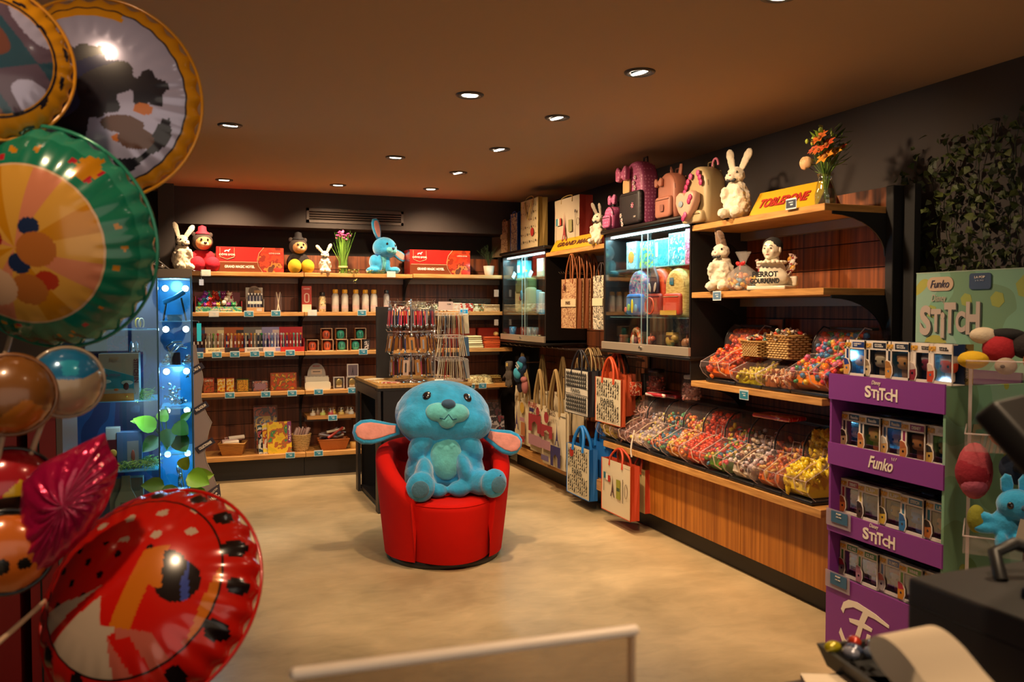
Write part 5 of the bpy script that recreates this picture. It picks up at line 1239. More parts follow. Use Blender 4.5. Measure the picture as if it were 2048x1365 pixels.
# ================================================================= candy
CANDY = {}
ICO = None
def ico():
    global ICO
    if ICO is None:
        bm = bmesh.new(); bmesh.ops.create_icosphere(bm,subdivisions=1,radius=1); bm.verts.index_update()
        ICO = ([v.co[:] for v in bm.verts],[tuple(v.index for v in f.verts) for f in bm.faces]); bm.free()
    return ICO
def heap(mb,n,region,mats,size,rng,stretch=(1,1,1)):
    """n sweets scattered in region(u, v, w) -> point"""
    V,F = ico()
    for i in range(n):
        p = region(rng.random(),rng.random(),rng.random())
        s_ = size*rng.uniform(.8,1.2)
        M = Matrix.Translation(p) @ Euler((rng.uniform(0,3),rng.uniform(0,3),rng.uniform(0,3))).to_matrix().to_4x4() @ Matrix.Diagonal((s_*stretch[0],s_*stretch[1],s_*stretch[2],1))
        mb.add(V,F,mats[rng.randrange(len(mats))],True,M)
def cm(c): return hexm(c,.3,coat=.3)
BASEB = mat('bin_base',(.012,.012,.013),.35)
HAND = misty('bin_handle',(.9,.8,.7),.42,(.85,.68,.5),.3)
def edge_tube(mb,pts,r=.0017): mb.tube(pts,r,ACRYL_EDGE,5)
def candy_bin(yc,w_,z,label,cols,sweets,size,stretch=(1,1,1),H=.355,front=-.06,fill=.75,tall=True,scoop=False,topfill=.5,seed=1,x=XF,first=False):
    """clear bin with a bulging front trough, slanted lid and tall hopper; front looks to -X"""
    t = T('candy_bin',label,'candy bin',(x,yc,z),ROW,'clear candy bins')
    hw = w_/2-.003; D = .36
    P('base',MB().box((0,front+.03+D/2,.012),(w_-.004,D,.020),BASEB,bev=.004,seg=2),t)
    prof_low = [(front+.055,.022),(front+.01,.055),(front-.012,.095),(front-.005,.125)]     # bulging lower front
    lip = (front-.005,.125); hinge = (front+.16,.205); neck = (front+.165,.205); 
    tops = [(front+.165,.205),(front+.17,.26),(front+.195,.31),(front+.235,.345),(front+.28,H)]
    back = (front+.03+D,H)
    sh = MB()
    def strip(pr,m): 
        for a,b_ in zip(pr[:-1],pr[1:]): sh.add([(-hw,a[0],a[1]),(hw,a[0],a[1]),(hw,b_[0],b_[1]),(-hw,b_[0],b_[1])],[(0,1,2,3)],ACRYL,False)
    strip(prof_low,0); strip(tops,0)
    side = prof_low+[hinge]+tops[1:]+[back,(back[0],.022)]
    for s_ in (-1,1): sh.add([(s_*hw,a,b_) for a,b_ in side],[tuple(range(len(side)))],ACRYL)
    P('hopper',sh,t)
    P('lid',MB().add([(-hw,lip[0],lip[1]),(hw,lip[0],lip[1]),(hw,hinge[0],hinge[1]),(-hw,hinge[0],hinge[1])],[(0,1,2,3)],ACRYL),t)
    e = MB()
    for s_ in (-1,1): edge_tube(e,[(s_*hw,a,b_) for a,b_ in prof_low+[hinge]]); edge_tube(e,[(s_*hw,a,b_) for a,b_ in tops],.003)
    edge_tube(e,[(-hw,*lip),(hw,*lip)]); edge_tube(e,[(-hw,*hinge),(hw,*hinge)])
    P('moulded_edges',e,t)
    P('top_band',MB().box((0,front+.30,H+.003),(w_-.001,.05,.014),BASEB,bev=.003,seg=1),t)
    P('arch_rib',MB().tube([(-hw,a,b_+.001) for a,b_ in tops],.0045,BASEB,6),t)
    # curved handle and small sticker frame
    P('handle',MB().tube([(hw*.35,hinge[0]-.01,hinge[1]+.004),(hw*.30,hinge[0]-.07,hinge[1]-.015),(hw*.30,lip[0]-.012,lip[1]+.0),(hw*.36,lip[0]-.004,lip[1]-.05),(hw*.5,lip[0]+.03,lip[1]-.075)],.0042,HAND,8),t)
    P('label_holder',MB().tube([(hw*.30,front+.160,.212),(hw*.80,front+.160,.212),(hw*.80,front+.172,.272),(hw*.30,front+.172,.272)],.0026,ACRYL_EDGE,5,True),t)
    if scoop: P('scoop',MB().tube([(-hw*.3,front+.02,.14),(-hw*.1,front-.015,.05),(-hw*.1,front-.02,.0),(0,front-.02,-.04)],.006,hexm('d8ccbc',.4),8),t)
    # contents
    rng = random.Random(seed*17+3); mb = MB(); mats = [cm(c) for c in cols]
    a = fill
    def low(u,v,w__):
        y = front+.025+.14*v; zt_ = .045+(.075+.09*v)*a; return Vector(((u-.5)*(w_-.03),y,.035+(zt_-.02)*(w__**.35)))
    size *= 1.18; heap(mb,sweets,low,mats,size,rng,stretch)
    def hi(u,v,w__):
        z_ = .05+(H*topfill)*(w__**.7)+.02*math.sin(u*9); y = front+.185+.05*v*v+max(0,z_-.24)*.55; return Vector(((u-.5)*(w_-.03),y,min(z_,H-.03)))
    heap(mb,int(sweets*1.7*topfill+20),hi,mats,size,rng,stretch)
    # packed core so the heap reads solid
    core = [(front+.06,.03),(front+.035,.06),(front+.045,.085+.02*a),(front+.17,.09+.07*a),(front+.215,.17),(front+.27,.03+H*topfill*.8),(front+.32,.03+H*topfill*.8),(front+.32,.03)]
    Mx = Matrix(((0,1,0,0),(1,0,0,0),(0,0,1,0),(0,0,0,1)))
    mb.prism(core,-(w_/2-.035),w_/2-.035,mats[0],M=Mx)
    o = S('candy','heap of loose %s filling its clear bin' % label.split(' of ')[1].split(',')[0],'candy',mb,(x,yc,z),ROW,None,None,'stuff')
    return t
zb = .571
BINS = [(['d8bc14','e0cc28','c8a810'],'yellow banana sweets',90,.014,(2.2,.8,.8),.9,.8),(['a8786c','b88a7a','8a5a4c','c8a090'],'dusty pink liquorice twists',80,.010,(3,.7,.7),.75,.6),(['c8b8a8','b09a90','8a8a9a','d0c060'],'pale powdered drops',70,.012,(1,1,1),.5,.55),
        (['2a6a8a','3a8a5a','c87a2a','b8402c'],'blue and green dragees',90,.011,(1,1,1),.6,.65),(['d88a2a','c8b030','b83c2c','c8601c','d8a890'],'mixed orange and yellow gums',90,.013,(1.2,1,.8),.8,.6),(['c83a14','d8481a','b82c10'],'bright orange-red hearts',100,.013,(1,1,.8),.9,.82),
        (['5a8a2a','c8a82a','c8501c','3a7a9a','c83a4a'],'multicoloured jelly bears',110,.012,(1,1.3,.8),.85,.6),(['d8ccb8','2a2228','b89a7a','6a3a2a','c8c0c8'],'black and white liquorice pieces',90,.013,(1,1,1),.8,.6),(['c8641a','a8421a','d8862a','8a3018','c8a050'],'amber cola bottles',100,.013,(1.6,.8,.8),.85,.55),
        (['d8bc18','e4cc30','c8a80c'],'bright yellow banana sweets',90,.016,(1.9,.8,.8),.95,.9)]
Yb0,Yb1 = 5.735,3.375
bwid = (Yb0-Yb1)/10
ordn = ['at the far end','second from the far end','third from the far end','fourth from the far end','fifth from the far end','sixth from the far end','seventh from the far end','third from the near end','second from the near end','nearest the purple display']
for i,(c,nm,n,sz,stt,fl,tf) in enumerate(BINS):
    candy_bin(Yb0-bwid*(i+.5),bwid,zb,'clear bin of %s, %s, lower row' % (nm,ordn[i]),c,n,sz,stt,fill=fl,topfill=tf,seed=i+1,scoop=(i == 2),x=XF+.04)
# black board lying over the lower bins and the things on it
tb = S('counter_board','black board lying along the tops of the lower candy bins','board',MB().box((0,.0,0),(2.36,.16,.014),BASEB,bev=.003,seg=1),(XF+.325,(Yb0+Yb1)/2,.940),ROW)
def rloc(px,X,z): return (X,ry(px,X),z)
for i,(px,X,l,c1,c2) in enumerate(((1322,3.02,'white and red striped sweet bag lying at the far end of the black board','d8ccc0','a82430'),(1345,3.06,'dark red sweet bag lying behind the striped one','8a1c24','5a1418'),(1330,3.12,'dark crimson sweet bag at the rear of the black board','6a141c','8a2028'))):
    S('sweet_bag',l,'bag',MB().box((0,0,.014),(.20,.12,.026),printed('sb%d' % i,[(0,c1),(.48,c2)],12,.3,0,(1,6,1),0,.5),bev=.012,seg=3),rloc(px,X,.948+.0),ROW+.2)
S('sweet_bag','bright red crinkled sweet bag lying on the black board near the purple display','bag',MB().box((0,0,.014),(.28,.14,.024),printed('sbr',[(0,'9a1420'),(.5,'c0202c'),(.56,'d8b0a8'),(.59,'a81824')],9,.25,2,(1,4,1),0,.6),bev=.011,seg=3),rloc(1560,3.0,.948),ROW+.1)
for (px,X,zz,c1,c2,l,r_) in ((1385,3.05,.948,['9a6a64','b88a80','8a5048'],0,'clear round jar of pink and brown sweets on the black board under the upper shelf',.07),(1313,3.12,.948,['8a2a1c','a83c20','6a2018'],0,'dark jar of red sweets with a wire handle on the far end of the board',.075)):
    L_ = rloc(px,X,zz)
    t = T('sweet_jar',l,'jar',L_,ROW)
    P('jar',MB().lathe([(r_*.7,0),(r_,.03),(r_*1.05,.08),(r_*.9,.13),(r_*.75,.15)],ACRYL,n=24),t)
    P('lid',MB().lathe([(r_*.77,.15),(r_*.8,.155),(r_*.8,.175),(.0001,.18)],ACRYL_EDGE if r_ < .072 else hexm('3a2018',.4),n=24),t)
    mb = MB(); heap(mb,120,lambda u,v,w__: Vector((r_*.86*math.sqrt(u)*math.cos(v*6.28),r_*.86*math.sqrt(u)*math.sin(v*6.28),.015+.10*w__)),[cm(c) for c in c1],.013,random.Random(9)); mb.ell((0,0,.06),(r_*.75,r_*.75,.05),cm(c1[0]))
    S('candy','sweets filling the %s' % ('round jar of pink and brown sweets' if r_ < .072 else 'dark jar with the red sweets'),'candy',mb,L_,ROW,None,None,'stuff')
S('card_reader','small black gadget standing at the far end of the candy bins','gadget',MB().box((0,0,.07),(.05,.04,.14),BLACK,bev=.006),rloc(1290,3.06,.948),ROW)
# upper candy shelf
zu = 1.118
candy_bin(ry(1432,XF),.30,zu,'tall clear bin of orange and red gums, at the far end of the upper shelf',['d8641a','e07a20','c04018','a82c1c'],150,.014,(1,1.2,.8),H=.335,fill=.95,topfill=.88,seed=31,x=XF+.06)
candy_bin(ry(1612,XF)+.0,.30,zu,'tall clear bin of rainbow gums and beads, at the near end of the upper shelf',['e07a1c','d8501c','3a8a5a','3a7ab0','d83a4a','d8b030','c86a90'],170,.014,(1,1.1,.9),H=.335,fill=.95,topfill=.88,seed=33,x=XF+.06)
def low_bin(px,w_,label,cols,seed,size=.013,st=(1.3,.9,.8)):
    x = XF+.06; y = ry(px,XF)
    t = T('candy_bin',label,'candy bin',(x,y,zu),ROW,'clear candy bins')
    hw = w_/2-.003; f = -.06
    P('base',MB().box((0,f+.2,.010),(w_-.004,.34,.018),BASEB,bev=.004),t)
    pr = [(f+.05,.02),(f+.0,.05),(f-.01,.085)]
    sh = MB()
    for a,b_ in zip(pr[:-1],pr[1:]): sh.add([(-hw,*a),(hw,*a),(hw,*b_),(-hw,*b_)],[(0,1,2,3)],ACRYL)
    side = pr+[(f+.17,.16),(f+.33,.165),(f+.33,.02)]
    for s_ in (-1,1): sh.add([(s_*hw,a,b_) for a,b_ in side],[tuple(range(6))],ACRYL)
    P('hopper',sh,t)
    P('lid',MB().add([(-hw,f-.01,.085),(hw,f-.01,.085),(hw,f+.17,.16),(-hw,f+.17,.16)],[(0,1,2,3)],ACRYL),t)
    P('rear_ledge',MB().box((0,f+.25,.165),(w_,.17,.005),ACRYL),t)
    e = MB()
    for s_ in (-1,1): edge_tube(e,[(s_*hw,a,b_) for a,b_ in side[:4]],.003)
    edge_tube(e,[(-hw,f+.17,.162),(hw,f+.17,.162)],.004); edge_tube(e,[(-hw,f-.01,.085),(hw,f-.01,.085)])
    P('moulded_edges',e,t)
    mb = MB(); rng = random.Random(seed); heap(mb,120,lambda u,v,w__: Vector(((u-.5)*(w_-.04),f+.02+.17*v,.03+(.045+.06*v)*w__**.4)),[cm(c) for c in cols],size,rng,st)
    mb.box((0,f+.12,.05),(w_-.03,.15,.06),cm(cols[0]))
    S('candy','heap of loose %s filling its clear bin' % label.split(' of ')[1].split(',')[0],'candy',mb,(x,y,zu),ROW,None,None,'stuff')
yA = ry(1432,XF)-.15; yB = ry(1612,XF)+.15; wl = (yA-yB)/2
def inv(y,X): return 1024+FPX*math.tan(math.atan2(X,y)-YAW)
low_bin(inv(yA-wl/2,XF),wl,'low clear bin of yellow-green crocodile gums, left of the two low ones',['b8a81c','c8b83a','9a8a1c','d0b060'],41)
low_bin(inv(yB+wl/2,XF),wl,'low clear bin of brown and cream caramel sticks, right of the two low ones',['a8602a','c8a070','d8b890','8a4018'],42,.012,(2.4,.7,.7))
# baskets, framed notice and dark packets behind
def wbasket(px,X,w_,h_,d_,label,seed):
    L_ = rloc(px,X,zu+.17)
    t = T('wicker_basket',label,'basket',L_,ROW)
    W1 = hexm('c8a468',.65); W2 = hexm('a87c40',.65)
    mb = MB()
    trayb(mb,w_/2*.92,w_/2,d_/2*.92,d_/2,h_,hexm('8a6230',.7))
    P('shell',mb,t)
    wv = MB(); rows_ = 10; cols_ = 13
    for r_ in range(rows_):
        z_ = h_*(r_+.5)/rows_; k = .93+.08*(r_+.5)/rows_
        for c_ in range(cols_):
            for s_ in (-1,1):
                if (r_+c_) % 2: continue
                wv.box((-w_/2*k+w_*k*(c_+.5)/cols_,s_*d_/2*k,z_),(w_/cols_*1.5,.008,h_/rows_*.72),W1 if r_ < 7 else W2,bev=.003,seg=1)
        for c_ in range(7):
            for s_ in (-1,1):
                if (r_+c_) % 2: continue
                wv.box((s_*w_/2*k,-d_/2*k+d_*k*(c_+.5)/7,z_),(.008,d_/7*1.5,h_/rows_*.72),W1,bev=.003,seg=1)
    P('weave',wv,t)
    P('rim',MB().tube([(-w_/2,-d_/2,h_),(w_/2,-d_/2,h_),(w_/2,d_/2,h_),(-w_/2,d_/2,h_)],.007,W2,6,True),t)
    rng = random.Random(seed)
    cc = ['b02018','8a1a20','c8401c','3a3a3a','c89a40','6a2a3a','2a5a4a']
    for i in range(16):
        S('wrapped_sweet','shiny wrapped sweet heaped in the %s' % ('smaller wicker basket' if w_ < .2 else 'larger wicker basket'),'sweet',MB().ell((0,0,0),(.020,.014,.014),hexm(cc[rng.randrange(7)],.25,coat=.5),seg=8,rings=6).cyl((.018,0,0),(.034,0,0),.004,.012,6,hexm('c8b8a8',.3),caps=False).cyl((-.018,0,0),(-.034,0,0),.004,.012,6,hexm('c8b8a8',.3),caps=False),
          (L_[0]+rng.uniform(-.4,.4)*d_,L_[1]+rng.uniform(-.38,.38)*w_,L_[2]+h_+rng.uniform(-.01,.03)),0,'wrapped sweets in the %s' % ('smaller wicker basket' if w_ < .2 else 'larger wicker basket'),rot=(rng.uniform(-.5,.5),rng.uniform(-.5,.5),rng.uniform(0,3)))
wbasket(1520,3.00,.155,.085,.14,'smaller wicker basket of wrapped sweets behind the low bins',51)
wbasket(1578,3.00,.18,.125,.15,'larger wicker basket of wrapped sweets behind the low bins',52)
nt_ = T('framed_notice','brown card notice in a dark frame leaning behind the wicker baskets','notice',rloc(1550,3.16,1.30),ROW,rot=(-.06,0,ROW))
P('frame',MB().box((0,.006,.10),(.125,.012,.20),BLACK),nt_)
P('notice',MB().box((-.004,-.001,.102),(.115,.003,.19),hexm('96562c',.6)),nt_)
text('GENIUS',.055,.014,hexm('3a2418',.6),nt_,(-.004,-.004,.155)); text('CANDY',.03,.008,hexm('3a2418',.6),nt_,(-.004,-.004,.12))
for i,(px,c,l) in enumerate(((1505,'8a2018','dark red packet of sweets behind the smaller wicker basket'),(1490,'6a1c18','dull red packet of sweets beside the tall orange bin'),(1690,'3a4a2a','dark green packet leaning at the near end of the upper shelf'),(1715,'5a2a20','dark red-brown packet leaning at the near end of the upper shelf'),(1735,'2c3a34','blackish green packet nearest the end post of the upper shelf'))):
    S('sweet_packet',l,'packet',MB().box((0,0,.09),(.11,.05,.18),printed('spk%d' % i,[(0,c),(.5,'2a2018'),(.56,'a0602c'),(.6,c)],22,.3,2,(1,1,1),0,.5),bev=.014,seg=3),rloc(px,3.18,zu+.02 if i > 1 else zu+.10),ROW,rot=(-.1,0,ROW))
S('sweet_box','long dark low box behind the packets at the near end of the upper shelf','box',MB().box((0,0,.07),(.42,.04,.14),hexm('241c1a',.6),bev=.004),(3.21,3.56,1.26),ROW)

# ================================================================= rabbit shelf
rabbit(rloc(1442,XF+.07,1.66),ROW+R(32),.40,'tall cream plush rabbit with brown ears at the far end of the middle right shelf',((.1,.25),(.15,.75)),headturn=R(-10),earc=mat('brown_fur',lin('#8a6a50'),.95,bump=.8,bscale=45,sheen=.4))
# bag of sweets in cellophane with a red bow
CELLO = misty('cellophane',(.95,.92,.9),.16,(.9,.85,.8),.1)
L_ = rloc(1485,XF+.08,1.66)
t = T('gift_bag','clear cellophane bag of wrapped sweets tied with a red bow beside the tall rabbit','gift bag',L_,ROW)
P('bag',MB().lathe([(.07,0),(.105,.02),(.115,.06),(.10,.10),(.05,.135),(.016,.155),(.03,.185),(.055,.225)],CELLO,n=22,sy=.75),t)
P('bow',MB().ell((-.022,-.018,.157),(.024,.008,.013),hexm('b01818',.4),(0,.3,0),10,6).ell((.022,-.018,.157),(.024,.008,.013),hexm('b01818',.4),(0,-.3,0),10,6).tube([(0,-.02,.155),(.012,-.03,.12)],.004,hexm('b01818',.4)).ell((0,-.02,.157),(.008,.008,.008),hexm('901414',.4),seg=8,rings=6),t)
rng = random.Random(5)
for i in range(34):
    c = ['d8a01c','d8b83a','c87a1c','d8d0c0','4a8ab0','b85a20'][rng.randrange(6)]
    a = rng.uniform(0,6.28); q = .088*math.sqrt(rng.random()); z_ = .018+rng.uniform(0,.085)*(1-q*4.5)
    S('wrapped_sweet','bright wrapped sweet in the cellophane bag with the red bow','sweet',MB().ell((0,0,0),(.019,.013,.013),hexm(c,.3,coat=.5),seg=8,rings=6).cyl((.016,0,0),(.03,0,0),.004,.011,6,hexm(c,.3),caps=False),(L_[0]+q*.75*math.cos(a),L_[1]+q*math.sin(a),L_[2]+z_),0,'wrapped sweets in the cellophane bag',rot=(rng.uniform(-1,1),rng.uniform(-1,1),rng.uniform(0,3)))
# bust-shaped lollipop holder
L_ = rloc(1542,XF+.10,1.66)
t = T('bust_lollipop_holder','cream ceramic bust in a black skullcap holding lollipops, lettered on its chest','lollipop holder',L_,ROW+R(26)); t.scale = (1.1,)*3
CER = mat('ceramic_cream',lin('#e2d6bd'),.3,coat=.4)
P('base',MB().box((0,0,.011),(.205,.13,.022),CER,bev=.006),t)
blob('bust',[((0,.01,.06),(.085,.05,.055)),((0,.01,.10),(.070,.045,.05)),((0,.005,.15),(.035,.035,.04)),((0,-.005,.135),(.052,.042,.018))],CER,t,.006,0,.03,3)
ch = MB()
Rf = .068
for k in range(18):
    a = 2*PI*k/18; ch.ell((Rf*.95*math.cos(a),-.002+.052*math.sin(a),.138),(.012,.012,.009),CER,(0,0,a),8,6)
P('ruff',ch,t)
hd = blob('head',[((0,0,.205),(.044,.048,.056)),((0,-.012,.18),(.034,.036,.032)),((0,-.048,.196),(.007,.010,.013),(.3,0,0)),((-.018,-.034,.188),(.014,.012,.014)),((.018,-.034,.188),(.014,.012,.014)),((0,-.04,.160),(.012,.010,.010))],CER,t,.0045,0,.03,2)
P('skullcap',MB().add(*(lambda: (lambda vs,fs: (vs,fs))([(0.0495*math.cos(a)*math.cos(b_),.006+.053*math.sin(a)*math.cos(b_),.222+.048*math.sin(b_)) for b_ in [R(x) for x in (-8,10,30,50,70,90)] for a in [2*PI*k/20 for k in range(20)]],[(i*20+k,i*20+(k+1) % 20,(i+1)*20+(k+1) % 20,(i+1)*20+k) for i in range(5) for k in range(20)]))(),BLACKM,True),hd,rot=(R(-6),0,0),loc=(0,-.018,-.002))
for x in (-.016,.016):
    P('eye',MB().ell((x,-.0445,.207),(.0065,.003,.003),hexm('2a201c',.3),seg=10,rings=6),hd)
    P('eyebrow',MB().tube([(x-.010,-.0445,.218),(x,-.047,.222),(x+.010,-.0445,.218)],.0012,hexm('3a2820',.5),5),hd)
P('lips',MB().ell((0,-.0475,.176),(.010,.003,.003),hexm('a8584a',.4),seg=10,rings=6),hd)
for x in (-.044,.044): P('ear',MB().ell((x,.0,.20),(.006,.010,.016),CER,seg=8,rings=6),hd)
text('PIERROT',.135,.028,BLACKM,t,(-.0,-.070,.078),bold=.05); text('GOURMAND',.155,.026,BLACKM,t,(0,-.072,.045),bold=.05)
tray = P('sweet_rail',MB().box((0,.055,.045),(.22,.03,.05),CER,bev=.008),t)
rng = random.Random(8)
for i in range(15):
    s_ = -1 if i < 6 else 1
    x = s_*rng.uniform(.055,.105); yy = .03+rng.uniform(-.01,.03); z_ = .07+rng.uniform(0,.09)
    lx,ly = x,yy
    a = ROW+R(26)
    S('lollipop','wrapped lollipop sticking out %s of the ceramic bust' % ('left' if s_ < 0 else 'right'),'lollipop',MB().cyl((0,0,-.05),(0,0,0),.0018,m=WHITE,n=6).ell((0,0,.015),(.015,.010,.019),printed('lol%d' % (i % 4),[(0,['b0202c','d8cfc4','c88a2a','5a3020'][i % 4]),(.5,'d8ccc0'),(.58,'a02030')],50,.3,2,(1,1,1),0,.5),seg=10,rings=6).cyl((0,0,.03),(0,0,.048),.003,.012,6,hexm('d0b8b0',.3),caps=False),
      (L_[0]+lx*math.cos(a)-ly*math.sin(a),L_[1]+lx*math.sin(a)+ly*math.cos(a),L_[2]+z_),0,'lollipops in the ceramic bust, %s side' % ('left' if s_ < 0 else 'right'),rot=(rng.uniform(-.3,.3),s_*rng.uniform(.1,.7),a))
def rtag(px,py_,label,z=None,X=XF-.012,col=None,tilt=0,sc=1):
    y = ry(px,X); tag(X,y,hz(py_,X,y),ROW,label,col,tilt)
rtag(1434,592,'grey-blue price tag under the tall rabbit on the middle right shelf',None,XF-.012,hexm('5a7a96',.4))
rtag(1490,790,'large teal price tag on the upper candy shelf edge')
rtag(1580,408,'dark grey price tag on the top right shelf before the yellow prism carton',None,XF-.012,hexm('3a3e4a',.5))

# ================================================================= top shelf right
YEL = hexm('c89a14',.4,coat=.2)
def prism_carton(px0,px1,z,label,txt,x=XF+.03,lying=True,rz=0,twidth=.8,size=.11,tcol='a02418',toff=0,endc='7a2418'):
    y0,y1 = ry(px0,x),ry(px1,x); L = abs(y1-y0); yc = (y0+y1)/2; h_ = size
    t = T('prism_carton',label,'carton',(x,yc,z),ROW+rz,'long yellow three-sided cartons')
    Mx = Matrix(((0,1,0,0),(1,0,0,0),(0,0,1,0),(0,0,0,1)))
    P('carton',MB().prism([(0,0),(h_*1.1,0),(h_*.55,h_*.95)],-L/2,L/2,YEL,M=Mx),t)
    P('end_flap',MB().prism([(.008,.004),(h_*1.1-.008,.004),(h_*.55,h_*.95-.008)],L/2+.0005,L/2+.0015,hexm(endc,.5),M=Mx),t)
    sl = math.atan2(h_*.95,h_*.55)
    text(txt,L*twidth,h_*.40,hexm(tcol,.4),t,(toff,h_*.245,h_*.47),rx=-(PI/2-sl),bold=.04,shear=.12)
    return t
prism_carton(1494,1630,2.071,'long yellow three-sided carton with red lettering on the near top right shelf','TOBLERONE',x=XF+.05,twidth=.72,size=.145,toff=-.02)
prism_carton(1100,1196,2.051,'long yellow three-sided carton with dark lettering below the shopping bags on the top shelf','GRAND MAGIC',x=XF+.0,twidth=.78,size=.11,tcol='5a2c14')
rabbit(rloc(1470,XF+.05,2.071),ROW+R(25),.42,'large cream plush rabbit between the heart backpack and the yellow prism carton',((-.25,-.1),(.55,.1)))
rabbit(rloc(1197,XF+.04,2.051),ROW+R(30),.34,'cream plush rabbit at the far side of the pink polka-dot bag',((-.2,.4),(.5,.5)),headturn=-.3,earc=FURG)
# vase of flowers
L_ = rloc(1647,XF+.10,2.071)
t = T('flower_vase','clear glass vase at the near end of the top right shelf','vase',L_)
P('vase',MB().lathe([(.050,0),(.053,.01),(.052,.06),(.040,.11),(.035,.135),(.042,.16),(.040,.16),(.033,.135),(.038,.11),(.05,.06),(.048,.012),(.0001,.010)],glassy('vase_glass',(.94,.96,.94),.3,.02),n=28),t)
P('water',MB().lathe([(.047,.012),(.049,.055),(.042,.085),(.0001,.085)],misty('vase_water',(.85,.92,.85),.12,(.4,.5,.4),.05),n=24),t)
t = T('bouquet','bouquet of orange and peach flowers with green leaves standing in the glass vase','flowers',(L_[0],L_[1],L_[2]+.012))
rng = random.Random(21); stm = MB(); lv = MB()
G = [hexm('3f5a1a',.5),hexm('6a8a24',.5),hexm('2c4016',.5)]
heads = [(-.085,-.05,.215,.046,'d8a878','rose'),(.03,-.06,.315,.040,'c8641c','orange_flower'),(.07,-.05,.275,.040,'c04a18','orange_flower'),(.075,-.06,.215,.046,'c8821c','lily'),(-.015,-.06,.265,.028,'b85030','small_flower'),(.035,-.07,.255,.030,'c05a20','small_flower'),(.10,-.02,.235,.034,'c8901c','lily'),(-.05,-.05,.31,.026,'a8b83c','bud'),(-.02,-.03,.35,.024,'7a8a2a','bud'),(-.055,0,.285,.022,'8a9a2c','bud'),(.10,.01,.255,.026,'b84018','orange_flower'),(-.06,.02,.33,.02,'8a9a3a','bud'),(.01,.03,.34,.02,'7a8a2a','bud')]
def leaf(mb,p,d,L,W,m,bend=.3):
    d = Vector(d).normalized(); s_ = d.cross(Vector((0,0,1))); s_ = s_.normalized() if s_.length > .01 else Vector((1,0,0)); u = s_.cross(d)
    p = Vector(p); vs = []; 
    for i,(k,w_) in enumerate(((0,.05),(.25,.8),(.5,1),(.75,.7),(1,.02))):
        c = p+d*L*k-u*(-bend*L*k*k*.5); vs += [c-s_*W*w_/2+u*W*w_*.15,c,c+s_*W*w_/2+u*W*w_*.15]
    fs = []
    for i in range(4): fs += [(i*3,i*3+1,i*3+4,i*3+3),(i*3+1,i*3+2,i*3+5,i*3+4)]
    mb.add(vs,fs,m,True)
A = ROW
for (hx,hy,hz_,r,c,nm) in heads:
    # local view frame: hx to image right, hy toward viewer
    X_ = hx*math.cos(A)-hy*math.sin(A); Y_ = hx*math.sin(A)+hy*math.cos(A)
    stm.tube([(-X_*.25,-Y_*.25,.0),(X_*.05,Y_*.05,.13),(X_*.6,Y_*.6,.20),(X_,Y_,hz_)],.0025,G[0],5)
    fb = MB(); m_ = hexm(c,.6); m2 = hexm(c,.55,var=.2)
    if nm == 'rose':
        for ring_,(n_,rr,tilt_) in enumerate(((3,.35,1.2),(5,.6,.9),(6,.85,.6),(7,1.0,.3))):
            for k in range(n_):
                a = 2*PI*k/n_+ring_*.4; cc_ = Vector((math.cos(a)*r*rr*.6,math.sin(a)*r*rr*.6,r*.3*(1.2-rr)))
                fb.ell(cc_,(r*.42,r*.12,r*.45),m_,(-.4+tilt_*.3,0,a+PI/2),8,6)
        fb.ell((0,0,0),(r*.5,r*.5,r*.45),m_,seg=10,rings=8)
    elif nm == 'bud':
        for k in range(5): fb.ell((rng.uniform(-r,r),rng.uniform(-r,r),rng.uniform(-r,r)),(r*.35,r*.35,r*.5),m_,seg=6,rings=5)
    else:
        n_ = 6 if nm == 'lily' else 8
        for k in range(n_):
            a = 2*PI*k/n_; leaf(fb,(0,0,0),(math.cos(a),math.sin(a),.45),r*1.25,r*.75,m_,-.5)
        fb.ell((0,0,r*.2),(r*.25,r*.25,r*.25),hexm('8a5a1c',.6),seg=8,rings=6)
    P(nm,fb,t,(X_,Y_,hz_),(R(50),0,A) if nm != 'bud' else None)
for i in range(95):
    a = rng.uniform(0,6.28); q = rng.uniform(.01,.085); z_ = rng.uniform(.17,.37)
    leaf(lv,(q*math.cos(a),q*math.sin(a),z_),(math.cos(a),math.sin(a),rng.uniform(-.2,.8)),rng.uniform(.035,.07),rng.uniform(.012,.026),G[i % 3])
    if i % 3 == 0: stm.tube([(0,0,.02),(q*.3*math.cos(a),q*.3*math.sin(a),.15),(q*math.cos(a),q*math.sin(a),z_)],.0016,G[1],4)
P('stems',stm,t); P('leaves',lv,t)

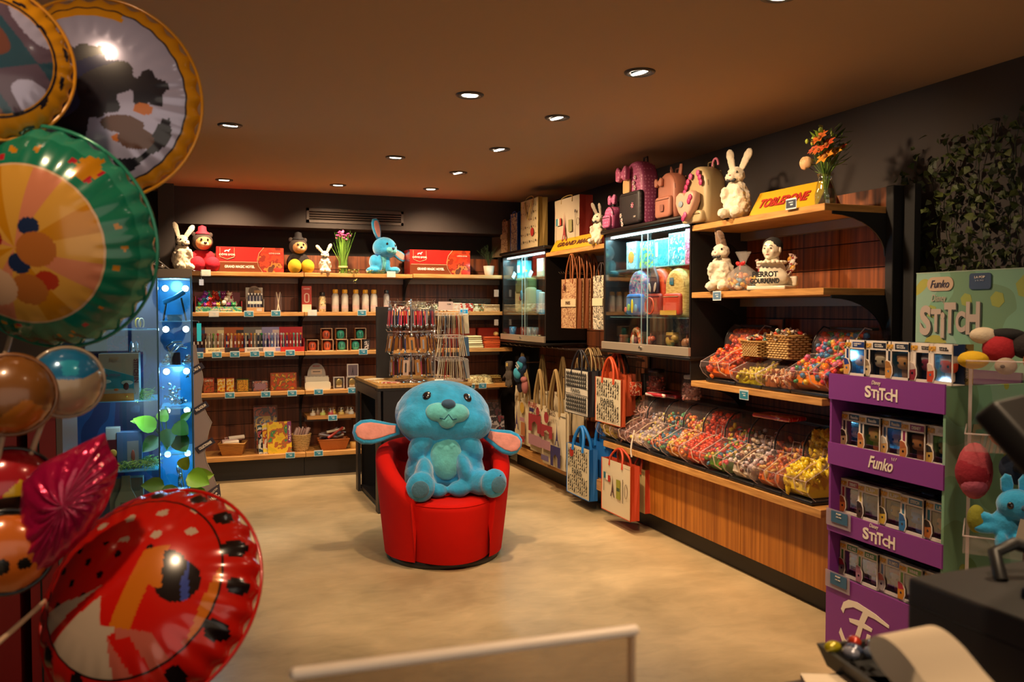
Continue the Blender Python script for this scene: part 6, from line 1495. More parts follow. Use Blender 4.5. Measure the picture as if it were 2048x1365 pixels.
# ================================================================= backpacks
def dome(w_,h_,r_=.5,n=12):
    """backpack outline: flat bottom, round top"""
    o = [(-w_/2+.02,0),(w_/2-.02,0),(w_/2,.02)]
    for i in range(n+1):
        a = PI*i/n; o.append((w_/2*math.cos(a)**1 if False else w_/2*math.cos(a),h_-w_*r_+w_*r_*math.sin(a)))
    o.append((-w_/2,.02))
    return o
def backpack(loc,rz,w_,h_,d_,label,body,pocket,trim,bp=None,pp_=None,pocket_h=.45,rot=None,pw=.86,name='backpack'):
    t = T(name,label,'bag',loc,rz,rot=rot)
    bm_ = bp or hexm(body,.45); pm_ = pp_ or hexm(pocket,.45)
    P('body',MB().pillow(dome(w_,h_),d_,bm_),t)
    P('pocket',MB().pillow(rrect(w_*pw,h_*pocket_h,.025,0,h_*pocket_h/2+.012),d_*.34,pm_,yc=-d_*.56),t)
    P('zip',MB().tube([(x*.93,-d_*.40,z_*.96+.004) for x,z_ in dome(w_,h_)[3:-1]],.0035,hexm(trim,.4),6).tube([(-w_*.38,-d_*.735,h_*pocket_h-.01),(w_*.38,-d_*.735,h_*pocket_h-.01)],.003,hexm(trim,.4),6),t)
    P('top_handle',MB().tube([(-.03,d_*.3,h_-.008),(-.026,d_*.3,h_+.03),(.026,d_*.3,h_+.03),(.03,d_*.3,h_-.008)],.006,hexm(trim,.5),6),t)
    for s_ in (-1,1): P('strap',MB().tube([(s_*w_*.25,d_*.45,h_*.92),(s_*w_*.30,d_*.58,h_*.6),(s_*w_*.30,d_*.56,h_*.2),(s_*w_*.28,d_*.45,.03)],.010,bm_,6),t)
    return t
CT = C2T+.028
PDOT = spotted('pink_dots','b0507c','d88ab0',42,.28,.5)
def bowpiece(par,x,y,z,s_,m,name='bow'):
    b_ = MB()
    for k in (-1,1): b_.pillow([(x+k*.0,z-.012*s_),(x+k*.035*s_,z-.038*s_),(x+k*.060*s_,z-.030*s_),(x+k*.064*s_,z+.03*s_),(x+k*.045*s_,z+.048*s_),(x,z+.012*s_)][::k],.03*s_,m,yc=y)
    b_.ell((x,y-.006,z),(.014*s_,.018*s_,.018*s_),m,seg=10,rings=8)
    return P(name,b_,par)
bp_ = backpack(rloc(1280,XF+.10,CT),ROW,.30,.46,.13,'large pink mesh backpack with a dark flowered pocket and bow on the larger glass cabinet','b0607c','1c1416','1c1416',PDOT,spotted('dark_dots','1c1416','3a2a2e',34,.3,.5),.50,pw=1.02)
bowpiece(bp_,-.085,-.10,.37,1.25,spotted('bow_dots','b05078','d89ab0',34,.3,.5))
fm_ = hexm('c87a90',.5); fw = hexm('d8ccc0',.5)
def daisy(par,x,y,z,r,m,mc):
    d_ = MB()
    for k in range(7): a = 2*PI*k/7; d_.ell((x+r*.62*math.cos(a),y,z+r*.62*math.sin(a)),(r*.42,.003,r*.22),m,(0,-a,0),8,6)
    d_.ell((x,y-.002,z),(r*.25,.004,r*.25),mc,seg=8,rings=6); P('flower_patch',d_,par)
daisy(bp_,.055,-.098,.14,.022,fm_,fw)
for (x,z_) in ((-.10,.05),(-.09,.02),(-.115,.085)): daisy(bp_,x,-.098,z_,.018,fw,fm_)
for (x,z_) in ((.03,.30),(.045,.265),(.05,.335)): daisy(bp_,x,-.075,z_,.018,fw,fm_)
P('ornament',MB().pillow(dome(.10,.13),.02,hexm('c8a068',.6),yc=-.075),bp_,(-.065,0,.225))
text('DINEY',.03,.012,fw,bp_,(.09,-.098,.06))
sb_ = backpack(rloc(1226,XF+.03,CT),ROW,.135,.17,.09,'small pink dotted purse with a pink bow, far end above the larger cabinet','b0608c','b8608c','2a1c22',PDOT,PDOT,.55,name='small_bag')
bowpiece(sb_,.0,-.01,.215,.85,spotted('bow_dots2','b8608a','e0b0c4',50,.3,.5)); P('bow_stem',MB().cyl((0,0,.15),(0,0,.20),.012,m=hexm('1c1416',.6),n=10),sb_)
daisy(sb_,-.03,-.058,.05,.02,hexm('e0b8c8',.5),fw); P('badge',MB().prism(rrect(.036,.036,.008,.028,.04),-.064,-.060,hexm('2a1c22',.4)),sb_)
b3 = backpack(rloc(1345,XF+.09,CT),ROW,.22,.31,.12,'plain dusty pink backpack with a ribbon bow, above the larger cabinet','a86a54','a86a54','6a3c30')
bowpiece(b3,-.06,-.075,.245,.7,hexm('a86a54',.5)); P('badge',MB().prism(rrect(.045,.045,.008,.01,.075),-.097,-.094,hexm('8a5444',.5)),b3)
for s_ in (-1,1): P('fabric_ear',MB().pillow([(s_*.05-.018,.29),(s_*.05+.018,.29),(s_*.07+.004,.36),(s_*.06-.006,.362)],.015,hexm('a86a54',.5),yc=.02),b3)
b4 = backpack(rloc(1408,XF+.08,2.071),ROW,.25,.36,.14,'cream and khaki backpack with a heart-shaped flowered pocket on the top right shelf','a8946c','b09a72','6a5a3a',pocket_h=.2)
heart = [(0,.0),(.07,.06),(.105,.12),(.10,.165),(.06,.185),(.025,.18),(0,.155),(-.025,.18),(-.06,.185),(-.10,.165),(-.105,.12),(-.07,.06)]
P('heart_pocket',MB().pillow(heart,.06,hexm('c89a84',.45),yc=-.11),b4,(-.02,0,.02))
rng = random.Random(6)
fl = MB()
for (x,z_) in ((-.08,.24),(-.06,.27),(-.03,.30),(.05,.31),(.07,.28),(.08,.25),(-.095,.21),(.055,.16),(.04,.14),(.0,.06),(-.02,.04)): fl.ell((x,-.085 if z_ > .2 else -.142,z_),(.020,.008,.020),hexm(['b03468','c05080','a82c60'][rng.randrange(3)],.5),seg=8,rings=6)
P('flower_patches',fl,b4)
P('ribbon',MB().ell((-.05,-.144,.13),(.028,.004,.020),hexm('8a98a0',.5),seg=10,rings=6),b4)
P('loop_handle',MB().tube([(.05+.03*math.cos(a),.04,.36+.045*math.sin(a)) for a in [PI*k/8 for k in range(9)]],.008,hexm('c06a80',.5),6),b4)

# ================================================================= paper and canvas bags
def pattern(name,base,ink,sc=60,amt=.53,det=4,ink2=None):
    c = [(0,base),(amt,ink)]
    if ink2: c.append((amt+.05,ink2))
    c.append((amt+.09,base))
    return printed(name,c,sc,.6,det)
TOILE = pattern('toile_brown','c8a478','7a4426',48,.47,5)
TOILEB = pattern('toile_black','d0c4a8','2a2624',55,.5,4)
def eiffel(mb,x,y,z,h_,m,t_=.0006):
    w_ = h_*.42
    mb.prism([(x-w_/2,z),(x-w_*.30,z),(x-w_*.14,z+h_*.2),(x+w_*.14,z+h_*.2),(x+w_*.30,z),(x+w_/2,z),(x+w_*.22,z+h_*.28),(x+w_*.08,z+h_*.6),(x,z+h_),(x-w_*.08,z+h_*.6),(x-w_*.22,z+h_*.28)],y-t_,y,m)
def shop_bag(loc,rz,w_,h_,d_,label,face,side,handle,hang=.0,hlen=.10,hr=.005,soft=False,rot=None,name='shopping_bag',group=None,hx=.22,back_handle=True,edge=None,open_top=True):
    """bag with its origin at the bottom centre; front face looks to local -y"""
    t = T(name,label,'bag',loc,rz,group,rot)
    fm2 = face if not isinstance(face,str) else hexm(face,.6); sm2 = side if not isinstance(side,str) else hexm(side,.6)
    hm = handle if not isinstance(handle,str) else hexm(handle,.5)
    b_ = MB(); n = 8
    def face_fn(sgn):
        def fn(u,v):
            x = (u-.5)*w_; z_ = v*h_
            bulge = math.sin(PI*u)*math.sin(PI*min(1,v*1.1))*(.012 if soft else .004)
            wob = (.006*math.sin(u*9+v*3)+.004*math.sin(v*11)) if soft else .0015*math.sin(v*7+u*5)
            sag = (.010*math.sin(u*PI)*v if soft else 0)
            return (x*(1-.03*v*(1 if soft else 0)),sgn*(d_/2+bulge+wob),z_-sag)
        return fn
    b_.grid(face_fn(-1),n,n,fm2); b_.grid(face_fn(1),n,n,sm2)
    for s_ in (-1,1): b_.add([(s_*w_/2,-d_/2,0),(s_*w_/2,0,0),(s_*w_/2,d_/2,0),(s_*w_/2,d_/2,h_),(s_*(w_/2-.012),0,h_),(s_*w_/2,-d_/2,h_),(s_*(w_/2-.008),0,h_*.5)],[(0,1,6,5),(1,2,3,6),(6,3,4),(5,6,4)],sm2)
    b_.add([(-w_/2,-d_/2,0),(w_/2,-d_/2,0),(w_/2,d_/2,0),(-w_/2,d_/2,0)],[(0,3,2,1)],sm2)
    b_.add([(-w_/2+.01,-d_/2,h_*.93),(w_/2-.01,-d_/2,h_*.93),(w_/2-.01,d_/2,h_*.93),(-w_/2+.01,d_/2,h_*.93)],[(0,1,2,3)],BLACKM)
    P('body',b_,t)
    if edge: P('edge_binding',MB().tube([(-w_/2,-d_/2-.001,h_),(-w_/2,-d_/2-.001,0),(w_/2,-d_/2-.001,0),(w_/2,-d_/2-.001,h_)],.004,hexm(edge,.6),5),t)
    for sg in ((-1,1) if back_handle else (-1,)):
        pts = []
        for i in range(13):
            a = PI*i/12; pts.append((w_*hx*math.cos(a)*(1-(.6 if soft else .25)*math.sin(a)**2 if hang else 1),sg*(d_/2+.002)*(1-.8*math.sin(a)*(1 if hang else .3)),h_-.03+.03+hlen*math.sin(a) if 0 < i < 12 else h_-.04))
        P('handle',MB().tube(pts,hr,hm,6),t)
    return t
K = hexm
# on top of the far cabinet and the shelf beside it
ct1 = C1T+.028; ct2 = 2.051
sb = shop_bag(rloc(999,XF+.20,ct1),ROW+.35,.16,.30,.08,'plain beige paper bag at the far end on top of the smaller glass cabinet','a88a66','a88a66','a88a66',hlen=.02)
sb = shop_bag(rloc(1015,XF+.14,ct1),ROW,.19,.34,.07,'brown toile print bag on top of the smaller glass cabinet',TOILE,'9a6a3a','a87848',hlen=.02); P('label_band',MB().box((0,-.043,.19),(.185,.002,.045),K('b8966a',.6)),sb)
sb = shop_bag(rloc(1034,XF+.10,ct1),ROW,.19,.38,.06,'bag with blue edging and small tower prints on top of the smaller glass cabinet',pattern('bluepr','b8a888','24406a',40,.5,3,'8a5a3a'),'1c4a9a','1c4a9a',hlen=.02,edge='1c56a8')
sb = shop_bag(rloc(1068,XF+.04,ct1),ROW,.42,.44,.09,'cream bag with rows of black icons and a red stamp on the smaller cabinet','cbb68a','9a7a3a','a8884c',hlen=.03,edge='b0984c')
ic = MB()
for r_ in range(6):
    for c_ in range(8):
        x = -.18+.05*c_; z_ = .06+.065*r_
        if r_ == 3 and c_ < 5: continue
        if (r_+c_) % 3 == 0: eiffel(ic,x,-.056,z_-.018,.038,BLACKM)
        elif (r_+c_) % 3 == 1: ic.box((x,-.056,z_),(.016,.001,.020),K('3a2c24',.6))
        else: ic.box((x,-.056,z_),(.022,.001,.006),K('6a5438',.6))
P('icon_print',ic,sb); P('stamp',MB().cyl((.09,-.058,.14),(.09,-.056,.14),.038,m=K('a82820',.5),n=20),sb)
P('rope_handle',MB().tube([(.02+.085*math.cos(a),-.068-.01*math.sin(a*2),.42-.16*abs(math.sin(a))) for a in [PI*k/12 for k in range(13)]],.008,K('b0935a',.7),6),sb)
sb = shop_bag(rloc(1146,XF+.12,ct2),ROW,.50,.44,.12,'wide cream bag with flag, red tower and street lamp prints on the top shelf','b8a68a','9a2c20','a8884c',hlen=.02,open_top=True)
pm = MB()
pm.box((-.17,-.075,.25),(.035,.001,.06),K('2a7a8a',.5)).box((-.135,-.075,.25),(.033,.001,.06),K('c8bca8',.5)).box((-.10,-.075,.25),(.035,.001,.06),K('a8402c',.5)).box((-.19,-.075,.18),(.004,.001,.20),K('3a3a34',.6))
eiffel(pm,-.02,-.075,.08,.24,K('8a2c28',.5)); pm.box((.10,-.075,.20),(.07,.001,.10),K('8a8450',.6)); pm.box((.20,-.075,.20),(.005,.001,.22),K('3a302c',.6)).cyl((.20,-.076,.31),(.20,-.075,.31),.014,m=K('3a302c',.6)).tube([(.25+.03*math.cos(a),-.075,.22+.03*math.sin(a)) for a in [2*PI*k/12 for k in range(13)]],.002,K('6a5a4a',.6),4)
P('print',pm,sb)
# hanging in the bay between the cabinets: hooks rail and bags
def hook_rail(y0,y1,z,label,x=XP-.05,n=6):
    t = T('hook_rail',label,'hook rail',(x,(y0+y1)/2,z),ROW)
    L = abs(y1-y0); P('bar',MB().cyl((-L/2,0.03,0),(L/2,.03,0),.007,m=STEEL),t)
    for i in range(n): x_ = -L/2+L*(i+.5)/n; P('hook',MB().tube([(x_,.03,0),(x_,-.27,.005),(x_,-.285,.02)],.0035,STEEL,6),t)
    return t
hook_rail(ry(1185,XP),ry(1215,XP),1.86,'steel hook rail carrying the brown toile bags')
xb = XF-.00
YT = ry(1146,xb)
for i in range(4):
    yy = YT; X_ = xb+.0+.055*i
    sb = shop_bag((X_,ry(1143,xb)-.018*i,1.405),ROW,.285,.40,.045,['front bag of the brown toile PARIS bags hanging between the cabinets','second brown toile bag hanging behind the front one','third brown bag of the toile row between the cabinets','rearmost brown bag of the toile row between the cabinets'][i],TOILE,'8a4a22','94501f',hlen=.20,hr=.0065,hang=1,hx=.24,group=None,edge='9a6a3a')
    if i == 0:
        P('label_band',MB().box((0,-.030,.205),(.285,.003,.062),K('cdb48c',.6)),sb); text('PARIS',.09,.028,K('4a2c1c',.6),sb,(0,-.033,.205)); P('tag_charm',MB().ell((-.07,-.035,.33),(.014,.006,.03),K('5a2418',.5),seg=8,rings=6),sb)
hook_rail(ry(1210,XP),ry(1240,XP),1.85,'steel hook behind the black toile bag',n=2)
sb = shop_bag((XF+.10,ry(1203,XF+.10),1.40),ROW,.18,.42,.06,'narrow black-on-cream toile bag hanging beside the larger cabinet',TOILEB,'c8b890','2a1c1a',hlen=.10,hang=1); P('label_band',MB().box((0,-.037,.215),(.18,.003,.06),K('d4c9a4',.6)),sb)
# lower hanging bags
def icon_rows(sb,w_,h_,y,n,m,skip=None,rows_=10,kind=0):
    ic = MB()
    for r_ in range(rows_):
        z_ = h_*(.06+.90*(r_+.5)/rows_)
        if skip and skip[0] < z_ < skip[1]: continue
        for c_ in range(n):
            x = -w_*.44+w_*.88*(c_+.5)/n; s_ = w_/n*.32
            if kind == 0: ic.prism([(x-s_,z_-s_),(x+s_,z_-s_),(x+s_,z_+s_*.4),(x,z_+s_*1.3),(x-s_,z_+s_*.4)],y-.001,y,m)
            elif (r_*7+c_*3) % 4 == 0: eiffel(ic,x,y,z_-s_*1.4,s_*3,m)
            elif (r_*7+c_*3) % 4 == 1: ic.box((x,y-.0005,z_),(s_*1.0,.001,s_*2.2),m,rot=(0,.5,0))
            elif (r_*7+c_*3) % 4 == 2: ic.cyl((x,y-.001,z_),(x,y,z_),s_*.7,m=m,n=8)
            else: ic.box((x,y-.0005,z_),(s_*2,.001,s_*.5),m,rot=(0,-.4,0))
    P('icon_print',ic,sb)
def lowbag(px0,px1,pyt,pyb,X,label,face,side,handle,dpt=.07,hlen=.16,**k):
    y0,y1 = ry(px0,X),ry(px1,X); W = y0-y1; yc = (y0+y1)/2
    zt_ = hz(pyt,X,yc); zb_ = hz(pyb,X,yc)
    sb = shop_bag((X+dpt/2,yc,zb_),ROW,W,zt_-zb_,dpt,label,face,side,handle,hlen=hlen,hang=1,**k)
    return sb,W,zt_-zb_
XL1 = XF-.03
hook_rail(ry(1150,XP)+.05,ry(1215,XP),1.21,'steel hook rail over the black and white PARIS bag')
sb,W,H = lowbag(1131,1177,741,829,XL1,'black and white PARIS bag with rows of little prints, left of the candy bins','d3c9b4','1c1c24','1c1c24',hlen=.16,hr=.008,edge='1c1a20')
icon_rows(sb,W,H,-.041,11,BLACKM,(H*.44,H*.64),10); P('label_band',MB().box((0,-.041,H*.54),(W,.002,.004),BLACKM).box((0,-.041,H*.54+.05),(W,.002,.003),BLACKM).box((0,-.041,H*.54-.05),(W,.002,.003),BLACKM),sb) if False else None
text('PARIS',W*.38,H*.085,BLACKM,sb,(0,-.046,H*.54)); P('label_lines',MB().box((0,-.043,H*.63),(W*.98,.002,.004),BLACKM).box((0,-.043,H*.455),(W*.98,.002,.004),BLACKM),sb)
for i in range(3): shop_bag((XL1+.12+.05*i,ry(1155,XL1)+.04+.03*i,hz(829,XL1,ry(1155,XL1))+.01),ROW,W*.97,H*.97,.04,'black-sided bag hanging behind the black and white PARIS bag, %s of three' % ['front','middle','rear'][i],'1c1c24','1c1c24',['a88a5c','8a7048','9a7c50'][i],hlen=.17,hang=1,hr=.007)
hook_rail(ry(1225,XP),ry(1290,XP),1.18,'steel hook rail over the orange-handled PARIS bag')
sb,W,H = lowbag(1192,1243,757,848,XL1,'cream PARIS bag with orange sides and handles hanging beside the first candy bin','d3c5a4','b84a20','c24416',dpt=.035,hlen=.15,hr=.011,edge='b04a20')
icon_rows(sb,W,H,-.0235,10,K('3a342c',.6),(H*.40,H*.58),12,1); text('PARIS',W*.5,H*.12,BLACKM,sb,(0,-.028,H*.49))
for i in range(2): shop_bag((XL1+.11+.06*i,ry(1232,XL1)+.20+.05*i,hz(840,XL1,ry(1232,XL1))+.02),ROW,W*.95,H*.9,.045,'orange-handled bag hanging behind the cream PARIS bag, %s of two' % ['front','rear'][i],'b84a20','b84a20',['c24416','1c181a'][i],hlen=.16,hang=1,hr=.009)
S('gift_box','small red and cream boxes hanging beside the orange-handled bag','box',MB().box((0,0,.05),(.11,.08,.10),printed('rcb',[(0,'b03818'),(.5,'d0b898'),(.56,'8a2818')],30,.5,2),bev=.003),(XF+.13,ry(1268,XF+.13),.93),ROW)
# canvas totes with long straps
CANV = hexm('ccbb98',.9); STRAP = hexm('8f7448',.85)
def canvas(px0,px1,pyt,pyb,X,label,deco,straps_top):
    sb,W,H = lowbag(px0,px1,pyt,pyb,X,label,CANV,CANV,K('9c8050',.85),dpt=.03,hlen=straps_top,soft=True,hr=.012,name='canvas_tote',hx=.24)
    d_ = MB(); deco(d_,W,H); P('print',d_,sb)
    return sb
RDp = K('9a3038',.6); BLp = K('342c5a',.6); YLp = K('c09a40',.6); PKp = K('a87a84',.6)
yf = -.048
def deco1(m,W,H):
    eiffel(m,-W*.20,yf,H*.30,H*.55,BLp); m.cyl((W*.15,yf-.001,H*.80),(W*.15,yf,H*.80),W*.13,m=YLp,n=20); m.box((-W*.05,yf,H*.13),(W*.7,.001,H*.12),RDp).box((W*.2,yf,H*.35),(W*.25,.001,H*.28),K('a86a40',.6)).box((W*.15,yf,H*.55),(W*.3,.001,H*.08),PKp)
def arch(m,x,z_,w_,h_,mt): m.prism([(x-w_/2,z_),(x-w_*.22,z_),(x-w_*.22,z_+h_*.45),(x,z_+h_*.62),(x+w_*.22,z_+h_*.45),(x+w_*.22,z_),(x+w_/2,z_),(x+w_/2,z_+h_),(x-w_/2,z_+h_)],yf-.001,yf,mt)
def deco2(m,W,H):
    arch(m,.0,H*.42,W*.8,H*.36,RDp); m.box((0,yf,H*.25),(W*.8,.001,H*.22),PKp); m.cyl((W*.2,yf-.001,H*.86),(W*.2,yf,H*.86),W*.11,m=RDp,n=18); m.box((-W*.2,yf,H*.86),(W*.3,.001,H*.08),BLp)
def deco3(m,W,H):
    arch(m,-W*.17,H*.50,W*.50,H*.22,RDp); eiffel(m,W*.28,yf,H*.42,H*.42,BLp); arch(m,W*.22,H*.04,W*.42,H*.36,BLp); m.box((-W*.22,yf,H*.36),(W*.42,.001,H*.16),PKp); m.box((-W*.25,yf,H*.12),(W*.34,.001,H*.10),K('6a5a7a',.6)); m.cyl((-W*.18,yf-.001,H*.86),(-W*.18,yf,H*.86),W*.10,m=RDp,n=18)
hook_rail(ry(1040,XP),ry(1130,XP),1.20,'long steel hook rail over the canvas totes',n=9)
XC_ = XF-.02
s1 = canvas(1031,1062,796,888,XC_+.02,'canvas tote with a dark blue tower and a yellow disc, far one of the three',deco1,.30)
s2 = canvas(1061,1092,808,905,XC_+.0,'canvas tote with a red arch print, middle one of the three',deco2,.30); text('PARIS',.20,.05,RDp,s2,(-.03,yf-.004,.42))
s3 = canvas(1086,1132,822,934,XC_-.03,'large canvas tote with a red arch, blue arch and tower prints, nearest of the three',deco3,.34)
text('PARIS',.17,.05,K('5a4a3a',.6),s3,(.03,yf-.004,.46))
for i in range(4): shop_bag((XF+.10+.05*i,ry([1045,1075,1105,1125][i],XF+.10),.45),ROW,.30,.36,.03,'plain canvas tote hanging behind the printed ones, %s' % ['farthest','second','third','nearest'][i],CANV,CANV,K(['8f7448','7a6238','94794c','866a40'][i],.85),hlen=.32,hang=1,hr=.012,soft=True,name='canvas_tote')
# blue bag
hook_rail(ry(1190,XP),ry(1235,XP),.97,'steel hook rail over the blue PARIS bags')
XBb = XF-.06
sb,W,H = lowbag(1135,1180,893,993,XBb,'cream PARIS bag with bright blue sides hanging lowest on the left','cdbf9c','1560a8','1874c4',hlen=.15,hr=.014,edge='1a6ab4')
icon_rows(sb,W,H,-.041,10,K('3a3630',.6),(H*.40,H*.56),13,1); text('PARIS',W*.42,H*.11,BLACKM,sb,(0,-.046,H*.48)); P('stamp',MB().cyl((-W*.26,-.044,H*.84),(-W*.26,-.042,H*.84),.035,m=K('a82c20',.5),n=18),sb)
for i in range(3): shop_bag((XBb+.13+.05*i,ry(1172,XBb)-.04-.03*i,hz(985,XBb,ry(1165,XBb))+.02),ROW,W*.94,H*.97,.045,'bright blue bag hanging behind the cream and blue PARIS bag, %s of three' % ['front','middle','rear'][i],'1560a8','1464b0','1874c4',hlen=.18,hang=1,hr=.014)
# orange bags under the ledge
XO = XF-.075
sb,W,H = lowbag(1205,1263,924,1030,XO,'cream bag with a flag and a dark tower, orange sides, hanging under the ledge end','cfc0a0','b83c1a','b83c1a',hlen=.09,hr=.009,edge='b84a20')
dm = MB(); yy = -.044
dm.box((-W*.36,yy,H*.68),(W*.07,.001,H*.12),K('1c6a7a',.5)).box((-W*.28,yy,H*.66),(W*.07,.001,H*.12),K('d8ccb8',.5)).box((-W*.20,yy,H*.64),(W*.08,.001,H*.12),K('a82c20',.5)).box((-W*.39,yy,H*.55),(.004,.001,H*.35),K('2a3a3a',.5))
eiffel(dm,-W*.08,yy,H*.32,H*.40,K('4a2c28',.6)); dm.box((W*.12,yy,H*.5),(W*.14,.001,H*.36),K('8a8a2c',.5)).box((W*.12,yy-.001,H*.5),(W*.10,.001,H*.06),K('3a4a2c',.5)).box((W*.27,yy,H*.5),(.006,.001,H*.44),K('3a2c2c',.6)).tube([(W*.38+.02*math.cos(a),yy,H*.52+.05*math.sin(a)) for a in [2*PI*k/12 for k in range(13)]],.002,K('6a5a4a',.6),4)
P('print',dm,sb)
sb,W,H = lowbag(1262,1292,936,1022,XO+.13,'smaller gold and orange bag hanging behind the flag bag under the ledge','b8a470','b03818','b83c1a',hlen=.09,hr=.009)
P('print',MB().tube([(-.02+.03*math.cos(a),-.042,H*.6+.08*math.sin(a)) for a in [2*PI*k/12 for k in range(13)]],.003,K('3a2c2c',.6),4),sb)
# mittens, slipper socks and hanger in the corner
ht = hook_rail(7.65,7.45,1.045,'short steel hook rail with the mittens in the corner',x=XP-.05,n=2)
GLV = hexm('4e443a',.95,bump=.4,bscale=80)
for i,px in enumerate((984,1000)):
    L_ = rloc(px,2.78,0); 
    t = T('mitten','dark grey-brown knitted glove hanging in the far corner, %s one' % ['left','right'][i],'glove',(2.78-.04*i,7.50-.08*i,.84),ROW+.5)
    blob('glove',[((0,0,.10),(.042,.018,.060)),((0,0,.17),(.034,.018,.04)),((-.028,0,.03),(.011,.012,.042),(0,.15,0)),((-.008,0,.02),(.011,.012,.045)),((.012,0,.022),(.011,.012,.045)),((.031,0,.035),(.010,.012,.038),(0,-.15,0)),((-.050,0,.09),(.011,.012,.035),(0,.7,0))],GLV,t,.006,.002,.01,1)
    P('cuff',MB().lathe([(.034,.17),(.037,.18),(.037,.22),(.033,.225)],GLV,n=18,sy=.6),t)
    P('tag',MB().box((.0,-.024,.20),(.022,.002,.03),K('b89a50',.5)),t)
t = T('slipper','turquoise and navy slipper with white lettering hanging in the far corner','slipper',(2.74,7.22,.90),ROW+.2,rot=(0,R(35),ROW+.2))
blob('sole',[((0,0,.08),(.060,.03,.09)),((.01,0,.16),(.055,.04,.06)),((-.01,-.01,.22),(.045,.035,.05))],K('1c3454',.9),t,.008,.002,.02,2)
P('band',MB().ell((0,-.022,.09),(.055,.025,.05),K('3a9ab4',.8)).ell((0,-.028,.19),(.045,.022,.045),K('2f8aa4',.8)),t)
text('Disney',.07,.022,LOGO,t,(0,-.052,.19),shear=.2); text('PARIS',.05,.014,LOGO,t,(0,-.052,.165))
for i,(c,l) in enumerate((('a0605c','dusty pink slipper under the turquoise one'),('2a2430','dark slipper under the turquoise one'))):
    S('slipper',l,'slipper',MB().ell((0,0,.06),(.045,.03,.07),K(c,.9)).ell((0,-.01,.12),(.04,.03,.03),K(c,.9)),(2.78,7.10+.12*i,.80),ROW)
S('paper_clip_sign','small white tag hanging on the panel edge beside the corner shelves, upper one','tag',MB().box((0,0,0),(.05,.003,.07),K('8a8078',.5)),(2.78,7.88,1.72),ROW*.5)
S('paper_clip_sign','small white tag hanging on the panel edge beside the corner shelves, lower one','tag',MB().box((0,0,0),(.045,.003,.06),K('8a8078',.5)),(2.78,7.88,1.43),ROW*.5)

# ================================================================= inside the glass cabinets
def in_cab(px,z,dx=.15): return rloc(px,XF+dx,z)
zs = 1.845
def cbox(px,z,w_,h_,cols,label,dx=.10,sc=24,frame=None,d_=.06,side=None):
    t = T('toy_box',label,'box',in_cab(px,z,dx),ROW)
    P('box',MB().box((0,d_/2,h_/2),(w_,d_,h_),K(side or cols[0],.5),bev=.0015,seg=1),t)
    P('front_print',MB().box((0,-.0008,h_/2),(w_*.94,.0012,h_*.94),printed('cb'+''.join(cols),[(0,cols[0]),(.42,cols[1]),(.5,cols[2]),(.58,cols[3]),(.66,cols[0])],sc,.4,2)),t)
    return t
t = cbox(1262,zs,.15,.20,['6a9aa8','7ab0b8','8ac0c4','4a6a6a'],'pale blue box with an orange disc in the upper left of the larger cabinet'); P('disc',MB().cyl((0,-.003,.09),(0,-.001,.09),.042,m=K('b8782c',.5),n=24),t)
cbox(1292,zs,.20,.19,['2a8a9a','1c6a84','8ab03a','3aa0a8'],'teal box with a leafy print in the larger cabinet')
t = cbox(1322,zs,.19,.19,['1c8a98','2a9aa4','3aa4aa','1c7a8a'],'teal box with a white side panel in the larger cabinet',side='d0e0e0'); P('badge',MB().prism(rrect(.03,.10,.008,-.06,.12),-.003,-.0015,K('c8d8d8',.5)),t)
cbox(1352,zs,.20,.215,['7ac0bc','3a9aa4','1c7a8c','b8c8a0'],'pale turquoise box with a wave print in the larger cabinet')
cbox(1376,zs,.08,.23,['a04a6c','b86a84','7a3a4c','c89aa8'],'pink box at the near edge of the larger cabinet')
S('mini_car','small teal ornament at the far left of the top glass shelf in the larger cabinet','ornament',MB().ell((0,0,.03),(.035,.025,.03),K('1c5a74',.4)).ell((0,-.01,.06),(.022,.018,.018),K('2a7a94',.4)),in_cab(1240,zs),ROW)
zm = 1.505
PT1 = printed('bpk_a',[(0,'2c4a78'),(.42,'8a5a84'),(.50,'3a8a9a'),(.56,'b88a9a'),(.62,'24386a')],22,.5,3)
b_ = backpack(in_cab(1286,zm,.13),ROW,.26,.33,.11,'small blue backpack with pink and teal landscape print in the larger cabinet','2c4a78','2a6ab0','1c2a4a',PT1,hexm('2a6ab4',.5))
P('print',MB().ell((.02,-.10,.075),(.016,.006,.05),K('c8b820',.5)).ell((-.03,-.10,.065),(.022,.006,.026),K('6a9a3a',.5)).ell((-.075,-.10,.05),(.018,.006,.02),K('b04a2c',.5)).ell((.07,-.10,.06),(.020,.006,.028),K('3a8ab0',.5)),b_)
b_ = backpack(in_cab(1326,zm,.12),ROW,.21,.33,.11,'small orange-red backpack with a dark pointed hood shape in the larger cabinet','b8380f','7a2418','3a1418',hexm('b83a12',.5),hexm('8a2a1c',.5))
P('hood',MB().pillow([(-.07,.16),(.07,.16),(.05,.27),(0,.345),(-.05,.27)],.02,K('2c1a2c',.6),yc=-.07),b_); P('pale_drops',MB().ell((-.035,-.085,.20),(.014,.005,.034),K('b8a090',.5),(0,-.3,0)).ell((.035,-.085,.20),(.014,.005,.034),K('b8a090',.5),(0,.3,0)),b_); P('ring_print',MB().tube([(.055*math.cos(a),-.105,.075+.055*math.sin(a)) for a in [2*PI*k/20 for k in range(20)]],.005,K('b8401c',.5),6,True),b_)
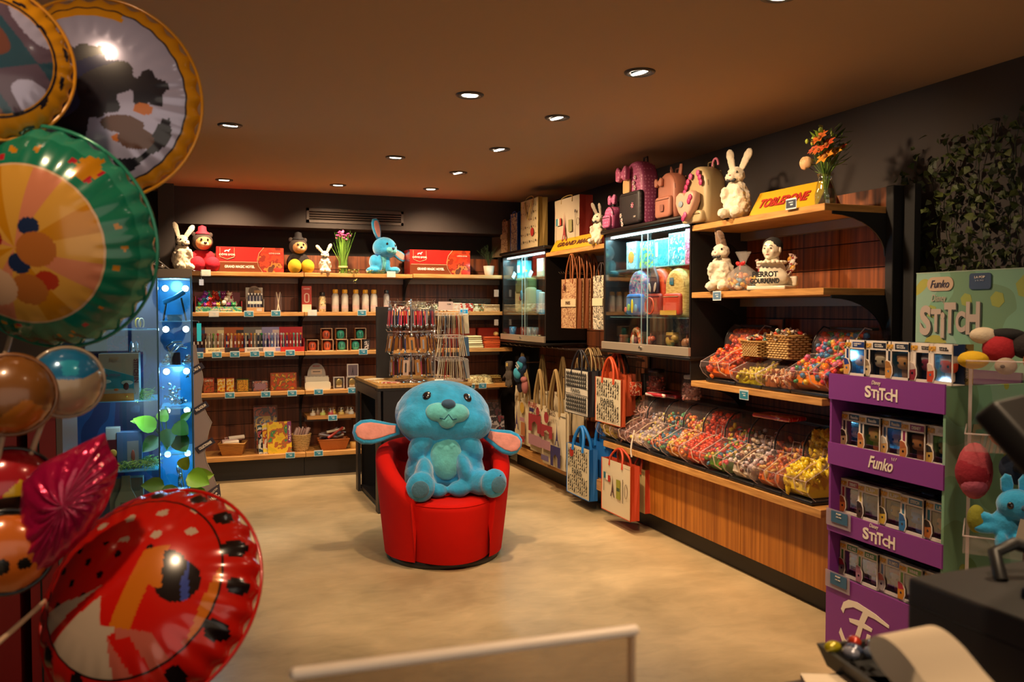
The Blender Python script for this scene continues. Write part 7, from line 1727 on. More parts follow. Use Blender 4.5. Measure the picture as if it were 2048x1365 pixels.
b_ = backpack(in_cab(1362,zm,.12),ROW,.24,.32,.11,'small straw-coloured and red backpack at the near side of the larger cabinet','b89a58','b83418','8a6a3a',printed('straw',[(0,'b0924c'),(.5,'c8ac68')],30,.7,2,(1,1,4)),hexm('b8381c',.5)); P('badge',MB().box((-.02,-.062,.235),(.045,.003,.045),K('2a6a84',.5)),b_); P('lower_band',MB().box((0,-.098,.03),(.20,.004,.03),K('b8902c',.5)),b_)
backpack(in_cab(1345,zm,.26),ROW,.20,.30,.09,'dark teal backpack half hidden behind the orange one in the larger cabinet','244a50','2c5a5c','1c2a2c')
t = toy_bear(in_cab(1252,1.70,.25),ROW,'dim plush toy with yellow feet in the far end of the larger cabinet','2a2420','6a4a30','8a7420',.62)
S('cabinet_ledge','short wooden ledge carrying the dim plush toy in the larger cabinet','ledge',MB().box((0,0,-.01),(.22,.16,.018),WOOD_EDGE),in_cab(1254,1.70,.25),ROW)
zl = C2B+.026
def smallfig(px,z,c1,c2,label,s_=1,dx=.14,cat='figurine'):
    t = T('figurine',label,cat,in_cab(px,z,dx),ROW)
    P('base',MB().lathe([(.05*s_,0),(.048*s_,.012*s_),(.0001,.012*s_)],K(c2,.4),n=18),t)
    P('body',MB().ell((-.015*s_,0,.045*s_),(.035*s_,.025*s_,.035*s_),K(c1,.4)).ell((.025*s_,0,.06*s_),(.025*s_,.022*s_,.022*s_),K(c1,.4)).cyl((0,0,.03*s_),(0,0,.10*s_),.008*s_,.004*s_,m=K(c1,.4)),t)
    return t
S('candle','thick orange-brown candle at the far end of the larger cabinet floor','candle',MB().cyl((0,0,0),(0,0,.15),.028,m=K('9a4a28',.6),n=20),in_cab(1229,zl),ROW)
S('toy_house','small orange-brown open box beside the candle in the larger cabinet','ornament',MB().box((0,0,.04),(.11,.06,.08),K('7a3c20',.5),bev=.004).box((0,-.031,.04),(.08,.002,.05),K('3a1c14',.6)),in_cab(1243,zl),ROW)
t = T('snow_globe','orange and cream arched ornament on the larger cabinet floor','ornament',in_cab(1274,zl),ROW)
P('base',MB().lathe([(.07,0),(.068,.02),(.0001,.02)],K('2a5a74',.4),n=24),t); P('arch',MB().tube([(.06*math.cos(a),0,.02+.10*math.sin(a)) for a in [PI*k/12 for k in range(13)]],.022,printed('archp',[(0,'c8501c'),(.5,'c8a070'),(.57,'8a2818')],30,.4,2),8),t); P('figures',MB().ell((-.02,-.02,.05),(.016,.012,.034),K('c8b8a0',.5)).ell((.02,-.02,.045),(.016,.012,.028),K('6a2a34',.5)),t)
smallfig(1302,zl,'a84a2a','1c2a3a','small dark orange figurine in the middle of the larger cabinet floor')
t = smallfig(1345,zl,'a8843a','2a6a84','golden open chest ornament on a blue base in the larger cabinet',1.3); P('chest',MB().box((0,0,.08),(.09,.05,.07),K('a8843a',.4),bev=.006).box((0,-.026,.08),(.07,.002,.03),K('4a3018',.5)),t)
smallfig(1374,zl,'8a5a3a','2a6a84','brown figurine on a blue base near the cabinet edge',1.0)
S('mesh_bag','folded grey-brown net bag hanging in the lower right of the larger cabinet','bag',MB().box((0,0,.08),(.18,.03,.16),printed('netb',[(0,'3a3028'),(.5,'5a4c40')],60,.8,2),bev=.01),in_cab(1362,zl+.05,.30),ROW)
# smaller cabinet
za = 1.865
for px,w_,h_,c,l in ((1024,.10,.12,'6a584a','dim beige box at the left of the small cabinet top shelf'),(1037,.10,.19,'3ab0c0','bright cyan box on the small cabinet top shelf'),(1048,.09,.17,'58c0cc','pale cyan box on the small cabinet top shelf'),(1080,.16,.17,'8a7a5c','beige box at the right of the small cabinet top shelf')):
    t = T('toy_box',l,'box',in_cab(px,za),ROW); P('box',MB().box((0,.03,h_/2),(w_,.06,h_),K(c,.4)),t); P('front_print',MB().box((0,-.001,h_*.5),(w_*.8,.001,h_*.4),K('d0d8d0',.5)),t)
for px,l in ((1028,'small pale card leaning at the left of the small cabinet top shelf'),(1061,'small pale card leaning in the middle of the small cabinet top shelf')): S('price_card',l,'price card',MB().box((0,0,.03),(.07,.003,.06),K('a8c0c8',.4),rot=(-.3,.4,0)),in_cab(px,za,.08),ROW)
S('mini_bottle','small bottle with a yellow cap on the small cabinet top shelf','bottle',MB().cyl((0,0,0),(0,0,.05),.02,m=K('5a9aa8',.3)).cyl((0,0,.05),(0,0,.07),.014,m=K('c8a020',.4)),in_cab(1052,za,.08),ROW)
zk = 1.525
t = T('satchel','khaki flap satchel standing in the smaller glass cabinet','bag',in_cab(1052,zk,.14),ROW)
P('body',MB().pillow(rrect(.33,.25,.04,0,.125),.12,K('b8a878',.8)),t); P('flap',MB().pillow(rrect(.28,.16,.03,.0,.26),.13,K('6a6a34',.8)),t); P('buckle',MB().box((-.03,-.09,.30),(.03,.006,.03),K('3a3424',.5)).box((.05,-.09,.10),(.025,.006,.03),K('9a8a5a',.5)),t)
P('charm',MB().ell((.11,-.09,.17),(.03,.01,.045),K('3a7a94',.5)).ell((.08,-.09,.14),(.02,.01,.025),K('8a2a34',.5)),t)
t = T('doll_set','white and red patterned bundle left of the khaki satchel','ornament',in_cab(1022,zk,.13),ROW); P('bundle',MB().ell((0,0,.06),(.08,.04,.06),printed('wr',[(0,'c8c0b4'),(.5,'6a2420'),(.57,'2a2424')],40,.6,3)).ell((.02,0,.13),(.05,.03,.04),printed('wr',[],1)),t)
for px,c,l,s_ in ((1076,'8a9a9a','pale bag charm set right of the khaki satchel',1.0),(1084,'b8b0a0','cream leaning booklet at the right of the small cabinet',.9)):
    S('ornament',l,'ornament',MB().box((0,0,.11*s_),(.10*s_,.04,.22*s_),K(c,.6),bev=.01,rot=(0,.1,0)),in_cab(px,zk,.2),ROW)
for i,(px,c) in enumerate(((1030,'9a3a24'),(1048,'7a3428'),(1060,'8a9490'),(1070,'6a7470'),(1026,'3a6a8a'))):
    t = T('mug',['orange-red mug at the left of the small cabinet floor','dull red mug in the small cabinet','clear grey mug in the small cabinet','second grey mug in the small cabinet','blue and white mug at the front left of the small cabinet'][i],'mug',in_cab(px,C1B+.026,.16 if i < 4 else .08),ROW)
    P('cup',MB().lathe([(.032,0),(.036,.01),(.036,.10),(.032,.10),(.030,.015),(.0001,.012)],K(c,.25),n=20),t); P('ear',MB().tube([(.034+.022*math.sin(a),0,.052+.028*math.cos(a)) for a in [PI*k/8 for k in range(9)]],.005,K(c,.25),6),t)

# ================================================================= ivy on the right wall
IVY = [hexm('343f1a',.6),hexm('434f1e',.6),hexm('262f16',.6),hexm('515a26',.6)]
def ivy(y,ztop,zbot,x,seed,label):
    rng = random.Random(seed); stm = MB(); lv = MB(); n = int((ztop-zbot)/.022)
    pts = []; yy = y
    for i in range(n//3+2):
        z_ = ztop-(ztop-zbot)*i/(n//3+1); yy += rng.uniform(-.018,.018); pts.append((x+rng.uniform(-.012,.012),yy,z_))
    stm.tube(pts,.0022,IVY[2],4)
    for k in range(3):
        i = rng.randrange(2,len(pts)-1); p = pts[i]; stm.tube([p,(p[0]-.02,p[1]+rng.uniform(-.10,.10),p[2]-.03),(p[0],p[1]+rng.uniform(-.14,.14),p[2]-.10)],.0016,IVY[2],4)
    for i in range(int(n*1.7)):
        p = pts[rng.randrange(len(pts))]
        c = Vector((x-rng.uniform(.0,.07),p[1]+rng.gauss(0,.045),p[2]+rng.uniform(-.05,.05)))
        s_ = rng.uniform(.022,.042)
        M = Matrix.Translation(c) @ Euler((rng.uniform(-.9,.9),rng.uniform(-.9,.9),rng.uniform(0,6.28))).to_matrix().to_4x4() @ Matrix.Rotation(rng.uniform(.3,1.9),4,'Y')
        q = [(0,0,0),(.35,.55,.1),(.75,.35,.0),(1.25,0,-.15),(.75,-.35,.0),(.35,-.55,.1),(.55,0,.08)]
        lv.add([(a*s_,b_*s_,c_*s_) for a,b_,c_ in q],[(0,1,6),(1,2,6),(2,3,6),(3,4,6),(4,5,6),(5,0,6)],IVY[rng.randrange(4)],False,M)
    t = T('ivy_vine',label,'climbing plant',(0,0,0),0,'ivy hanging on the right wall')
    P('stem',stm,t); P('leaves',lv,t)
XW = XR-.02
spots = [(1795,2.10,.95),(1815,2.22,.9),(1838,2.32,1.2),(1862,2.25,1.3),(1885,2.36,1.3),(1908,2.30,1.35),(1932,2.42,1.4),(1958,2.34,1.4),(1985,2.42,1.4),(2012,2.34,1.4),(2038,2.42,1.4)]
for i,(px,zt_,zb_) in enumerate(spots):
    ivy(ry(px,XW),zt_-.0,zb_,XW,60+i,'dark green ivy strand hanging on the right wall, %s from the end post' % ['first','second','third','fourth','fifth','sixth','seventh','eighth','ninth','tenth','eleventh'][i])
# ================================================================= blue-lit glass showcase on the left
def at(px,py,d):
    """world point seen at (px, py) at distance d along the view axis"""
    x = (px-1024)/FPX*d; z = -(py-682.5)/FPX*d
    fwd = Vector((math.sin(YAW)*math.cos(PITCH),math.cos(YAW)*math.cos(PITCH),-math.sin(PITCH)))
    rt = Vector((math.cos(YAW),-math.sin(YAW),0)); up = rt.cross(fwd)
    return Vector((0,0,HCAM))+fwd*d+rt*x+up*z
SG = glassy('case_glass',(.82,.93,.97),.2,.02,(.6,.85,1))
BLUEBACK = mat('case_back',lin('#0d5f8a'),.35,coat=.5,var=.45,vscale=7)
CL = hexm('4a4038',.5)
CB,CF = 6.25,5.80
def case():
    x0,x1,x2 = bx(118,CF),bx(315,CF),bx(385,CF)
    cx = (x0+x2)/2
    t = T('glass_showcase','tall blue-lit glass showcase with glass shelves standing at the left','display cabinet',(cx,CF,0))
    L = x2-x0; D = CB-CF
    P('base',MB().box((0,D/2,.04),(L,D,.08),CL),t)
    P('cap',MB().box((0,D/2,1.785),(L,D,.06),CL),t)
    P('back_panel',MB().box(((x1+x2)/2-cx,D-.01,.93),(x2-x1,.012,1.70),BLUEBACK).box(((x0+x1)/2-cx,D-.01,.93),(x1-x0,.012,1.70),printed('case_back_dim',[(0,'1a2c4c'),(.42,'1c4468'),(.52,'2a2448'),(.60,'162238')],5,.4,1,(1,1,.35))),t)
    g = MB(); g.box((0,.003,.92),(L,.006,1.68),SG)
    P('front_pane',g,t)
    for x in (-L/2+.003,L/2-.003): P('side_pane',MB().box((x,D/2,.92),(.006,D,1.68),SG),t)
    P('partition',MB().box((x1-cx,D/2,.92),(.005,D,1.68),SG),t)
    for x in (x0+.006,x1,x2-.006): P('corner_profile',MB().box((x-cx,.004,.92),(.010,.012,1.70),hexm('3a5a6c',.3,metal=.6)),t)
    P('corner_profile',MB().box((L/2-.006,D-.006,.92),(.010,.012,1.70),hexm('3a5a6c',.3,metal=.6)),t)
    EG = misty('shelf_edge',(.6,.85,.95),.55,(.35,.7,.85),.15)
    for z in (1.478,1.19,.914,.618,.32): P('glass_shelf',MB().box(((x1+x2)/2-cx,D/2,z),(x2-x1-.02,D-.04,.006),EG),t)
    for z in (1.426,.974,.526): P('glass_shelf',MB().box(((x0+x1)/2-cx,D/2-.02,z),(x1-x0-.02,D-.08,.006),EG),t)
    PL = mat('puck_led',(.8,.96,1.0),.3,emit=16)
    for z in (1.70,1.42,1.13,.86,.56):
        for x in (x1+.035,x2-.045):
            o = P('puck_light',MB().lathe([(.024,0),(.024,.008),(.018,.012),(.0001,.012)],CHROME,n=20),t,(x-cx,D-.018,z),(PI/2,0,0))
            P('led_ring',MB().lathe([(.021,.0125),(.0001,.0127)],PL,n=20),o)
    for z in (1.70,1.13,.56): add_light('case_led','POINT',((x1+x2)/2,CF+.2,z+.02),4.5,(.25,.72,1.0),shadow_soft_size=.04)
    for z in (1.66,.95): add_light('case_led','POINT',((x0+x1)/2+.14,CF+.025,z-.03),3.2,(.62,.82,1.0),shadow_soft_size=.04)
    return t
case()
cpos = lambda px,z,dy=.15: (bx(px,CF+dy),CF+dy,z)
# jewels and stands in the tower
STL = hexm('0c1016',.3)
t = T('jewellery_stand','dark curved bracelet stand on the top shelf of the lit tower','stand',cpos(350,1.482))
P('arms',MB().tube([(-.07,0,0),(-.05,0,.13)],.006,STL).tube([(.07,0,0),(.04,0,.15)],.006,STL).tube([(-.07,0,.12),(0,0,.15),(.06,0,.19)],.016,hexm('2a7aa8',.4)),t); P('plinth',MB().box((0,0,.02),(.09,.06,.04),hexm('5a7080',.3)),t)
t = T('jewellery_stand','black hand-shaped ring stand on the second shelf of the lit tower','stand',cpos(350,1.193))
P('hand',MB().cyl((0,0,0),(0,0,.08),.034,.028,m=STL).tube([(-.03,0,.07),(-.05,0,.12),(-.01,0,.15),(.04,0,.15)],.009,CHROME).tube([(-.03,0,.08),(0,0,.13),(.05,0,.13)],.008,CHROME).tube([(.0,0,.09),(.03,0,.12),(.07,0,.11)],.006,CHROME),t)
for i,(px,z,l) in enumerate(((330,1.193,'small chrome trinket left of the black ring stand'),(372,1.193,'small chrome trinket right of the black ring stand'))):
    S('trinket',l,'trinket',MB().ell((0,0,.02),(.03,.03,.02),CHROME,seg=8,rings=6).ell((.01,0,.05),(.018,.018,.02),CHROME,seg=6,rings=5),cpos(px,z,.10))
rng = random.Random(3); cr = MB()
for i in range(40):
    V,F = ico(); M = Matrix.Translation((rng.gauss(0,.035),rng.gauss(0,.03),.02+abs(rng.gauss(0,.05)))) @ Euler((rng.random()*3,rng.random()*3,0)).to_matrix().to_4x4() @ Matrix.Diagonal((.012,.012,.018,1)); cr.add(V,F,hexm('9ab8c8',.08,metal=.8),False,M)
S('crystal_cluster','glittering crystal cluster on the third shelf of the lit tower','ornament',cr,cpos(350,.917))
cr2 = MB()
for k in range(4): cr2.ell((.012*math.sin(k),0,.03+.05*k),(.012,.012,.032),hexm('b8d0dc',.06,metal=.9),(0,.2*(-1)**k,0),6,6)
S('crystal_pendant','long faceted crystal pendant standing in the lowest part of the lit tower','ornament',cr2,cpos(352,.323,.08))
# leafy plants
LG = [hexm('5c921e',.45),hexm('7cae30',.45),hexm('3c661a',.5),hexm('9cc244',.45)]
def big_leaf(mb,p,d,L,W,m,bend=.5):
    d = Vector(d).normalized(); s_ = d.cross(Vector((0,-1,.3))).normalized(); u = s_.cross(d)
    vs = []; K_ = ((0,.03),(.08,.62),(.25,.98),(.45,1),(.65,.8),(.83,.45),(1,.01))
    for k,w_ in K_:
        c = Vector(p)+d*L*k+u*bend*L*k*k*.4
        vs += [c-s_*W*w_/2+u*W*w_*.18,c-s_*W*w_*.25+u*W*w_*.06,c,c+s_*W*w_*.25+u*W*w_*.06,c+s_*W*w_/2+u*W*w_*.18]
    fs = [(i*5+j,i*5+j+1,(i+1)*5+j+1,(i+1)*5+j) for i in range(6) for j in range(4)]
    mb.add(vs,fs,m,True)
t = T('pothos_plant','broad-leaved green plant spreading behind the glass in the middle of the showcase','plant',cpos(330,.622,.20))
lv = MB(); stm = MB()
for (dx,dz,L,W,m,bx_,bz) in ((-.06,.16,.16,.11,1,-1,.5),(.0,.15,.13,.10,2,.1,-.6),(-.10,.20,.12,.05,3,-1,.1),(.05,.18,.12,.11,0,.6,-.5),(-.03,.20,.10,.08,3,.3,.9),(.09,.20,.10,.05,1,.7,.6),(-.05,.10,.14,.10,2,-.5,-.5),(.0,.22,.09,.04,0,0,1),(.06,.10,.13,.12,2,.4,-.7)):
    big_leaf(lv,(dx,-.06,dz),(bx_,-.25,bz),L,W,LG[m],.3); stm.tube([(0,0,0),(dx*.5,-.03,dz*.6),(dx,-.06,dz)],.003,LG[0],5)
P('leaves',lv,t); P('stems',stm,t)
t = T('pothos_plant','green plant with large drooping leaves reaching out beside the wavy cardboard stand','plant',(bx(372,CF-.12),CF-.14,0))
lv = MB(); stm = MB()
zc_ = .44
for (dx,dz,L,W,m,bx_,bz) in ((.0,zc_+.08,.16,.13,1,.7,-.35),(.02,zc_+.0,.19,.13,0,.35,-.9),(-.04,zc_+.12,.12,.08,3,.3,.5),(-.06,zc_,.16,.12,2,-.6,-.5),(.03,zc_+.06,.14,.10,3,.9,.1),(-.10,zc_-.06,.16,.11,2,-.3,-.9),(.0,zc_-.12,.16,.11,2,.4,-.8),(-.14,zc_+.02,.15,.10,2,-.8,.1)):
    big_leaf(lv,(dx,-.03,dz),(bx_,-.35,bz),L,W,LG[m],.3); stm.tube([(-.03,0,.10),(dx*.5,-.01,dz*.7),(dx,-.03,dz)],.003,LG[0],5)
P('leaves',lv,t); P('stems',stm,t); P('pot',MB().lathe([(.06,0),(.08,.14),(.075,.14),(.07,.12),(.0001,.12)],hexm('3a2c24',.6),(-.03,.02,0),n=24),t)
def straw(loc,w_,d_,n,label,seed):
    rng = random.Random(seed); mb = MB(); g = [hexm('8a9a1c',.5),hexm('b8b83a',.5),hexm('5a7a1a',.5)]
    for i in range(n):
        p = Vector((rng.uniform(-.5,.5)*w_,rng.uniform(-.5,.5)*d_,rng.uniform(.004,.05))); q = Vector((rng.uniform(-1,1),rng.uniform(-1,1),rng.uniform(-.3,.7))).normalized()*.035
        mb.tube([p-q,p+Vector((0,0,.008)),p+q],.0017,g[i % 3],3)
    S('paper_straw',label,'filling',mb,loc,0,None,None,'stuff')
straw(cpos(275,.977,.12),.16,.16,150,'yellow-green shredded paper behind the beach print box',1)
straw(cpos(268,.529,.14),.26,.22,320,'yellow-green shredded paper on the lower glass shelf of the showcase',2)
straw(cpos(205,.10,.14),.34,.22,220,'yellow-green shredded paper at the bottom of the showcase',4)
# boxes in the left part
t = T('toy_box','cream toy box with a slanted beach scene front in the middle of the showcase','box',cpos(236,.977,.04),R(-2))
W = bx(283,CF)-bx(198,CF)
P('box',MB().box((0,.06,.15),(W*.96,.12,.30),hexm('b8a898',.5),bev=.002,seg=1),t)
P('sea_panel',MB().prism([(-W*.55,.0),(W*.36,.0),(W*.36,.155),(-W*.55,.225)],-.012,-.002,hexm('2a94a8',.4)),t)
P('cloud_print',MB().ell((-W*.30,-.013,.125),(.03,.001,.012),hexm('b8ccc8',.5)).ell((W*.20,-.013,.115),(.035,.001,.014),hexm('b8ccc8',.5)).box((-W*.09,-.0125,.065),(W*.88,.001,.03),hexm('8ab4b4',.5)),t)
P('sand_band',MB().box((-W*.09,-.0135,.024),(W*.90,.002,.048),hexm('c07a2c',.5)).box((-W*.09,-.0132,.060),(W*.90,.002,.024),hexm('a89a88',.5)),t)
P('figures_print',MB().ell((-W*.38,-.014,.09),(.016,.002,.024),hexm('7a3428',.5)).ell((W*.18,-.014,.092),(.016,.002,.024),hexm('5a2c20',.5)).ell((-W*.06,-.014,.072),(.014,.002,.008),hexm('c8641c',.5)),t)
text('LILO & STITCH',W*.5,.014,hexm('a02860',.5),t,(-W*.22,-.0145,.165)); text('STITCH IN',.15,.028,hexm('6a2c34',.5),t,(W*.42,-.003,.19),ry_=PI/2,bold=.03); text('POP',.05,.02,hexm('c8a070',.5),t,(-W*.1,-.003,.268))
for i,(px,z,w_,h_,c,l) in enumerate(((222,.529,.085,.27,'a89c8c','cream figure carton with a dark window standing in the showcase'),(255,.529,.15,.24,'4a5c74','grey-blue clear carton behind the straw in the showcase'))):
    t = T('toy_box',l,'box',cpos(px,z,.10),R(3)); P('box',MB().box((0,.04,h_/2),(w_,.08,h_),hexm(c,.4),bev=.002,seg=1),t)
    if i == 0:
        P('window',MB().box((0,-.001,h_*.42),(w_*.8,.001,h_*.6),hexm('5a1c1c',.3)),t); P('figure',MB().ell((0,-.008,h_*.40),(.022,.008,.026),hexm('c8902c',.5)).ell((0,-.008,h_*.24),(.016,.008,.026),hexm('a82c30',.5)),t)
    else: P('inner_card',MB().box((.02,-.001,h_*.4),(w_*.45,.001,h_*.7),hexm('8a8078',.5)).ell((.02,-.004,h_*.35),(.012,.004,.04),hexm('9a4a34',.5)),t)
t = T('toy_box','beige bottle-shaped card box low in the showcase','box',cpos(247,.085,.12)); 
P('box',MB().box((0,.05,.19),(.20,.08,.38),hexm('8a7c68',.5),bev=.002,seg=1),t); P('bottle_cutout',MB().prism([(-.07,.02),(.07,.02),(.065,.24),(.03,.32),(.025,.40),(-.025,.40),(-.03,.32),(-.065,.24)],-.02,-.004,hexm('a8987c',.5)).box((0,-.021,.16),(.07,.001,.14),hexm('6a5c48',.5)),t); text('LOVE',.04,.02,hexm('4a3c2c',.6),t,(0,-.023,.11))
for i,(px,c,l) in enumerate(((276,'c8a020','yellow and blue key ring lying on the top glass shelf'),(283,'b8a890','cream looped key ring on the top glass shelf'))):
    S('key_ring',l,'key ring',MB().tube([(.016*math.cos(a),0,.035+.034*math.sin(a)) for a in [2*PI*k/14 for k in range(14)]],.005,hexm(c,.4),6,True).box((.0,0,.006),(.06,.03,.010),hexm('2a4a7a',.4)),cpos(px,1.43,.06),.5)
for i,px in enumerate((262,272)): S('perfume_bottle','little clear angular bottle on top of the beach print box, %s' % ['left','right'][i],'bottle',MB().lathe([(.022,0),(.010,.06),(.0001,.075)],CHROME,n=4),cpos(px,1.279,.10))
S('violet_panel','dim violet card hanging behind the glass at the upper left of the showcase','card',MB().box((0,0,.14),(.22,.01,.28),printed('viol',[(0,'3a1c4a'),(.5,'4a2a5a'),(.57,'8a2c50'),(.6,'2c2a5a')],16,.6,2)),cpos(250,1.10,.36))

# wavy cardboard stand
def wavy():
    Yw = 7.05
    X0 = bx(392,Yw); k = 7.15/1682
    t = T('cardboard_stand','tall grey-purple cardboard stand with a wavy right edge and slanted lettered bands','display stand',(X0,Yw,0),R(-2))
    ed = [(437,1010),(431,975),(420,945),(410,925),(406,905),(410,885),(415,862),(421,845),(412,830),(404,812),(400,795),(402,775),(405,760),(403,745),(397,730),(394,715),(392,700),(391,690)]
    pts = [(bx(px,Yw)-X0,hz(py,bx(px,Yw),Yw)) for px,py in ed]
    zt_ = pts[-1][1]
    poly = [(-.14,0),(pts[0][0]-.05,0)]+pts+[(-.14,zt_)]
    P('side_panel',MB().prism(poly,-.006,.006,hexm('8c7c7a',.6)),t)
    P('edge',MB().tube([(x,-.006,z) for x,z in pts],.003,hexm('a09488',.5),5),t)
    for (px,py,tx,w_) in ((401,738,'L AU B',.065),(409,815,'PALADIUM',.085),(417,890,'COLLECTIONNER',.11)):
        x = bx(px,Yw)-X0-.015; z = hz(py,bx(px,Yw),Yw)
        b_ = P('band',MB().box((0,-.012,0),(.15 if w_ > .1 else .12,.006,.05),hexm('2a2434',.6),rot=(0,-.55,0)),t,(x-.02,0,z))
        text(tx,w_,.022,LOGO,b_,(.0,-.016,0),ry_=-.55,bold=.03)
    x = bx(424,Yw)-X0; z = hz(985,bx(424,Yw),Yw)
    b_ = P('band',MB().prism([(-.04,-.13),(.035,-.12),(.05,-.02),(.04,.07),(-.05,.01)],-.016,-.010,hexm('3a3240',.6)),t,(x,0,z))
    text('MAGIC',.085,.04,LOGO,b_,(.0,-.018,-.04),ry_=-.75,bold=.05); text('COLLECTION',.07,.014,LOGO,b_,(-.002,-.018,.012),ry_=-.75)
    P('body',MB().box((-.13,.14,zt_/2),(.02,.28,zt_),hexm('3a3444',.7)),t)
wavy()
for i,(px,py,c,l) in enumerate(((398,665,'2ac0d8','bright cyan lit tag hanging beside the wavy stand'),(404,565,'a8a8b0','small silvery chain charm hanging at the right of the showcase top'))):
    x = bx(px,6.0); S('hanging_tag',l,'tag',MB().box((0,0,0),(.028,.006,.12 if i == 0 else .04),hexm(c,.4)).tube([(0,0,.02),(0,0,.075),(-.08,0,.08)],.002,CHROME,5),(x,6.0,hz(py,x,6.0)))
S('chrome_rack','crossed chrome display wires standing on top of the glass showcase','rack',MB().tube([(-.10,0,.10),(.02,0,.0)],.004,CHROME).tube([(-.13,0,.06),(-.01,.02,0)],.004,CHROME).tube([(-.11,0,.0),(-.04,0,.07)],.003,CHROME).ell((-.03,0,.02),(.02,.02,.014),CHROME),cpos(335,1.815,.1))
# red furniture beyond the balloons
RF = hexm('8a120c',.5); 
x0,x1 = bx(-260,3.4),bx(107,3.4)
t = T('red_cabinet','bright red cabinet with tall dark slots half hidden behind the balloons','cabinet',((x0+x1)/2,3.4,0))
W = x1-x0
sl0,sl1 = bx(28,3.4)-(x0+x1)/2,bx(50,3.4)-(x0+x1)/2
P('body',MB().box(((-W/2+sl0)/2,.2,.60),(sl0+W/2,.4,1.12),RF).box(((sl1+W/2)/2,.2,.60),(W/2-sl1,.4,1.12),RF).box((0,.38,.6),(W,.02,1.12),BLACKM),t)
P('top_board',MB().box((0,.2,1.175),(W,.42,.03),RF),t); P('door_gap',MB().box((bx(72,3.4)-(x0+x1)/2,-.002,.6),(.006,.004,1.1),BLACKM),t); P('kick_board',MB().box((0,.18,.02),(W,.36,.04),BLACKM),t)
P('side_strip',MB().box((W/2+.012,.2,.6),(.02,.4,1.16),hexm('6a605a',.5)),t)
S('orange_tray','orange board lying low in front of the red cabinet','tray',MB().box((0,0,.10),(.34,.5,.20),hexm('b8451a',.5),bev=.004),(bx(70,3.0)-.12,2.95,0))
S('dark_block','dark tall block behind the small balloons','crate',MB().box((0,.0,.70),(.34,.34,1.40),hexm('120e10',.7),bev=.01),(-1.1,4.6,0))  # plain dark block filling the black area at the left edge

# ================================================================= foil balloons in the foreground
def balloon(px,py,d,Rr,label,zones,name='foil_balloon',yaw=0,pitch=0,roll=0,thick=.30,squash=1.,rim=.035,n=200,m_=60,rot=None):
    """round foil balloon; zones(r, a, u, v, front) -> material; front looks to local -y"""
    c = at(px,py,d)
    t = T(name,label,'balloon',c,0)
    base = math.atan2(-c.x,c.y)                # turn so that -y looks back to the camera
    t.rotation_euler = Euler((pitch,roll,base+yaw))
    mb = MB()
    for side in (-1,1):
        vs = []
        for j in range(m_+1):
            r = j/m_
            for i in range(n):
                a = 2*PI*i/n
                y = thick*Rr*max(0,1-r**2.2)**.62
                wr = (1+.018*math.sin(a*30)*max(0,(r-.75)/.25)**2)
                y += .012*Rr*math.sin(a*30+.5)*max(0,(r-.6)/.4)*(1-r)*4
                vs.append((r*Rr*wr*math.cos(a),side*y,r*Rr*wr*math.sin(a)*squash))
        k = len(mb.v)
        mb.v += vs
        for j in range(m_):
            for i in range(n):
                i2 = (i+1) % n; q = (j*n+i,j*n+i2,(j+1)*n+i2,(j+1)*n+i)
                if side > 0: q = q[::-1]
                mb.f.append(tuple(k+z for z in q)); rr = (j+.5)/m_; a = 2*PI*(i+.5)/n
                mb.fm.append(mb.mi(zones(rr,a,rr*math.cos(a),rr*math.sin(a),side < 0))); mb.sm.append(True)
    P('envelope',mb,t)
    se = MB(); 
    pts = [(Rr*1.03*math.cos(2*PI*i/72),0,Rr*1.03*math.sin(2*PI*i/72)*squash) for i in range(72)]
    se.tube(pts,.0035,zones(1.0,0,1,0,True),6,True); P('seam',se,t)
    return t
def foil(h,rough=.22,met=.1): return hexm(h,max(rough,.2),metal=met*.4,coat=.5)
GOLDF,DRKF,LAVF,NAVF = foil('c88614'),foil('1c1824',.25,.2),foil('a8a4c4',.12,.6),foil('2c2e50',.2,.4)
ORF,BRF = foil('b8641c'),foil('5a3a30')
def z_dark(r,a,u,v,front):
    if not front: return GOLDF
    if r > .90: return GOLDF if (v > -.2 or r > .95) else GOLDF
    if r > .885: return DRKF
    if v > .55 and r > .80 and u < .3: return GOLDF
    # abstract dark sweep across a misty sky
    s_ = math.sin(u*3.2+1.2)*.35+math.sin(u*7+v*2)*.08
    th = math.atan2(v-.1,u+.12); q = .46+.07*math.sin(3*th+1)+.05*math.sin(7*th)+.03*math.sin(13*th+2)
    if math.hypot(u-.42,(v+.42)*1.6) < .17 or math.hypot((u-.30)*.8,(v+.28)*1.8) < .16: return BRF
    if math.hypot(u-.50,(v+.12)*1.5) < .09 or math.hypot((u-.28)*1.2,(v+.42)*2.4) < .10: return ORF
    if math.hypot(u+.12,v-.1) < q: return DRKF if (math.sin(u*6-v*7+math.sin(v*9)) > -.55) else NAVF
    if math.hypot(u-.55,v-.08) < .17+.03*math.sin(5*math.atan2(v-.08,u-.55)) or abs(math.hypot(u-.1,v+.1)-.62) < .05+.03*math.sin(9*math.atan2(v,u)) and v < -.2: return DRKF
    return LAVF
balloon(195,200,1.70,.196,'round foil balloon with a gold rim and dark shapes on a misty blue face',z_dark,yaw=R(-16),pitch=R(2))
def z_gold(r,a,u,v,front):
    if not front: return GOLDF
    if r > .74:
        s_ = math.sin(a*7)*math.sin(r*28+a*3)
        return DRKF if (s_ > .72 or abs(r-.76) < .018) else GOLDF
    return [LAVF,foil('5a4a5c',.2,.4),foil('2a4a5c',.2,.4),foil('6a4038',.2,.3)][int((math.sin(u*5+2)+math.sin(v*6+u*3)+2) % 4)]
balloon(-25,120,1.45,.132,'round foil balloon with a wide yellow speckled rim in the top left corner',z_gold,yaw=R(6))
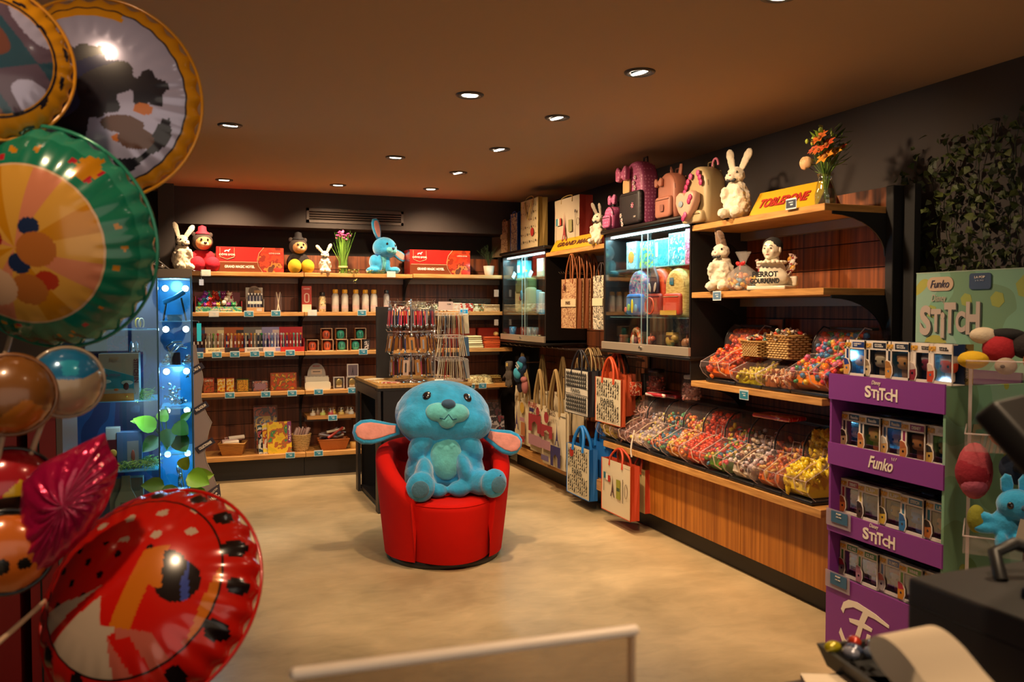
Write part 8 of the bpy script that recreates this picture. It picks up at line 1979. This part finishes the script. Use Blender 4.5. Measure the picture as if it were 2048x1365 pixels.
GRF,GRF2 = foil('0d6b50'),foil('2f8a6e',.12,.5); YF1,YF2,YF3,RF1,RF2 = foil('b8780f',.22,.2),foil('c8923a',.22,.2),foil('c87a5a',.2,.3),foil('a8301a',.22,.2),foil('8a2416',.25,.2)
rngb = random.Random(14)
dots = [(rngb.uniform(.77,.95),rngb.uniform(0,2*PI),rngb.uniform(.016,.030),rngb.randrange(3)) for _ in range(34)]
blobs = [(-.55,.35,.16,0),(-.62,-.05,.22,1),(.18,-.02,.17,2),(.14,.18,.09,3),(-.25,-.35,.2,1),(-.50,-.25,.13,4),(.05,-.38,.16,2),(.22,-.30,.1,0),(-.2,.08,.1,5),(.02,-.14,.10,3),(-.42,-.45,.12,0)]
bcol = [RF1,foil('c8a080',.2,.2),foil('a8622a',.2,.2),foil('1c2a4c',.25,.3),foil('c8b8a8',.2,.3),foil('8a1c1c',.25,.2)]
def z_green(r,a,u,v,front):
    if not front: return GRF2
    if r > .71:
        for (dr,da,ds,k) in dots:
            if (u-dr*math.cos(da))**2+(v-dr*math.sin(da))**2 < ds**2: return [YF1,foil('a8182a',.2,.2),YF1][k]
        if (u-.58)**2+(v-.66)**2 < (.095+.012*math.sin(12*math.atan2(v-.66,u-.58)))**2: return YF1
        return GRF if r < .93 else GRF2
    if r > .695: return foil('c8a07a')
    for (x,y,s_,k) in blobs:
        if (u-x)**2+(v-y)**2*1.2 < s_**2: return bcol[k]
    k = int((a+3)/(2*PI)*16) % 4
    return [YF1,YF2,YF3,YF2][k]
balloon(95,480,1.55,.198,'large green foil balloon with coloured dots and an orange and yellow centre',z_green,yaw=R(-30),pitch=R(12),thick=.52)
RDF,WHF,BKF,PKF,ORB,BLF = foil('c01408',.16,.15),foil('b8a08a',.2,.2),foil('14080a',.2,.2),foil('b85a4a',.2,.2),foil('c86a14',.18,.3),foil('3a4a9a',.2,.4)
sp = []
for k,(rr,aa,ss) in enumerate([(.90,-1.15,.075),(.88,-.62,.085),(.90,-.18,.075),(.88,.22,.085),(.9,.62,.07),(.90,-1.65,.085),(.88,-2.15,.08),(.92,1.0,.07),(.90,-2.65,.07),(.90,1.45,.07),(.9,2.6,.06),(.9,2.0,.06)]): sp.append((rr*math.cos(aa),rr*math.sin(aa),ss))
wv = lambda u,v: math.sin(u*6+v*3)*.06
def z_bug(r,a,u,v,front):
    if not front: return RDF
    for (x,y,s_) in sp:
        if (u-x)**2+(v-y)**2 < s_**2: return BKF
    if r > .80: return RDF
    if r > .78: return BKF
    # face: white lower left, red sweeping shapes, an orange patch and a dark lobe
    if (u-.36)**2+(v-.02)**2 < .17**2: return ORB if u < .34 else BKF
    if (u-.46)**2*1.0+(v+.10)**2 < .18**2: return BLF if abs(u-.52) < .03 else BKF
    if v > .34-.25*u: 
        if (abs(math.sin(u*11+2)*math.sin(v*13)) > .86): return WHF
        return RDF
    if v > .10+.35*u+wv(u,v): 
        return BKF if math.sin(u*22)*math.sin(v*20) > .78 else RDF
    if u > -.18 and v > -.42-.3*u: return RDF if (math.sin(u*9-v*4) < .6) else ORB
    if -.50 < v < -.36 and u > -.05: return PKF
    if u > -.12 and v < -.45: return RDF if math.sin(u*18+v*9) > 0 else PKF
    if abs(v-(.02+.5*u)) < .045 and u < -.1: return RDF
    return WHF
balloon(303,1192,1.50,.196,'big red foil balloon with black ladybird spots and a white and red face, lower left',z_bug,yaw=R(-24),pitch=R(-36),roll=R(-12),thick=.52)
# smaller ones
CY,TN,CYN = foil('1c6a9a',.15,.4),foil('a08a70',.22,.2),foil('2a9ab8',.1,.5)
def z_bt(r,a,u,v,front): return (CYN if (abs(u) < .22 and v > .25 and v < .7) else CY) if v > .12+.28*u*u-.35*u*0 else TN
balloon(133,765,1.50,.060,'small foil balloon, blue above and beige below, under the green one',z_bt,thick=.7,n=48,m_=16,yaw=R(10))
OT,OT2 = foil('7a4a1c',.3,.2),foil('a8641c',.25,.3)
balloon(22,790,1.42,.066,'small brownish orange foil balloon at the left edge under the green one',lambda r,a,u,v,f: OT2 if v < -.3+.2*math.sin(u*5) else OT,thick=.7,n=48,m_=16)
MK = [foil('14100e',.25,.2),foil('c8641c',.25,.2),foil('c8a018',.25,.2),foil('a81420',.2,.2),foil('1c3a2c',.25,.3)]
def z_mix(r,a,u,v,front): return MK[3] if v > .15+.2*math.sin(u*6) else (MK[2] if v > .0 else MK[0])
balloon(18,985,1.45,.074,'small red, yellow and black foil balloon at the left edge',z_mix,thick=.6,n=48,m_=16)
def z_tn(r,a,u,v,front):
    if (u-.35)**2+(v+.2)**2 < .02 or (u+.1)**2+(v+.2)**2*.5 < .02: return MK[0]
    return MK[1] if u > -.8 and r < .92 else MK[0]
balloon(15,1105,1.35,.066,'small tan and black foil balloon at the left edge beside the pink one',z_tn,thick=.6,n=48,m_=16)
# crinkled pink foil
c = at(140,1010,1.38); PKR = hexm('b8104a',.14,metal=.45,coat=.8,bump=.5,bscale=38)
t = T('foil_balloon','crinkled hot pink pointed foil balloon between the red spotted one and the left edge','balloon',c,-.1)
kk = 1.38/1682
poly = [((x-140)*kk,-(y-1010)*kk) for x,y in ((55,960),(90,925),(150,895),(206,868),(214,900),(232,935),(222,975),(205,1020),(170,1075),(120,1120),(75,1150),(40,1140),(45,1060))][::-1]
mb = MB(); n_ = len(poly); dense = []
for i in range(n_):
    a,b_ = poly[i],poly[(i+1) % n_]
    for q in range(5): dense.append((a[0]+(b_[0]-a[0])*q/5,a[1]+(b_[1]-a[1])*q/5))
cxp = sum(p[0] for p in dense)/len(dense); czp = sum(p[1] for p in dense)/len(dense)
for side in (-1,1):
    vs = []; J = 8; n_ = len(dense)
    for j in range(J+1):
        r = j/J
        for i,(x,z) in enumerate(dense):
            y = .045*math.sqrt(max(0,1-r*r))+.006*math.sin(i*1.9+r*7)*(1-r)*3*r
            vs.append((cxp+(x-cxp)*r,side*y,czp+(z-czp)*r))
    fs = []
    for j in range(J):
        for i in range(n_):
            q = (j*n_+i,j*n_+(i+1) % n_,(j+1)*n_+(i+1) % n_,(j+1)*n_+i); fs.append(q if side > 0 else q[::-1])
    mb.add(vs,fs,PKR,True)
P('envelope',mb,t)
STK = hexm('c8a88a',.4)
for i,(a,b_,d0,d1,l) in enumerate((((100,1195),(-30,1310),1.5,1.3,'thin beige balloon stick running from the red spotted balloon to the left edge'),((85,845),(52,935),1.5,1.45,'short beige balloon stick below the blue and beige balloon'),((22,670),(-14,790),1.62,1.5,'beige balloon stick rising behind the green balloon at the left edge'),((12,840),(-20,1000),1.45,1.4,'beige balloon stick below the brownish orange balloon'))):
    pa,pb = at(*a,d0),at(*b_,d1); m0 = (pa+pb)/2
    S('balloon_stick',l,'stick',MB().cyl(pa-m0,pb-m0,.0045,m=STK,n=10),m0)
# dark backdrop shapes at the far left: post carrying the balloons
S('balloon_stand','dark post at the left edge that the balloon sticks are tied to','stand',MB().cyl((0,0,0),(0,0,1.5),.02,m=BLACKM).lathe([(.18,0),(.18,.02),(.03,.03)],BLACKM,n=24),(-.72,1.18,0))

# ================================================================= clear tower of small plush toys right of the purple display
tx,ty = 2.74,2.12
t = T('acrylic_tower','clear plastic tower of open trays at the right edge of the frame','display stand',(tx,ty,0),R(-50))
P('base',MB().box((0,0,.02),(.40,.30,.04),BLACK,bev=.004),t)
for x in (-.19,.19): P('post',MB().box((x,.13,.70),(.012,.012,1.36),ACRYL_EDGE),t)
TR = [.70,1.06,1.315]
for z in TR:
    P('tray',MB().box((0,0,z),(.40,.28,.006),ACRYL).box((0,-.14,z+.03),(.40,.004,.06),ACRYL).box((-.20,0,z+.03),(.004,.28,.06),ACRYL).box((.20,0,z+.03),(.004,.28,.06),ACRYL),t)
    P('tray_rim',MB().tube([(-.20,-.14,z+.06),(.20,-.14,z+.06)],.003,ACRYL_EDGE,5).tube([(-.20,-.14,z+.06),(-.20,.14,z+.06)],.003,ACRYL_EDGE,5),t)
def tp(lx,ly,z): a = R(-50); return (tx+lx*math.cos(a)-ly*math.sin(a),ty+lx*math.sin(a)+ly*math.cos(a),z)
def lump(loc,label,parts,name='plush_toy',rz=0):
    t = T(name,label,'plush toy',loc,rz)
    for nm,c,r,col in parts: P(nm,MB().ell(c,r,hexm(col,.9,bump=.4,bscale=60)),t)
    return t
RZT = R(-50)
lump(tp(-.13,-.02,1.325),'plush toy with a yellow foot, red body and cream hand lying on the top tray',[('foot',(-.05,-.06,.05),(.05,.04,.032),'c8a014'),('body',(.03,0,.09),(.055,.045,.05),'a01824'),('hand',(-.02,0,.135),(.045,.03,.03),'c8b8a0'),('arm',(.05,0,.14),(.06,.025,.022),'1c1a1c'),('head',(.11,0,.10),(.05,.04,.045),'241c1c')],rz=RZT)
lump(tp(-.08,-.06,1.325),'small grey plush face beside the yellow foot on the top tray',[('head',(0,0,.03),(.035,.03,.03),'9a8a7a'),('nose',(-.01,-.028,.03),(.008,.006,.006),'3a302c')],rz=RZT)
lump(tp(.04,-.05,1.325),'orange plush toy on the top tray at the edge of the frame',[('body',(0,0,.05),(.07,.05,.05),'a8541c'),('head',(.02,0,.11),(.045,.04,.04),'c87a2c')],rz=RZT)
lump(tp(-.07,-.04,1.07),'orange and cream plush toy in the middle tray',[('body',(0,0,.045),(.06,.05,.05),'a8602c'),('cap',(-.05,0,.11),(.018,.018,.035),'3a7aa0')],rz=RZT)
lump(tp(-.15,.05,.86),'egg-shaped plush toy in pink with a red jagged middle hanging beside the tower',[('shell',(-.02,0,.10),(.060,.055,.105),'a8404c'),('middle',(-.024,-.006,.095),(.061,.053,.075),'8a1428'),('lower_front',(-.02,-.02,.05),(.045,.04,.045),'a04a60')],rz=RZT)
lump(tp(-.03,0,.93),'dark navy plush toy hanging below the middle tray',[('head',(0,0,.06),(.065,.05,.06),'1c2c44'),('nose',(0,-.05,.07),(.022,.016,.02),'0c0c14')],rz=RZT)
def mini_blue(loc,label):
    t = T('plush_toy',label,'plush toy',loc,RZT+.2)
    blob('body',[((0,0,.05),(.05,.04,.055)),((-.02,-.03,-.01),(.022,.03,.04)),((.03,-.03,.0),(.022,.03,.03)),((-.07,-.01,.07),(.05,.02,.02),(0,.3,0)),((-.06,-.02,.035),(.045,.02,.02),(0,-.1,0)),((.03,-.01,.12),(.065,.05,.055))],BLUE,t,.006,.002,.03,2)
    [P('ear',MB().pillow([(x,.14),(x-.018,.17),(x-.020,.205),(x-.006,.225),(x+.012,.22),(x+.020,.19),(x+.016,.155)][::-1],.02,BLUE),t) for x in (.0,.055)]; P('nose',MB().ell((.045,-.06,.12),(.014,.01,.011),NAVY),t)
    P('eye',MB().ell((.0,-.055,.125),(.011,.008,.013),EYE),t)
    P('tag',MB().box((.05,-.07,.045),(.06,.002,.07),hexm('a89c8c',.6),rot=(0,.2,0)),t)
mini_blue(tp(-.07,-.10,.76),'bright blue plush toy with outstretched arms in the lowest tray')
lump(tp(.05,-.13,.72),'hot pink plush toy in the lowest tray at the edge of the frame',[('body',(0,0,.05),(.06,.045,.06),'c0183a'),('head',(.02,-.01,.12),(.05,.045,.045),'d8305a')],rz=RZT)
lump(tp(-.16,-.12,.80),'small yellow-green plush toy left of the bright blue one',[('body',(0,0,.02),(.03,.03,.05),'7a7a20')],rz=RZT)

# ================================================================= cash desk in the foreground
t = T('cash_desk','brown cash desk top just reaching into the bottom right of the frame','counter',(.72,.67,0))
P('worktop',MB().box((0,0,.93),(1.9,.86,.04),hexm('4a3a30',.5),bev=.004),t); P('body',MB().box((0,0,.455),(1.84,.80,.91),BLACKM),t)
# clear sheet
pA,pB = at(590,1348,.75),at(1268,1262,.852); pB.z = pA.z
v_ = pB-pA; Lg = v_.length; an = math.atan2(v_.y,v_.x)
t = T('acrylic_sheet','clear plastic sheet with a frosted white top edge standing in the near foreground','screen',((pA.x+pB.x)/2,(pA.y+pB.y)/2,.95),an)
hh = pA.z-.95
P('pane',MB().box((0,0,hh/2),(Lg,.008,hh),misty('smoky_pane',(.80,.74,.66),.10,(.45,.36,.28),.15)),t)
P('top_edge',MB().tube([(-Lg/2,0,hh),(Lg/2,0,hh)],.0056,hexm('f0dcc8',.35),12).ell((-Lg/2,0,hh),(.0056,)*3,hexm('f0dcc8',.35)).ell((Lg/2,0,hh),(.0056,)*3,hexm('f0dcc8',.35)),t)
P('side_edge',MB().box((Lg/2-.003,0,hh/2),(.004,.009,hh),misty('pane_edge',(.9,.8,.7),.35,(.7,.55,.4),.3)),t)
P('foot',MB().box((0,0,.01),(Lg*.6,.06,.016),BLACK),t)
# till printer box
t = T('receipt_printer','large matt black till box on the cash desk at the bottom right','till',(1.14,.70,.95))
TB = mat('till_black',(.016,.014,.014),.5)
P('housing',MB().box((0,0,.10),(.29,.53,.20),TB,bev=.008,seg=3),t)
P('lid_seam',MB().box((0,-.0,.16),(.292,.532,.002),BLACKM),t)
P('raised_lid',MB().box((.03,-.05,.205),(.20,.38,.02),TB,bev=.006),t)
P('cable',MB().tube([(-.03,.20,.20),(-.02,.22,.235),(.02,.22,.245),(.05,.20,.235),(.09,.17,.21)],.010,BLACK,8),t)
S('yellow_card','small yellow card lying on the till box at the right edge','card',MB().box((0,0,0),(.06,.05,.004),hexm('b8904a',.6)),(1.10,.50,1.168),.3)
# tilted screen
C0 = at(1988,800,1.0)
fwd = Vector((math.sin(YAW)*math.cos(PITCH),math.cos(YAW)*math.cos(PITCH),-math.sin(PITCH))); rt = Vector((math.cos(YAW),-math.sin(YAW),0)); up = rt.cross(fwd)
av = (rt*.5-up*.85-fwd*.55).normalized(); bv = (rt*1+up*.07+fwd*.8).normalized(); nv = bv.cross(av)       # down the side, along the top, normal
if nv.dot(fwd) > 0: pass
M3 = Matrix((bv,nv,-av)).transposed()
if M3.determinant() < 0: nv = -nv; M3 = Matrix((bv,nv,-av)).transposed()
t = T('till_screen','dark tilted till screen with a blue picture at the right edge of the frame','screen',C0)
t.rotation_euler = M3.to_euler()
sgn = 1 if nv.dot(fwd) > 0 else -1
P('housing',MB().box((.17,sgn*.018,-.13),(.34,.036,.26),BLACK,bev=.006),t)
SCR = mat('screen_blue',lin('#1b6f9c'),.3,emit=.45); SCR2 = mat('screen_top',lin('#124468'),.3,emit=.4)
P('display',MB().box((.175,-sgn*.001,-.135),(.29,.002,.20),SCR).box((.175,-sgn*.0015,-.045),(.29,.002,.022),SCR2),t)
cb = C0+bv*.17+av*.20+fwd*.03
S('screen_stand','dark leg carrying the tilted till screen','stand',MB().cyl((0,0,0),(cb.x-1.16,cb.y-.72,cb.z-1.165),.012,m=BLACK).box((0,0,.005),(.12,.10,.01),BLACK),(1.16,.72,1.168))
# receipt, papers, sweets dish
pc_ = [at(1950,1450,.80),at(1880,1370,.86),at(1830,1305,.90),at(1790,1272,.93),at(1762,1272,.96),at(1760,1300,.97),at(1790,1345,.96),at(1850,1410,.93)]
wd = (rt*.045+up*.022-fwd*.03)
def crm(P_,t_):
    n = len(P_)-1; x = t_*n; i = min(n-1,int(x)); f = x-i
    p0,p1,p2,p3 = P_[max(0,i-1)],P_[i],P_[i+1],P_[min(n,i+2)]
    return .5*((2*p1)+(p2-p0)*f+(2*p0-5*p1+4*p2-p3)*f*f+(3*p1-p0-3*p2+p3)*f**3)
o0 = pc_[3]
def rfn(u,v): p = crm(pc_,u)+wd*(v-.2)-o0; return (p.x,p.y,p.z)
S('receipt','curled white till receipt hanging in front of the black till box','receipt',MB().grid(rfn,40,4,hexm('d8c4a8',.7)),o0)
pw = at(1650,1338,1.365)
S('paper_sheet','white paper lying on the cash desk at the bottom edge','paper',MB().box((0,0,.004),(.15,.16,.008),hexm('e8d4b8',.7)),(pw.x+.0,pw.y-.085,.95),-.45)
pt_ = at(1762,1345,1.36)
t = T('sweets_dish','shallow dark dish with shiny wrapped sweets beside the curled receipt','dish',(pt_.x+.0,pt_.y-.01,.95),R(-10))
P('dish',trayb(MB(),.055,.068,.08,.092,.035,BLACK),t)
for i,(c,dx,dy) in enumerate((('b8a814',-.045,.07),('b8341c',.005,.075),('4a5470',-.02,.05),('6a7488',.0,.03),('3a3c54',.02,.05),('8a8c9c',-.035,.04))):
    S('wrapped_sweet','%s wrapped sweet in the dark dish on the cash desk' % ['yellow','red','blue-grey','pale blue','dark blue','silver'][i],'sweet',MB().ell((0,0,0),(.016,.012,.010),hexm(c,.2,metal=.3,coat=.6),seg=10,rings=8),(pt_.x+dx,pt_.y-.01+dy,.99),i)
build_texts()
